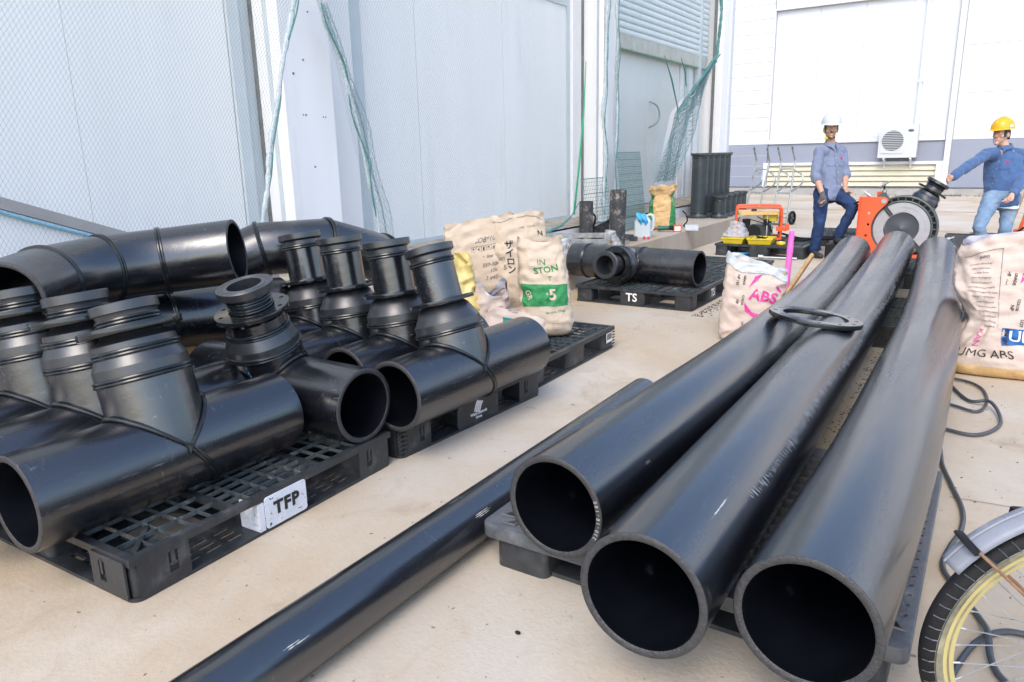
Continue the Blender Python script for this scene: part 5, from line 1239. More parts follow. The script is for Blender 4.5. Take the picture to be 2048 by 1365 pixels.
s1_ = spool('short flanged black pipe standing nearest in its row of five', (-3.62, 11.52, .286), .098, .138, .345, 'short flanged pipes standing in a row', 'short_flanged_pipe')
for k, lb in enumerate(('short flanged black pipe second from the front of its row', 'short flanged black pipe in the middle of its row of five', 'short flanged black pipe second from the back of its row', 'short flanged black pipe standing farthest back in its row')):
    dup(s1_, lb, (-3.64 - .02 * k, 11.52 + .35 * (k + 1), .286))

def spline_tube(mb, ctrl, r, n=40, seg=8): mb.sweep(curve_pts(ctrl, n), r, seg); return mb
# dolly with castors
t = thing('dolly', 'grey steel platform dolly frame on castors standing on the concrete platform', 'dolly', (-3.70, 6.85, .287), (0, 0, R(24)))
for n_, (a, b_) in enumerate((((-.38, -.30), (.38, -.30)), ((-.38, .30), (.38, .30)), ((-.38, -.30), (-.38, .30)), ((.38, -.30), (.38, .30)))):
    mb = MB(); mb.bar((a[0], a[1], .155), (b_[0], b_[1], .155), .03, .05); mb.build('frame_rail', M['steel'], t, smooth=False)
for x in (-.35, .35):
    for y in (-.27, .27):
        mb = MB(); mb.box(x - .03, x + .03, y - .03, y + .03, .118, .128); mb.box(x - .018, x - .014, y - .02, y + .02, .03, .118); mb.box(x + .014, x + .018, y - .02, y + .02, .03, .118)
        f = mb.build('castor_fork', M['steel'], t, smooth=False)
        mb = MB(); mb.lathe([(.0005, -.012), (.030, -.012), (.030, .012), (.0005, .012)], basis((x, y, .045), (0, 1, 0), (0, 0, 1)), 24, caps=False); mb.build('castor_wheel', M['steel'], t)
        mb = MB(); mb.lathe([(.030, -.011), (.040, -.013), (.044, -.006), (.044, .006), (.040, .013), (.030, .011)], basis((x, y, .045), (0, 1, 0), (0, 0, 1)), 24, caps=False); mb.build('castor_tyre', M['rubber'], t)
t = thing('clear_bag', 'crumpled clear bag with orange bits hanging on the dolly corner', 'bag', (-3.42, 7.18, .30)); e = Sack(.16, .13, .20, .07, .06, amp=.035, seed=51); e.mesh('bag_body', M['clear'], t, nv=26)
mb = MB(); q = random.Random(5)
for i in range(7): mb.ball((q.uniform(-.05, .05), q.uniform(-.07, -.05), q.uniform(.04, .11)), (.022, .012, .016), seg=7, rings=5)
mb.build('orange_bits', M['wood'], t)
# black tool bag
t = thing('tool_bag', 'small black bag with a strap slumped between the two upright tubes', 'bag', (-3.95, 8.05, .287), (0, 0, R(20)))
e = Sack(.30, .18, .20, .16, .05, amp=.025, seed=61, rim=lambda th: .05 * math.cos(th)); e.mesh('bag_body', M['rubber'], t, nv=30)
mb = MB(); spline_tube(mb, [(-.12, 0, .15), (-.16, -.02, .26), (-.12, 0, .32), (-.08, .02, .27), (-.10, .02, .15)], .012, 24); mb.build('strap', M['rubber'], t)
mb = MB(); mb.box(.0, .03, -.105, -.098, .07, .10); mb.build('buckle', M['steel'], t, smooth=False)
# jug with blue cloth
t = thing('jerrycan', 'translucent white plastic jug with a handle on the platform', 'jug', (-3.63, 8.55, .287), (0, 0, R(12)))
mb = MB(); mb.prism(rrect(-.10, .10, -.065, .065, .03), 0, .20); mb.lathe([(.095, .20), (.075, .235), (.035, .26), (.03, .285), (.0005, .285)], Matrix.Diagonal((1, .65, 1, 1)), 28, caps=False); mb.build('jug_body', M['jug'], t, sharp=50)
mb = MB(); spline_tube(mb, [(.03, 0, .25), (.09, 0, .275), (.125, 0, .24), (.125, 0, .12), (.095, 0, .07)], .016, 24); mb.build('handle', M['jug'], t)
t = thing('blue_cloth', 'bright blue cloth draped over the white plastic jug', 'cloth', (-3.63, 8.48, .44), (0, 0, R(12)))
mb = MB(); vs = []
for j in range(11):
    for i in range(11): vs.append((-.045 + .125 * i / 10 + .012 * math.sin(j * .5), -.012 + .012 * math.sin(i * 1.3 + j * .5) + .018 * math.cos(j * .6), .015 + .135 * j / 10 - .02 * i / 10))
mb.add(vs, [(j * 11 + i, j * 11 + i + 1, (j + 1) * 11 + i + 1, (j + 1) * 11 + i) for j in range(10) for i in range(10)]); mb.build('cloth', M['cloth_blue'], t)
# grey cable bundle
t = thing('cable_bundle', 'small coiled grey cable bundle lying beside the jug', 'cable', (-3.66, 8.15, .287))
mb = MB(); pts = [((.07 + .012 * math.sin(a * 1.7)) * math.cos(a), (.06 + .01 * math.cos(a * 2.3)) * math.sin(a), .02 + .045 * (1 + math.sin(a * .63)) / 2) for a in [i * .33 for i in range(78)]]; mb.sweep(pts, .007, 7); mb.build('coil', M['cable'], t)
mb = MB(); mb.prism(rrect(.05, .13, -.05, .02, .01), 0, .05); mb.build('plug', M['cable'], t)
t = thing('red_clip', 'two small red caps lying at the foot of the jug', 'cap', (-3.52, 8.34, .287)); mb = MB(); mb.lathe([(.018, 0), (.018, .028), (.012, .032), (.0005, .032)], Matrix.Identity(4), 16); mb.build('cap', M['cable_tie'], t)
mb = MB(); mb.lathe([(.018, 0), (.018, .028), (.0005, .03)], Matrix.Translation((.045, .02, 0)), 16); mb.build('cap', M['cable_tie'], t)
# orange and green hand tool
t = thing('cordless_tool', 'orange and dark green hand tool lying on the platform before the brown sack', 'tool', (-3.52, 9.30, .287), (0, 0, R(25)))
mb = MB(); mb.cone((-.20, 0, .045), .035, (-.06, 0, .05), .026, 16); mb.build('motor_body', mat('dark_green_plastic', (.02, .10, .07), .4), t)
mb = MB(); mb.cone((-.06, 0, .05), .022, (.0, 0, .045), .03, 16); mb.build('neck', M['rubber'], t)
mb = MB(); mb.prism(rrect(0, .10, -.045, .045, .012), 0, .085); mb.build('tool_head', M['orange'], t)
mb = MB(); mb.box(.012, .088, -.0475, -.0455, .015, .07); mb.build('label_plate', M['white'], t, smooth=False)
t = thing('white_box', 'small white paper box lying beside the orange hand tool', 'box', (-3.44, 9.52, .287), (0, 0, R(20))); mb = MB(); mb.box(0, .17, -.04, .05, 0, .07); mb.box(.02, .15, -.042, -.0405, .02, .05); mb.build('carton', M['liner_white'], t, smooth=False)
t = thing('black_strap', 'thin black strap looped on the platform beside the brown sack', 'strap', (-3.60, 9.95, .287)); mb = MB(); spline_tube(mb, [(-.04, 0, .22), (.02, -.02, .17), (.04, -.03, .08), (.0, -.05, .02), (.10, -.08, .012)], .009, 24); mb.build('loop', M['rubber'], t)

# ------------------------------------------------------------------ generator, trays, floor bits
t = thing('generator', 'orange framed portable generator with yellow tank on the rear pallet', 'generator', (-2.62, 10.02, .152), (0, 0, R(16)))
W_, D_, H_ = .28, .21, .43
def frame_loop(y):
    pts = [(-W_, y, .02), (-W_, y, H_ - .06), (-W_ + .015, y, H_ - .02), (-W_ + .06, y, H_), (W_ - .06, y, H_), (W_ - .015, y, H_ - .02), (W_, y, H_ - .06), (W_, y, .02)]
    mb = MB(); mb.sweep(curve_pts(pts, 40), .016, 10); mb.build('frame_hoop', M['orange'], t)
frame_loop(-D_); frame_loop(D_)
for x in (-W_, W_):
    mb = MB(); mb.bar((x, -D_, .03), (x, D_, .03), .03); mb.build('base_rail', M['orange'], t, smooth=False)
for y in (-D_, D_):
    mb = MB(); mb.bar((-W_, y, .03), (W_, y, .03), .03); mb.build('base_rail', M['orange'], t, smooth=False)
mb = MB(); mb.bar((0, -D_, H_ - .004), (0, D_, H_ - .004), .014); mb.build('top_rod', M['orange'], t, smooth=False)
mb = MB(); mb.box(W_ - .06, W_ + .07, -D_ - .022, -D_ + .0, .13, .19); mb.box(W_ + .05, W_ + .10, -D_ - .03, -D_ + .02, .14, .22); mb.build('side_bracket', M['orange'], t, smooth=False)
mb = MB(); mb.prism(rrect(-.26, .26, -.19, .19, .05), .335, .372); mb.build('tank_top', M['tank'], t)
mb = MB(); mb.prism(rrect(.06, .24, -.13, .16, .03), .25, .333); mb.build('tank', M['yellow'], t)
mb = MB(); mb.lathe([(.035, .372), (.035, .39), (.028, .395), (.0005, .395)], Matrix.Translation((-.06, 0, 0)), 20, caps=False); mb.build('filler_cap', M['rubber'], t)
mb = MB(); mb.cone((-.05, -.26, .12), .082, (-.05, -.02, .12), .082, 28); mb.build('alternator_cover', M['rubber'], t)
mb = MB(); mb.lathe([(.085, 0), (.09, .01), (.09, .03)], basis((-.05, -.09, .12), (1, 0, 0), (0, 0, 1)), 28); mb.build('cover_ring', M['cast'], t)
mb = MB(); mb.prism(rrect(-.02, .16, -.09, .14, .02), .04, .20); mb.build('engine_block', M['cast'], t)
mb = MB()
for i in range(8): mb.box(.162, .19, -.08, .10, .06 + i * .017, .066 + i * .017)
mb.build('cooling_fins', M['steel'], t, smooth=False)
mb = MB(); mb.prism(rrect(-.20, -.10, -.12, .10, .02), .10, .26); mb.build('control_box', M['rubber'], t)
mb = MB(); mb.cone((.10, -.12, .24), .04, (.10, -.19, .24), .04, 20); mb.build('air_filter', M['rubber'], t)
for c_ in ([(-.24, -.12, .30), (-.26, -.10, .18), (-.18, -.18, .10), (-.12, -.14, .12)], [(-.02, -.15, .31), (.10, -.2, .24), (.16, -.18, .12)], [(-.15, -.15, .28), (-.05, -.19, .26), (.12, -.19, .20), (.18, -.14, .10)]):
    mb = MB(); spline_tube(mb, c_, .006, 20, 6); mb.build('hose', M['rubber'], t)
mb = MB(); mb.box(.10, .115, -.19, -.175, .02, .33); mb.build('stay', M['steel'], t, smooth=False)
def tray(label, loc, rz, w, d_):
    t = thing('tool_tray', label, 'tray', loc, (0, 0, rz), 'yellow tool trays')
    mb = MB(); h = .07
    mb.add([(-w / 2 + .02, -d_ / 2 + .02, 0), (w / 2 - .02, -d_ / 2 + .02, 0), (w / 2 - .02, d_ / 2 - .02, 0), (-w / 2 + .02, d_ / 2 - .02, 0),
            (-w / 2, -d_ / 2, h), (w / 2, -d_ / 2, h), (w / 2, d_ / 2, h), (-w / 2, d_ / 2, h)], [(0, 3, 2, 1), (0, 1, 5, 4), (1, 2, 6, 5), (2, 3, 7, 6), (3, 0, 4, 7)])
    mb.build('tray_shell', M['yellow'], t, smooth=False)
    mb = MB()
    for (x0, y0, x1, y1) in ((-w / 2, -d_ / 2, w / 2, -d_ / 2), (w / 2, -d_ / 2, w / 2, d_ / 2), (w / 2, d_ / 2, -w / 2, d_ / 2), (-w / 2, d_ / 2, -w / 2, -d_ / 2)): mb.bar((x0, y0, h), (x1, y1, h), .016)
    mb.build('tray_rim', M['yellow'], t, smooth=False)
    return t
tray('yellow tool tray holding a crumpled clear bag, left of the pair', (-2.76, 9.52, .152), R(0), .27, .30)
tray('yellow tool tray full of dark tools in front of the generator', (-2.44, 9.55, .152), R(4), .30, .32)
t = thing('clear_bag', 'clear plastic bag heaped on the left yellow tray', 'bag', (-2.76, 9.52, .20)); e = Sack(.28, .24, .22, .05, .05, amp=.04, seed=71); e.mesh('bag_body', M['clear'], t, nv=26)
q = random.Random(12)
t = thing('hand_tools', 'jumble of dark hand tools lying in the right yellow tray', 'tools', (-2.44, 9.55, .21))
for i in range(9):
    mb = MB(); a = q.random() * PI; x, y = q.uniform(-.08, .08), q.uniform(-.08, .08); mb.cone((x - .06 * math.cos(a), y - .06 * math.sin(a), q.uniform(-.03, .02)), .012, (x + .06 * math.cos(a), y + .06 * math.sin(a), q.uniform(-.02, .04)), .007, 8); mb.build('tool', M['rubber'] if i % 3 else M['steel'], t)
t = thing('tape_measure', 'round yellow tape measure at the pallet edge before the generator', 'tape measure', (-2.19, 9.50, .152)); mb = MB(); mb.lathe([(.05, 0), (.055, .01), (.055, .03), (.05, .038), (.0005, .038)], Matrix.Identity(4), 24); mb.build('case', M['yellow'], t); mb = MB(); mb.lathe([(.018, .039), (.016, .043), (.0005, .043)], Matrix.Identity(4), 16); mb.build('knob', M['white'], t)
t = thing('blue_pipe', 'short light blue plastic pipe on the ground before the generator pallet', 'pipe', (-2.75, 9.22, .022)); mb = MB(); mb.lathe([(.014, 0), (.020, 0), (.020, .44), (.014, .44)], basis((0, 0, 0), (0, 1, 0), (0, 0, 1)), 16, caps=False); me = mb.mesh('x'); me.transform(Matrix.Rotation(R(62), 4, 'Z') @ Matrix.Rotation(0, 4, 'Z')); finish(me, 'pipe_wall', M['blue'], t)
t = thing('steel_rod', 'grey metal rod with a thick head lying by the light blue pipe', 'rod', (-2.36, 9.25, .02)); mb = MB(); mb.cone((0, 0, 0), .012, (.42, .03, 0), .015, 12); mb.cone((-.03, 0, .005), .026, (.03, .003, .005), .024, 14); mb.build('shaft', M['steel'], t)
t = thing('pink_pole', 'bright pink ribbed plastic pole standing beside the wooden handle', 'pole', (-1.52, 6.90, 0), (R(-1.0), R(1.5), 0))
mb = MB(); prof = [(.026, 0), (.026, .40), (.026, .46)]
z = .46
while z < .53: prof += [(.028, z), (.028, z + .008), (.025, z + .012)]; z += .016
prof += [(.024, .56), (.024, .60)]
z = .60
while z < .68: prof += [(.0255, z), (.0255, z + .006), (.0225, z + .010)]; z += .014
prof += [(.023, .69), (.0005, .69)]
mb.lathe([(r_, z_ * .86) for r_, z_ in prof], Matrix.Identity(4), 20); mb.build('shaft', M['pink'], t)
t = thing('wooden_handle', 'pale wooden tool handle leaning on the leftmost big pipe', 'handle', (-1.33, 6.10, .02))
mb = MB(); pts = [(0, -.35, 0.10), (-.02, .2, .17), (-.05, .8, .245), (-.075, 1.25, .30)]; mb.sweep(curve_pts(pts, 14), .017, 12, squash=1.25, rads=[.015 + .007 * i / 14 for i in range(15)]); mb.build('shaft', M['wood'], t)
# cables round the rear pallets
def cable(name, label, pts, r, m, n=80, group=None):
    base = Vector(pts[0]); t = thing(name, label, 'cable', base, group=group); mb = MB(); mb.sweep([p - base for p in curve_pts(pts, n)], r, 8); mb.build('cable_run', m, t); return t
q = random.Random(2)
for k, lb in enumerate(('black hose from the generator snaking behind the white helmeted man', 'lower black hose looping over the rear pallet by the shoes', 'thin black cable tangle beside the shoe of the man in white helmet')):
    z = .165 if k < 2 else .165
    cable('black_hose', lb, [(-2.35 + .1 * k, 10.0, .25 - .04 * k), (-2.1, 10.2 - .15 * k, z), (-1.8, 10.3 + .1 * k, z - .01), (-1.5, 10.6 - .2 * k, z - .01), (-1.15, 11.2 - .5 * k, z), (-1.05, 11.6 - .5 * k, z)], .013 - .002 * k, M['rubber'], group='hoses on the rear pallets')
t = thing('steel_rod_bundle', 'loose grey rods lying over the pallet behind the white helmeted man', 'rods', (-1.5, 11.2, .155))
for k in range(14):
    mb = MB(); x = -.45 + .07 * k; mb.bar((x, -.1, .012 + .006 * (k % 2)), (x + .3, .55 + .04 * (k % 3), .012), .012); mb.build('rod', M['cable'], t, smooth=False)

# hand trucks
def hand_truck(label, loc, rz):
    t = thing('hand_truck', label, 'hand truck', loc, (R(-9), 0, rz), 'hand trucks parked in the yard')
    G_ = M['steel']
    for s in (-1, 1):
        x = .13 * s; mb = MB(); mb.sweep(curve_pts([(x, .0, .02), (x, 0, .35), (x, 0, .8), (x, -.0, 1.10), (x, -.04, 1.17), (x, -.16, 1.30)], 36), .017, 10); mb.build('upright', G_, t)
        mb = MB(); mb.cone((x, -.10, 1.235), .016, (x, -.19, 1.335), .016, 10); mb.build('grip', M['rope_green'], t)
        mb = MB(); mb.sweep(curve_pts([(x, 0, .98), (x + .01, .0, .96), (x + .17 , -.05, .88), (x + .22, -.06, .75), (x + .10, -.03, .64), (x, 0, .58), (x, 0, .56)], 30), .014, 8); mb.build('curved_guard', G_, t)
        mb = MB(); mb.lathe([(.085, -.02), (.115, -.022), (.125, -.012), (.125, .012), (.115, .022), (.085, .02)], basis((.19 * s, .06, .13), (0, 1, 0), (0, 0, 1)), 30, caps=False); w_ = mb.build('wheel', M['rubber'], t)
        mb = MB(); mb.lathe([(.026, -.02), (.026, .02)], basis((.19 * s, .06, .13), (0, 1, 0), (0, 0, 1)), 14)
        for i in range(5):
            a = 2 * PI * i / 5; mb.bar((.19 * s, .06, .13), (.19 * s, .06 + .09 * math.cos(a), .13 + .09 * math.sin(a)), .014, .02)
        h_ = mb.build('hub', M['cast'], w_, smooth=False)
    for z in (.20, .56, .98):
        mb = MB(); mb.cone((-.13, 0, z), .011, (.13, 0, z), .011, 8); mb.build('crossbar', G_, t)
    mb = MB(); mb.cone((-.19, .06, .13), .009, (.19, .06, .13), .009, 8); mb.bar((-.12, 0, .2), (-.12, .06, .13), .012); mb.bar((.12, 0, .2), (.12, .06, .13), .012); mb.build('axle', G_, t)
    mb = MB(); mb.box(-.16, .16, -.18, 0, .005, .012); mb.build('toe_plate', G_, t, smooth=False)
    return t
ht = hand_truck('hand truck standing behind the generator, right of the pair', (-3.22, 13.75, 0), R(-12))
ht2 = dup(ht, 'hand truck farther left, beyond the short flanged pipes', (-3.80, 13.95, 0), (R(-9), R(5), R(-14)))

# ------------------------------------------------------------------ fusion machine
mc = thing('clamp_machine', 'orange pipe clamping machine with round pale alloy inserts, between the two men', 'machine', (-0.885, 9.60, 0))
CX, CZ = 0.0, .390
def fr_m(y): return Matrix(((1, 0, 0, CX), (0, 0, 1, y), (0, 1, 0, CZ), (0, 0, 0, 1)))     # local x->X, y->Z, z->Y
flange = [circ(.302, 64)]
plate('outer_clamp', circ(.372, 80), [circ(.298, 64)], .05, M['ink'], mc, fr_m(.025), bevel=.004)  # plate coloured black as shade between the lighter ribs and rims
for k in range(2):   # raised rims of the cast clamp
    mb = MB(); rr = (.364, .308)[k]; mb.sweep([(CX + rr * math.cos(2 * PI * i / 72), -.006, CZ + rr * math.sin(2 * PI * i / 72)) for i in range(72)], .013, 8, closed=True); mb.build('clamp_rim', M['cast'], mc)
for i in range(15):
    a = R(-50 + i * 12.5)
    if a > R(140): break
    mb = MB(); mb.bar((CX + .303 * math.cos(a), .004, CZ + .303 * math.sin(a)), (CX + .367 * math.cos(a), .004, CZ + .367 * math.sin(a)), .040, .012); mb.build('clamp_rib', M['cast'], mc, smooth=False)
for k, (ro, ri) in enumerate(((.293, .268), (.267, .242), (.241, .216), (.215, .187))):
    plate('insert_ring', circ(ro, 72), [circ(ri, 72)], .05, M['insert'], mc, fr_m(-.012 - .002 * (k % 2)), bevel=.0015)
mb = MB(); mb.lathe([(.176, 0), (.176, .0), (.172, .004), (.165, .0), (.0005, .05)], basis((CX, -.02, CZ), (1, 0, 0), (0, 0, 1)), 56, caps=False)
M['pipe_cap'] = mat('turned_dark_pipe_face', (0.055, 0.06, 0.07), 0.35, var=0.1, vscale=12)
mb.build('pipe_face', M['pipe_cap'], mc, sharp=60)
mb = MB(); mb.cone((CX, 0.0, CZ), .178, (CX, .75, CZ), .158, 48); mb.build('clamped_pipe', M['tee'], mc)
for a in (R(128), R(-48)):
    for i in range(2):
        off = .012 * (1 if i else -1); ox, oz = -math.sin(a) * off, math.cos(a) * off
        mb = MB(); mb.bar((CX + .18 * math.cos(a) + ox, -.02, CZ + .18 * math.sin(a) + oz), (CX + .31 * math.cos(a) + ox, -.02, CZ + .31 * math.sin(a) + oz), .008, .02); mb.build('split_line', M['ink'], mc, smooth=False)
    for i in range(7):
        rr = .195 + i * .017; mb = MB(); mb.bar((CX + rr * math.cos(a) - math.sin(a) * .014, -.024, CZ + rr * math.sin(a) + math.cos(a) * .014), (CX + rr * math.cos(a) + math.sin(a) * .014, -.024, CZ + rr * math.sin(a) - math.cos(a) * .014), .005, .01); mb.build('insert_screw', M['cast'], mc, smooth=False)
# clamp ears with clasp screws
for (a, sgn) in ((R(122), 1), (R(-42), -1)):
    c = Vector((CX + .40 * math.cos(a), .02, CZ + .40 * math.sin(a)))
    mb = MB(); mb.prism(rrect(-.06, .06, -.05, .05, .02), -.03, .05, Matrix.Translation(c) @ Matrix.Rotation(-a, 4, 'Y') @ Matrix.Rotation(R(90), 4, 'X')); mb.build('clamp_ear', M['cast'], mc)
    d = Vector((math.cos(a - .5 * sgn), 0, math.sin(a - .5 * sgn)))
    mb = MB(); mb.cone(c - d * .04, .014, c + d * .10, .014, 12); mb.cone(c + d * .04, .024, c + d * .09, .024, 12); mb.build('clasp_screw', M['steel'], mc)
    mb = MB(); mb.cone(c + d * .10, .010, c + d * .16, .008, 10); mb.build('clasp_handle', M['rubber'], mc)
for (x, z, ang) in ((-.26, .86, 35), (-.33, .74, 145), (.44, .27, 25), (.50, .24, -30)):
    mb = MB(); d = Vector((math.cos(R(ang)), 0, math.sin(R(ang)))); c = Vector((x, -.02, z)); mb.cone(c, .011, c + d * .11, .011, 10); mb.cone(c + d * .03, .021, c + d * .065, .021, 10); mb.build('bolt', M['steel'], mc)
mb = MB(); mb.cone((.40, 0, .20), .03, (.47, -.02, .25), .025, 12); mb.cone((.46, -.02, .21), .02, (.54, -.02, .29), .014, 10); mb.build('hydraulic_union', M['cast'], mc)
mb = MB(); mb.cone((.50, 0, .30), .008, (.66, -.1, .12), .008, 8); mb.build('tie_rod', M['cable'], mc)
# orange frame: pierced side plate, post, base
def arc_pts(r, a0, a1, n): return [(CX + r * math.cos(R(a0 + (a1 - a0) * i / n)), CZ + r * math.sin(R(a0 + (a1 - a0) * i / n))) for i in range(n + 1)]
outer = [(-.33, .10), (-.41, .74), (-.24, .74), (-.20, .745), (-.165, .725), (-.155, .69), (-.175, .65), (-.215, .62)] + arc_pts(.312, 150, 232, 12)[0:] + [(-.14, .10), (-.20, .10)]
outer = [(-.46, .10), (-.43, .745), (-.22, .745), (-.185, .74), (-.16, .715), (-.165, .68)] + arc_pts(.315, 138, 228, 14) + [(-.17, .13), (-.17, .10)]
hl = [circ(.017, 16, -.345, .43), circ(.017, 16, -.36, .30), circ(.017, 16, -.345, .56)]
tri = [[(-.385, .25), (-.385, .13), (-.27, .13)]]
plate('side_plate', outer, hl + tri, .03, M['orange'], mc, Matrix(((1, 0, 0, 0), (0, 0, 1, -.065), (0, 1, 0, 0), (0, 0, 0, 1))), bevel=.003)
mb = MB(); mb.box(-.47, -.41, -.03, .10, .08, .744); mb.build('post', M['orange'], mc, smooth=False)
mb = MB(); mb.box(-.30, -.22, .10, .30, .60, .80); mb.build('upper_block', M['orange'], mc, smooth=False)
mb = MB(); mb.cone((-.20, -.075, .70), .028, (-.20, -.055, .70), .028, 16); mb.cone((-.20, -.082, .70), .015, (-.20, -.07, .70), .015, 6); mb.build('pivot_bolt', M['steel'], mc)
for y in (-.10, .50):
    mb = MB(); mb.box(-.47, .46, y, y + .06, .045, .10); mb.build('base_beam', M['orange'], mc, smooth=False)
for x in (-.44, .38):
    mb = MB(); mb.box(x, x + .06, -.035, .495, .05, .095); mb.build('base_beam', M['orange'], mc, smooth=False)
for x in (-.40, .36):
    mb = MB(); mb.box(x, x + .10, -.10, .56, 0, .044); mb.build('skid', M['rubber'], mc, smooth=False)
mb = MB(); mb.prism([(-.385, .25), (-.27, .13), (-.25, .13), (-.365, .27)], 0, .03, Matrix(((1, 0, 0, 0), (0, 0, 1, .0), (0, 1, 0, 0), (0, 0, 0, 1)))); mb.build('brace', M['orange'], mc, smooth=False)
plate('cradle_plate', [(.03, .10), (.16, .10), (.30, .17), (.30, .20)] + arc_pts(.39, -35, -62, 6) + [(.13, .12)][0:0] + [(.10, .15), (.03, .13)], [], .03, M['orange'], mc, Matrix(((1, 0, 0, 0), (0, 0, 1, -.22), (0, 1, 0, 0), (0, 0, 0, 1))))
mb = MB(); mb.sweep(curve_pts([(-.41, .05, .66), (-.50, .07, .64), (-.58, .1, .54), (-.60, .15, .40)], 20), .012, 8); mb.build('hose', M['rubber'], mc)
mb = MB(); mb.sweep(curve_pts([(-.41, .05, .69), (-.52, .07, .665), (-.61, .1, .55), (-.64, .15, .38)], 20), .012, 8); mb.build('hose', M['rubber'], mc)
# flanged branch of the clamped fitting, rising to the right behind the clamp
bd = Vector((.50, .12, .86)).normalized(); bo = Vector((.09, .28, .53)); bmx = Matrix.Translation(bo) @ bd.to_track_quat('Z', 'Y').to_matrix().to_4x4()
def brl(name, prof, m, sh=25):
    mb = MB(); mb.lathe(prof, bmx, 44, caps=False); mb.build(name, m, mc, sharp=sh)
brl('branch_pipe', [(.150, -.10), (.150, .16)], M['tee']); brl('reducer', [(.152, .17), (.152, .21), (.128, .25), (.125, .28), (.10, .30)], M['tee'])
flange_plate('backing_ring', .168, .105, .022, 8, .142, .01, M['gloss'], mc, bmx @ Matrix.Translation((0, 0, .305)))
brl('neck', [(.098, .31), (.098, .36), (.105, .37), (.098, .38)], M['tee']); brl('stub_flange', [(.098, .38), (.118, .40), (.128, .405), (.128, .435), (.08, .438), (.08, .3)], M['tee'])
# second orange machine at the right edge
m2 = thing('orange_frame', 'orange machine frame cut by the right picture edge behind the blue shirt', 'machine', (.36, 11.1, 0))
for a_, b_ in (((-.10, 0, .15), (.03, 0, .80)), ((-.02, .3, .15), (.10, .3, .80)), ((-.14, 0, .17), (.5, 0, .17)), ((-.14, .3, .17), (.5, .3, .17)), ((-.14, 0, .26), (.5, 0, .26)), ((.03, 0, .78), (.5, 0, .78))):
    mb = MB(); mb.bar(a_, b_, .055, .04); mb.build('frame_bar', M['orange'], m2, smooth=False)
mb = MB(); mb.bar((-.20, .02, .17), (-.07, .02, .75), .05, .02)
mb.build('wooden_rail', M['wood'], m2, smooth=False)
mb = MB(); mb.sweep(curve_pts([(-.75, -.2, .16), (-.5, -.1, .22), (-.2, -.1, .20), (0.0, -.1, .34), (.3, -.1, .52)], 30), .011, 8); mb.build('hose', M['rubber'], m2)
bx = thing('grey_crate', 'low dark grey tool crate standing behind the jeans of the yellow helmeted man', 'crate', (-.30, 10.35, 0))
mb = MB(); mb.box(-.17, .20, -.13, .13, 0.0, .03)
for a_ in ((-.17, .20, -.13, -.11), (-.17, .20, .11, .13), (-.17, -.15, -.109, .109), (.18, .20, -.109, .109)): mb.box(a_[0], a_[1], a_[2], a_[3], .031, .27)
mb.build('crate_shell', M['cable'], bx, smooth=False)
for x in (-.1, 0, .1):
    mb = MB(); mb.box(x - .01, x + .01, -.14, -.1305, .04, .26); mb.build('crate_rib', M['cable'], bx, smooth=False)
ex = thing('mesh_grille', 'grey slatted grille lying on the ground beyond the large paper sack', 'grille', (.42, 7.0, .0))
for k in range(12):
    mb = MB(); mb.box(-.35, .35, -.35 + k * .06, -.33 + k * .06, .01, .05); mb.build('slat', M['cable'], ex, smooth=False)

# ------------------------------------------------------------------ people
def blob(name, prims, vox, m, parent, smooth_it=6, label=None):
    """one continuous skin from overlapping tapered limbs: ('c', p0, r0, p1, r1) or ('e', centre, radii, rotz)"""
    mb = MB()
    for p in prims:
        if p[0] == 'c':
            a, b_ = Vector(p[1]), Vector(p[3]); mb.ball(a, p[2], seg=16, rings=10); mb.ball(b_, p[4], seg=16, rings=10); mb.cone(a, p[2], b_, p[4], 16)
        else: mb.ball(p[1], p[2], Matrix.Rotation(p[3], 4, 'Z') @ Matrix.Rotation(p[4] if len(p) > 4 else 0, 4, 'X'), 20, 14)
    me = mb.mesh(name); o = bpy.data.objects.new(name, me); COL.objects.link(o)
    md = o.modifiers.new('r', 'REMESH'); md.mode = 'VOXEL'; md.voxel_size = vox; md.use_smooth_shade = True
    s_ = o.modifiers.new('s', 'SMOOTH'); s_.iterations = smooth_it; s_.factor = 0.5
    dg = bpy.context.evaluated_depsgraph_get(); dg.update()
    nm = bpy.data.meshes.new_from_object(o.evaluated_get(dg)); bpy.data.objects.remove(o); bpy.data.meshes.remove(me)
    nm.name = name; nm.materials.clear(); nm.materials.append(m); nm.shade_smooth()
    r_ = bpy.data.objects.new(name, nm)
    if label: r_['label'] = label
    return link(r_, parent)
def lerp(a, b_, t): return Vector(a).lerp(Vector(b_), t)
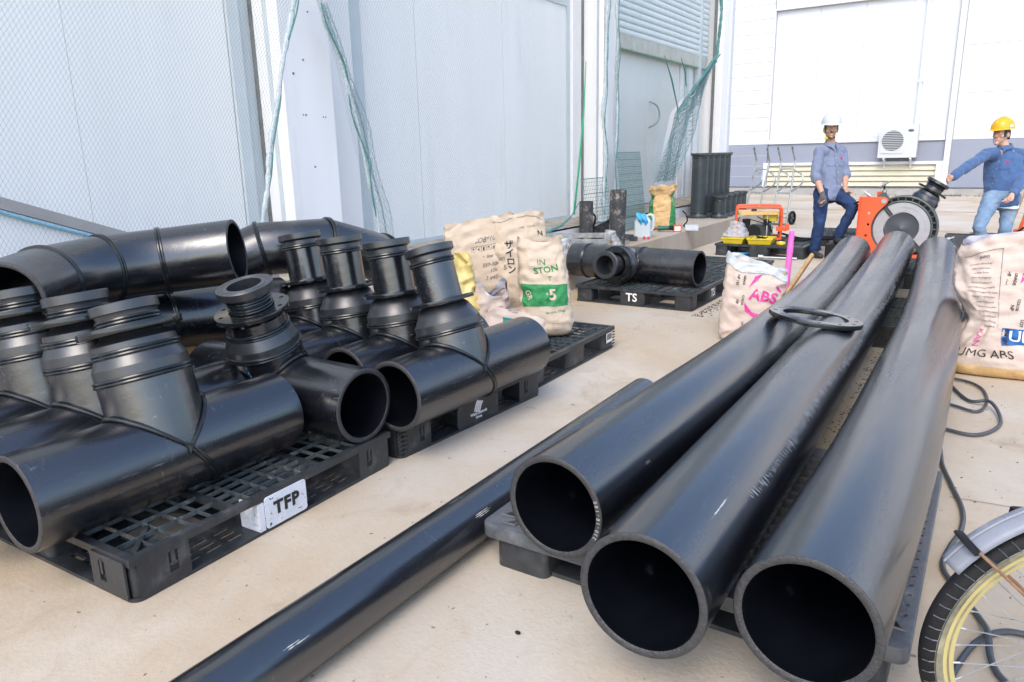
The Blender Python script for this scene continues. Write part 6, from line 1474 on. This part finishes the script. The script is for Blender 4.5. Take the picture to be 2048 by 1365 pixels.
def hand_prims(w, tip, side, curl=0.02, s=1.0, spread=0.016):
    """palm with four fingers of different lengths and a thumb; side = direction from index to little finger"""
    w = Vector(w); tip = Vector(tip); d = (tip - w).normalized(); sd = Vector(side); sd = (sd - d * sd.dot(d)).normalized(); nrm = d.cross(sd).normalized()
    L = .18 * s; pr = []
    pc = w + d * .05 * s
    pr += [('c', w - d * .02, .026 * s, pc - sd * .012, .027 * s), ('c', w, .024 * s, pc + sd * .016, .024 * s), ('c', pc - sd * .016, .022 * s, pc + d * .04 - sd * .024, .016 * s), ('c', pc + sd * .012, .021 * s, pc + d * .035 + sd * .024, .015 * s)]
    for k, fl in enumerate((.070, .080, .074, .056)):
        b0 = pc + d * (.044 - .004 * abs(k - 1)) * s + sd * (-.030 + .0195 * k) * s
        m1 = b0 + d * fl * .5 * s + nrm * curl * .4; e1_ = b0 + d * fl * .88 * s + nrm * curl * 1.6
        pr += [('c', b0, .0105 * s, m1, .0095 * s), ('c', m1, .0095 * s, e1_, .008 * s)]
    b0 = w + d * .03 - sd * .022; m1 = b0 + d * .035 - sd * .026 + nrm * .010; e1_ = m1 + d * .034 - sd * .004 + nrm * .008
    pr += [('c', b0, .015 * s, m1, .012 * s), ('c', m1, .012 * s, e1_, .0095 * s)]
    return pr
def person(label, root, J, fwd, sk, shirt, trousers, helmet, strapm, glove=None, sleeve_up=True, chin_beard=False, scale_head=1.0, badge=None, faceyaw=None, hands=None, name='person', stocky=1.0):
    t = thing(name, label, 'person', root)
    B = Vector(root); j = {k: Vector(v) - B for k, v in J.items()}
    f = Vector((fwd[0], fwd[1], 0)).normalized(); rt = Vector((f.y, -f.x, 0)); rz = math.atan2(f.y, f.x) + PI / 2   # ellipsoid local -Y = forward
    hf = f if faceyaw is None else Vector((math.cos(faceyaw), math.sin(faceyaw), 0)); hr = Vector((hf.y, -hf.x, 0)); hz = math.atan2(hf.y, hf.x) + PI / 2
    H_ = j['head']; sh = (j['shL'] + j['shR']) / 2; hp = (j['hipL'] + j['hipR']) / 2
    # body: one skin
    P = [('e', H_ + Vector((0, 0, .022)), (.074, .092, .105), hz), ('e', H_ + hf * .016 + Vector((0, 0, -.045)), (.058, .070, .068), hz), ('c', H_ + Vector((0, 0, -.07)) - hf * .012, .054, sh + Vector((0, 0, .05)), .062),
         ('c', H_ + hf * .066 + Vector((0, 0, -.098)), .022, H_ + hf * .070 + Vector((0, 0, -.10)), .022),
         ('c', H_ + hf * .088 + Vector((0, 0, .012)), .010, H_ + hf * .106 + Vector((0, 0, -.018)), .0145), ('c', H_ + hr * .012 + hf * .095 + Vector((0, 0, -.022)), .008, H_ - hr * .012 + hf * .095 + Vector((0, 0, -.022)), .008),
         ('c', H_ + hr * .022 + hf * .078 + Vector((0, 0, -.054)), .009, H_ - hr * .022 + hf * .078 + Vector((0, 0, -.054)), .009), ('c', H_ + hr * .016 + hf * .078 + Vector((0, 0, -.066)), .010, H_ - hr * .016 + hf * .078 + Vector((0, 0, -.066)), .010),
         ('c', H_ + hr * .045 + hf * .073 + Vector((0, 0, .032)), .012, H_ - hr * .045 + hf * .073 + Vector((0, 0, .032)), .012)]
    for s_ in (-1, 1): P += [('e', H_ + hr * .078 * s_ + Vector((0, 0, -.008)), (.012, .022, .032), hz), ('c', H_ + hr * .048 * s_ + hf * .058 + Vector((0, 0, -.018)), .020, H_ + hr * .040 * s_ + hf * .062 + Vector((0, 0, -.026)), .018)]
    P += [('e', sh + Vector((0, 0, -.10)), (.15, .085, .16), rz), ('c', sh + Vector((0, 0, -.2)), .095, hp, .085)]
    for s_, side in (('L', -1), ('R', 1)):
        P += [('c', j['sh' + s_], .045, j['el' + s_], .040), ('c', j['el' + s_], .041, lerp(j['el' + s_], j['wr' + s_], .35), .041), ('c', lerp(j['el' + s_], j['wr' + s_], .35), .041, j['wr' + s_], .027),
              ('c', j['hip' + s_], .07, j['knee' + s_], .05), ('c', j['knee' + s_], .048, j['ank' + s_], .036), ('c', sh, .06, j['sh' + s_], .05)]
        hd = hands[s_]
        P += hand_prims(j['wr' + s_], j['ha' + s_], hd[0], hd[1], hd[2] if len(hd) > 2 else 1.0)
    blob('body', P, .0062, sk, t, 3)
    # shirt
    k = stocky
    S_ = [('c', sh, .085, sh + Vector((0, 0, .035)), .074)]
    for i in range(13):
        u_ = i / 12; wv = (.175, .180, .176, .168, .163, .168, .174)[int(u_ * 6)]; dv = (.100, .116, .120, .120, .120, .128, .136)[int(u_ * 6)]
        S_.append(('e', lerp(sh + Vector((0, 0, -.06)), hp + Vector((0, 0, -.045)), u_) + f * .008 * math.sin(PI * u_), (wv * k, dv * k, .085), rz))
    for s_ in 'LR':
        S_ += [('c', sh + (j['sh' + s_] - sh) * .6, .074, j['sh' + s_], .062), ('c', j['sh' + s_], .061, j['el' + s_], .054)]
        if not sleeve_up: S_ += [('c', j['el' + s_], .057, lerp(j['el' + s_], j['wr' + s_], .92), .047)]
        else: S_ += [('c', j['el' + s_], .056, lerp(j['el' + s_], j['wr' + s_], .16), .054), ('c', lerp(j['el' + s_], j['wr' + s_], .10), .060, lerp(j['el' + s_], j['wr' + s_], .18), .060)]
    shm = blob('shirt', S_, .011, shirt, t, 16)
    # real cloth folds, open neck cut by height
    for v in shm.data.vertices:
        q_ = v.co * 9; n_ = v.normal if hasattr(v, 'normal') else Vector((0, 0, 0))
        v.co += v.normal * (0.013 * (1 - 2 * abs(noise.noise(Vector((q_.x, q_.y, q_.z * .55)) + B))) + .006 * noise.noise(q_ * 2.4))
    bm = bmesh.new(); bm.from_mesh(shm.data); bmesh.ops.bisect_plane(bm, geom=bm.verts[:] + bm.edges[:] + bm.faces[:], plane_co=hp + Vector((0, 0, -.075)), plane_no=(Vector((0, 0, 1)) + f * .12), clear_inner=False, clear_outer=False)
    lowv = [v for v in bm.verts if (v.co - (hp + Vector((0, 0, -.076)))).dot(Vector((0, 0, 1)) + f * .12) < -.0005 and (Vector((v.co.x, v.co.y, 0)) - Vector((hp.x, hp.y, 0))).length < .21 * k]
    bmesh.ops.delete(bm, geom=lowv, context='VERTS'); bm.to_mesh(shm.data); bm.free()
    from mathutils.bvhtree import BVHTree
    tree = BVHTree.FromPolygons([v.co.copy() for v in shm.data.vertices], [tuple(p.vertices) for p in shm.data.polygons])
    def on_shirt(p, off=.005):
        h_ = tree.ray_cast(p + f * .5, -f)
        return (h_[0] + f * off) if h_[0] is not None and (h_[0] - p).length < .075 else p - f * .01
    shm.data.update()
    # collar wings, placket, pockets
    nk = sh + Vector((0, 0, .055)) + f * .02
    for s_ in (-1, 1):
        mb = MB(); a0 = nk - f * .085; pts = [nk + rt * .070 * s_ * math.sin(a_) + f * (-.010 + .072 * -math.cos(a_)) + Vector((0, 0, .030 + .012 * math.cos(a_))) for a_ in [PI * i / 6 for i in range(7)]][::1]
        top = [p + Vector((0, 0, .028)) for p in pts]; out = [p + (p - nk).normalized() * .028 + Vector((0, 0, -.022)) for p in pts]
        out[-1] += Vector((0, 0, -.045)) + rt * .02 * s_ + f * .012; out[-2] += Vector((0, 0, -.012))
        mb.add(top + out, [(i, i + 1, 8 + i, 7 + i) for i in range(6)]); mb.build('collar', shirt, t)
    fc = lambda dx, dz, d0: sh + rt * dx + f * (d0 * k) + Vector((0, 0, dz))
    for s_ in (-1, 1):
        mb = MB(); px = .075 * s_; n5 = 6
        vs = [fc(px + (i / n5 - .5) * .105, -.115 - .05 * jj / 3 - (.010 if jj == 3 and abs(i - 3) < 1.5 else 0), .139 - .55 * (px + (i / n5 - .5) * .105) ** 2 * 3) for jj in range(4) for i in range(n5 + 1)]
        vs = [on_shirt(p_, .006) for p_ in vs]
        mb.add(vs, [(jj * (n5 + 1) + i, jj * (n5 + 1) + i + 1, (jj + 1) * (n5 + 1) + i + 1, (jj + 1) * (n5 + 1) + i) for jj in range(3) for i in range(n5)]); mb.build('pocket_flap', shirt, t)
    mb = MB(); vs = []
    for i in range(13):
        z_ = -.03 - .36 * i / 12; vs += [on_shirt(fc(-.016, z_, .14), .004), on_shirt(fc(.016, z_, .14), .006)]
    mb.add(vs, [(2 * i, 2 * i + 1, 2 * i + 3, 2 * i + 2) for i in range(12)]); mb.build('button_placket', shirt, t)
    for i in range(4):
        mb = MB(); mb.ball(on_shirt(fc(0, -.08 - .085 * i, .146), .008), .006, seg=8, rings=5); mb.build('button', strapm, t)
    if badge:
        mb = MB(); c_ = on_shirt(fc(.085 * badge, -.085, .142), .008)
        for a_, b2 in (((-.02, -.012), (.02, -.004)), ((-.012, .002), (.0, .018)), ((.0, .018), (.014, .002)), ((-.01, .002), (.012, .004))): mb.bar(c_ + rt * a_[0] + Vector((0, 0, a_[1])), c_ + rt * b2[0] + Vector((0, 0, b2[1])), .006, .006)
        mb.build('badge', M['cable_tie'], t, smooth=False)
    # trousers
    T = [('e', hp + Vector((0, 0, .02)), (.150 * k, .104 * k, .11), rz), ('e', hp + Vector((0, 0, -.03)), (.15 * k, .11 * k, .10), rz)]
    for s_ in 'LR':
        T += [('c', j['hip' + s_], .092 * k, lerp(j['hip' + s_], j['knee' + s_], .5), .080), ('c', lerp(j['hip' + s_], j['knee' + s_], .5), .080, j['knee' + s_], .063), ('c', j['knee' + s_], .062, lerp(j['knee' + s_], j['ank' + s_], .35), .062), ('c', lerp(j['knee' + s_], j['ank' + s_], .35), .062, j['ank' + s_], .052)]
    tr = blob('trousers', T, .011, trousers, t, 4)
    for v in tr.data.vertices: v.co += v.normal * (0.010 * (1 - 2 * abs(noise.noise(Vector((v.co.x * 8, v.co.y * 8, v.co.z * 15)) + B))))
    tr.data.update()
    # shoes
    for s_ in 'LR':
        a_ = j['ank' + s_]; to = j['toe' + s_]; d = Vector((to.x - a_.x, to.y - a_.y, 0)); d = d.normalized() if d.length > .01 else f
        g = a_ + Vector((0, 0, -.055)); pr = [('c', g - d * .05 + Vector((0, 0, .0)), .042, g + d * .07, .040), ('c', g + d * .07 - Vector((0, 0, .006)), .042, g + d * .15 - Vector((0, 0, .008)), .034), ('c', a_ + Vector((0, 0, .0)), .045, g, .046)]
        blob('shoe', pr, .009, M['shoe'], t, 3)
    # head gear: shell with brim, straps, hair, brows, eyes, moustache
    hc = H_ + Vector((0, 0, .076)); rh = .126
    mb = MB(); seg = 36; prof = []
    for i in range(11):
        ph = PI / 2 * i / 10; prof.append((rh * math.cos(ph), .125 * math.sin(ph)))
    hm = Matrix.Translation(hc) @ Matrix.Rotation(hz, 4, 'Z') @ Matrix.Rotation(R(3), 4, 'X') @ Matrix.Diagonal((.93, 1.08, 1, 1))
    mb.lathe([(rh * .985, -.012), (rh * 1.0, -.012)] + prof[:-1] + [(.0005, .125)], hm, seg, caps=False)
    sh_o = mb.build('helmet', helmet, t, sharp=60)
    mb = MB()   # brim: deeper at the front
    vs = []
    for i in range(seg):
        a_ = 2 * PI * i / seg; fr_ = max(0.0, -math.sin(a_)); vs += [hm @ Vector((rh * math.cos(a_), rh * math.sin(a_), -.006)), hm @ Vector(((rh + .010 + .004 * fr_) * math.cos(a_), (rh + .008 + .042 * fr_ ** 2) * math.sin(a_), -.014 - .012 * fr_)), hm @ Vector((rh * .97 * math.cos(a_), rh * .97 * math.sin(a_), -.016))]
    mb.add(vs, [(3 * i, 3 * i + 1, 3 * ((i + 1) % seg) + 1, 3 * ((i + 1) % seg)) for i in range(seg)] + [(3 * i + 1, 3 * i + 2, 3 * ((i + 1) % seg) + 2, 3 * ((i + 1) % seg) + 1) for i in range(seg)]); mb.build('brim', helmet, sh_o)
    mb = MB(); mb.sweep([hm @ Vector((0, rh * 1.0 * math.cos(a_), .127 * math.sin(a_))) for a_ in [R(25) + R(130) * i / 12 for i in range(13)]], .010, 6, squash=.5); mb.build('helmet_ridge', helmet, sh_o)
    mb = MB(); vs = []
    for i in range(25):
        a_ = R(-34) + R(248) * i / 24; 
        for zz, rr in ((.05, 1.0), (.0, 1.02), (-.028 - .03 * max(0, math.sin(a_)), .99)): vs.append(H_ + Matrix.Rotation(hz, 3, 'Z') @ Vector((.080 * rr * math.cos(a_), .098 * rr * math.sin(a_), zz)))
    mb.add(vs, [(3 * i + c_, 3 * i + 3 + c_, 3 * i + 4 + c_, 3 * i + 1 + c_) for i in range(24) for c_ in (0, 1)]); mb.build('hair', M['hair'], t)
    mb = MB(); 
    for s_ in (-1, 1): mb.sweep([H_ + hr * x * s_ + hf * y + Vector((0, 0, z)) for x, y, z in ((.014, .092, .034), (.032, .086, .040), (.050, .072, .034))], .0038, 6, squash=.6)
    mb.build('eyebrows', M['hair'], t)
    for s_ in (-1, 1):
        mb = MB(); mb.ball(H_ + hr * .031 * s_ + hf * .079 + Vector((0, 0, .016)), (.013, .013, .0075), seg=12, rings=8); ey = mb.build('eye', M['white'], t)
        mb = MB(); mb.ball(H_ + hr * .031 * s_ + hf * .089 + Vector((0, 0, .016)), (.006, .006, .006), seg=8, rings=6); mb.build('iris', M['hair'], ey)
        mb = MB(); mb.sweep([H_ + hr * x * s_ + hf * y + Vector((0, 0, z)) for x, y, z in ((.018, .088, .018), (.031, .091, .025), (.045, .082, .019))], .004, 6); mb.build('eyelid', sk, ey)
    if chin_beard:
        mb = MB()
        for s_ in (-1, 1): mb.sweep([H_ + hr * x * s_ + hf * y + Vector((0, 0, z)) for x, y, z in ((.002, .092, -.040), (.016, .089, -.042), (.030, .080, -.050))], .005, 6, squash=.7)
        mb.sweep([H_ + hr * x + hf * y + Vector((0, 0, z)) for x, y, z in ((-.036, .068, -.096), (0, .086, -.108), (.036, .068, -.096))], .012, 8, squash=.8); mb.build('beard', M['hair'], t)
    mb = MB()
    for s_ in (-1, 1): mb.sweep([H_ + hr * x * s_ + hf * y + Vector((0, 0, z)) for x, y, z in ((.080, .02, .045), (.076, .030, -.03), (.062, .045, -.075), (.030, .065, -.112), (.0, .072, -.122))], .0055, 6, squash=.6)
    mb.build('chin_strap', strapm, t)
    return t, j, f, rt
J1 = dict(head=(-1.803, 9.988, 1.532), shL=(-1.90, 9.85, 1.265), shR=(-1.69, 10.16, 1.27), hipL=(-1.815, 9.79, .775), hipR=(-1.690, 9.955, .775), kneeL=(-1.78, 9.62, .42), ankL=(-1.827, 9.65, .095), toeL=(-1.68, 9.50, .04),
          kneeR=(-1.43, 9.72, .615), ankR=(-1.575, 9.74, .26), toeR=(-1.44, 9.46, .2), elL=(-1.885, 9.72, .99), wrL=(-1.768, 9.60, .765), haL=(-1.722, 9.53, .62), elR=(-1.615, 10.10, 1.01), wrR=(-1.575, 9.92, .85), haR=(-1.51, 9.81, .73))
t1, j1, f1, r1 = person('man in white helmet, grey shirt and dark jeans with one foot raised', (-1.76, 9.75, 0), J1, (.70, -.71), M['skin'], M['shirt_grey'], M['jeans_dark'], M['helmet_white'], M['strap'],
                        chin_beard=True, badge=-1, faceyaw=R(-70), hands={'L': ((.8, -.2, .3), .03, .80), 'R': ((.6, .3, -.5), .04)})
gp = hand_prims(j1['wrL'], j1['haL'], (.8, -.2, .3), .03, 1.04)
gp = [(p[0], p[1], p[2] * 1.12, p[3], p[4] * 1.12) for p in gp]
blob('glove', gp, .0065, M['glove'], t1, 2)
mb = MB(); c_ = j1['head'] + Vector((-.035, -.06, -.105)); mb.box(c_.x - .018, c_.x + .02, c_.y - .014, c_.y + .01, c_.z - .014, c_.z + .014); mb.build('strap_buckle', M['yellow'], t1, smooth=False)
mb = MB(); mb.box(-.14, .14, -.10, .10, 0, .17); bxs = thing('step_block', 'dark block under the raised foot of the white helmeted man', 'block', (-1.55, 9.70, 0)); mb.build('block', M['rubber'], bxs, smooth=False)
S2 = .965
def sc(p): return tuple((Vector(p) - Vector((0, 0, 1.3))) * S2 + Vector((0, 0, 1.3)))
J2 = dict(head=(-.036, 11.115, 1.425), shL=(-.17, 10.95, 1.195), shR=(.20, 11.30, 1.185), hipL=(-.045, 10.83, .66), hipR=(.145, 11.03, .66), kneeL=(-.142, 10.50, .36), ankL=(-.06, 10.66, .06), toeL=(-.15, 10.50, 0),
          kneeR=(.13, 10.78, .33), ankR=(.134, 10.92, .05), toeR=(.05, 10.75, 0), elL=(-.314, 10.60, 1.075), wrL=(-.47, 10.27, .945), haL=(-.545, 10.13, .90), elR=(0.293, 11.083, 0.973), wrR=(0.147, 10.607, 0.728), haR=(0.101, 10.444, 0.54))
J2 = {k: sc(v) for k, v in J2.items()}
t2_, j2, f2, r2 = person('man in yellow helmet and blue shirt resting a hand on the machine', (.0, 10.5, 0), J2, (-.30, -.95), M['skin_light'], M['shirt_blue'], M['jeans_light'], M['helmet_yellow'], M['strap_grey'],
                         sleeve_up=False, badge=-1, faceyaw=R(-125), stocky=1.13, hands={'L': ((.2, .5, -.5), .03, .95), 'R': ((.5, -.2, .2), .05, .95)})
mb = MB(); hp = (j2['hipL'] + j2['hipR']) / 2; vs = []
for i in range(41):
    a_ = 2 * PI * i / 40; 
    for zz, rr in ((-.05, 1.0), (-.10 + .008 * math.sin(3 * a_), 1.03)): vs.append(hp + Matrix.Rotation(math.atan2(f2.y, f2.x) + PI / 2, 3, 'Z') @ Vector((.187 * rr * math.cos(a_), .137 * rr * math.sin(a_), zz)))
mb.add(vs, [(2 * i, 2 * i + 2, 2 * i + 3, 2 * i + 1) for i in range(40)]); mb.build('undershirt_hem', M['undershirt'], t2_)
hcen = j2['head'] + Vector((.09, -.03, .10)); mb = MB(); mb.box(-.02, .02, -.001, .001, -.012, .012); me = mb.mesh('helmet_sticker'); me.transform(basis(j2['head'] + Vector((.085, -.085, .095)), (.72, .55, 0), (0, 0, 1)) @ Matrix.Rotation(R(90), 4, 'X')); finish(me, 'helmet_sticker', M['white'], t2_, smooth=False)

# ------------------------------------------------------------------ bicycle at the right edge
bk = thing('bicycle', 'bicycle front with yellow rim and faded grey mudguard at the lower right edge', 'bicycle', (0, 0, 0))
# wheel plane: faces the camera; built round its hub
RW = .298; SCW = 1.04; yaw_, roll_ = .459, -.039
wx = Vector((math.cos(yaw_), math.sin(yaw_), 0)); wn_ = Vector((-math.sin(yaw_), math.cos(yaw_), 0))
wz = Vector((0, 0, 1)) * math.cos(roll_) + wn_ * math.sin(roll_)
hub = Vector((.251, 1.684, RW * SCW)); RW = RW * SCW
bk.location = hub - Vector((0, 0, RW))
WM = Matrix(((wx.x, wz.x, wx.cross(wz).x, 0), (wx.y, wz.y, wx.cross(wz).y, 0), (wx.z, wz.z, wx.cross(wz).z, RW), (0, 0, 0, 1)))
WM = WM @ Matrix.Scale(SCW, 4)
def WL(r, a, d=0.0): return WM @ Vector((r * math.cos(a), r * math.sin(a), d))
def wlathe(prof, name, m, parent=bk, seg=96, sharp=40):
    mb = MB(); mb.lathe(prof, WM, seg, caps=False); return mb.build(name, m, parent, sharp=sharp)
wh = wlathe([(.262, -.014), (.266, -.021), (.280, -.022), (.290, -.016), (.2965, -.008), (.298, 0), (.2965, .008), (.290, .016), (.280, .022), (.266, .021), (.262, .014)], 'tyre', M['rubber'])
wlathe([(.259, .0155), (.2655, .0222), (.2765, .0236), (.2775, .0215)], 'tyre_sidewall', M['tyre_wall'], wh)
mb = MB()
for i in range(72):
    a = 2 * PI * i / 72
    mb.sweep([WL(.2755, a, .0232), WL(.287, a + .004, .0205), WL(.2955, a + .010, .011)], .0016, 4)
    mb.sweep([WL(.2760, a, .0234), WL(.2760, a + 2 * PI / 72, .0234)], .0012, 4)
mb.build('tread_blocks', M['cable'], wh, smooth=False, kind='stuff')
wlathe([(.236, .004), (.238, .012), (.248, .0155), (.259, .015), (.262, .012), (.262, -.012), (.259, -.015), (.248, -.0155), (.238, -.012), (.236, -.004), (.236, .004)], 'rim', M['rim'])
wlathe([(.248, .0157), (.2495, .018), (.252, .0157)], 'rim_line', M['tyre_wall'], bk)
mb = MB()
wlathe([(.018, -.04), (.022, -.038), (.022, -.030), (.012, -.028), (.012, .028), (.022, .030), (.022, .038), (.018, .04)], 'hub', M['steel'], bk, 24)
for i in range(36):
    a = 2 * PI * i / 36; s_ = 1 if i % 2 else -1; k_ = (1 if (i // 2) % 2 else -1) * .9
    mb = MB(); mb.cone(WL(.237, a, 0), .0013, WL(.020, a + k_, .033 * s_), .0013, 5); mb.cone(WL(.2365, a, 0), .0028, WL(.222, a + k_ * .003, .002 * s_), .002, 6); mb.build('spoke', M['steel'], bk)
# mudguard arc
mb = MB(); vs = []; n_ = 48; a0, a1 = R(62), R(146)
cross = [(.318, -.030), (.327, -.022), (.332, -.008), (.333, .0), (.332, .008), (.327, .022), (.318, .030)]
for i in range(n_ + 1):
    a = a0 + (a1 - a0) * i / n_
    for r_, d_ in cross: vs.append(WL(r_ , a, d_ * 1.05))
mb.add(vs, [(i * 7 + k, (i + 1) * 7 + k, (i + 1) * 7 + k + 1, i * 7 + k + 1) for i in range(n_) for k in range(6)]); mg = mb.build('mudguard', M['fender'], bk, sharp=60)
sd_ = mg.modifiers.new('thickness', 'SOLIDIFY'); sd_.thickness = .002
mb = MB(); mb.sweep([WL(.334, a0 + (a1 - a0) * i / n_, 0) for i in range(n_ + 1)], .003, 6); mb.build('mudguard_crease', M['fender'], mg)
mb = MB(); ab = R(136.5); mb.sweep([WL(.332, ab, -.035), WL(.339, ab, -.02), WL(.3405, ab, 0), WL(.339, ab, .02), WL(.328, ab, .036)], .010, 8, squash=.5); mb.build('stay_bridge', M['rubber'], mg)
mb = MB(); mb.cone(WL(.330, ab - .01, .036), .0032, WL(.02, R(120), .052), .0032, 8); mb.build('mudguard_stay', M['rust'], bk)
mb = MB(); mb.cone(WL(.330, ab - .01, -.036), .0032, WL(.02, R(120), -.052), .0032, 8); mb.build('mudguard_stay', M['rust'], bk)
for s_ in (-1, 1):
    mb = MB(); mb.sweep([WL(0, 0, .05 * s_), WL(.12, R(60), .055 * s_), WL(.40, R(58), .05 * s_), WL(.52, R(58), .02 * s_)], .012, 10); mb.build('fork_blade', M['rust'], bk)
mb = MB(); mb.cone(WL(0, 0, -.055), .006, WL(0, 0, .055), .006, 8); mb.build('axle', M['steel'], bk)
mb = MB(); mb.cone(WL(.50, R(58), 0), .018, WL(.80, R(60), 0), .018, 16); mb.build('head_tube', M['rust'], bk)
# pedal behind
pd = MB(); pl = bk.location
ped_m = Matrix.Translation(Vector((.185, 2.17, .365)) - pl) @ Matrix.Rotation(R(38), 4, 'Z') @ Matrix.Rotation(R(8), 4, 'Y')
mb = MB()
for y_ in (-.034, .034): mb.prism(rrect(-.045, .055, y_ - .008, y_ + .008, .006), -.010, .012, ped_m)
mb.prism(rrect(-.052, -.040, -.040, .040, .005), -.012, .012, ped_m)
mb.box(-.035, .055, -.008, .008, -.006, .008, ped_m)
mb.build('pedal', M['rubber'], bk, smooth=False)
mb = MB(); mb.cone(ped_m @ Vector((.05, 0, 0)), .006, ped_m @ Vector((.13, 0, 0)), .006, 8); mb.bar(ped_m @ Vector((.12, 0, 0)), ped_m @ Vector((.16, .17, -.12)), .018); mb.build('crank', M['steel'], bk)
for i in range(6):
    mb = MB(); x = -.034 + i * .015; mb.box(x, x + .004, -.043, -.0425, -.008, .010, ped_m); mb.build('reflector_rib', M['cable'], bk, smooth=False)

# ------------------------------------------------------------------ cables on the ground
cable('extension_cable', 'dark grey cable running along the right side of the big pipes', [(-.20, 4.95, .013), (-.10, 4.60, .013), (.0, 4.33, .013), (.095, 4.28, .035), (.14, 4.02, .013), (.05, 3.80, .013), (-.10, 3.82, .013), (-.30, 3.9, .013)], .0085, M['cable'], 90, 'cables on the ground')
cable('extension_cable', 'thin dark cable loop behind the main cable near the large sack', [(-.30, 4.20, .013), (-.10, 4.22, .013), (.04, 4.16, .013), (.08, 4.38, .013), (.04, 4.62, .013), (-.08, 4.72, .014), (-.3, 4.7, .013)], .0075, M['cable'], 80, 'cables on the ground')
cable('extension_cable', 'dark cable curving past the grey pallet towards the bicycle mudguard', [(-.16, 3.85, .013), (-.088, 3.587, .013), (-.061, 3.35, .013), (-.014, 3.13, .013), (.027, 2.936, .013), (.030, 2.766, .013), (.004, 2.614, .013), (-.009, 2.481, .013), (.02, 2.38, .013), (.065, 2.29, .013)], .0085, M['cable'], 90, 'cables on the ground')
cable('extension_cable', 'dark cable running down through the yellow bicycle wheel', [(.065, 2.29, .013), (.098, 2.213, .013), (.115, 2.127, .032), (.122, 2.05, .02), (.135, 1.994, .013), (.156, 1.953, .013), (.20, 1.90, .013), (.32, 1.84, .013)], .0085, M['cable'], 60, 'cables on the ground')
cable('extension_cable', 'second dark cable curving under the first one inside the wheel', [(.0, 1.74, .013), (.037, 1.88, .013), (.069, 2.021, .013), (.100, 2.11, .012), (.145, 2.174, .013), (.20, 2.197, .013), (.34, 2.2, .013)], .0085, M['cable'], 60, 'cables on the ground')

# ------------------------------------------------------------------ shavings and grit on the ground
def litter(name, label, n_, region, size, m, seed):
    q = random.Random(seed); mb = MB()
    for i in range(n_):
        x, y = region(q); a = q.random() * PI; L_ = size * (.4 + q.random()); w_ = size * .22
        mb.add([(x - L_ * math.cos(a), y - L_ * math.sin(a), .001), (x - w_ * math.sin(a), y + w_ * math.cos(a), .002 + size * .4), (x + L_ * math.cos(a), y + L_ * math.sin(a), .001), (x + w_ * math.sin(a), y - w_ * math.cos(a), .001)], [(0, 1, 2), (0, 2, 3), (0, 3, 1), (1, 3, 2)])
    tag(mb.build(name, m, smooth=False), label, 'litter', kind='stuff')
litter('plastic_shavings', 'black plastic shavings scattered between the middle and right big pipes', 900, lambda q: (q.gauss(-.40, .09), q.uniform(3.1, 5.2)), .009, M['rubber'], 1)
litter('plastic_shavings', 'black plastic shavings along the side of the TS pallet', 380, lambda q: (-1.98 + abs(q.gauss(0, .06)), q.uniform(5.7, 7.2)), .010, M['rubber'], 2)
litter('ground_grit', 'small dark grit and leaf bits scattered over the concrete', 420, lambda q: (q.uniform(-3.2, 2.0), q.uniform(.6, 9.0)), .005, M['rust'], 3)
litter('ground_grit', 'dark crumbs scattered right of the big pipes near the cable', 160, lambda q: (q.uniform(-.02, .9), q.uniform(2.2, 5.5)), .006, M['rubber'], 4)
st = thing('pebble', 'single dark pebble on the concrete in front of the grey pallet', 'pebble', (-.985, 1.50, .0)); mb = MB(); mb.ball((0, 0, .004), (.009, .006, .005), seg=10, rings=7); mb.build('stone', M['rubber'], st)
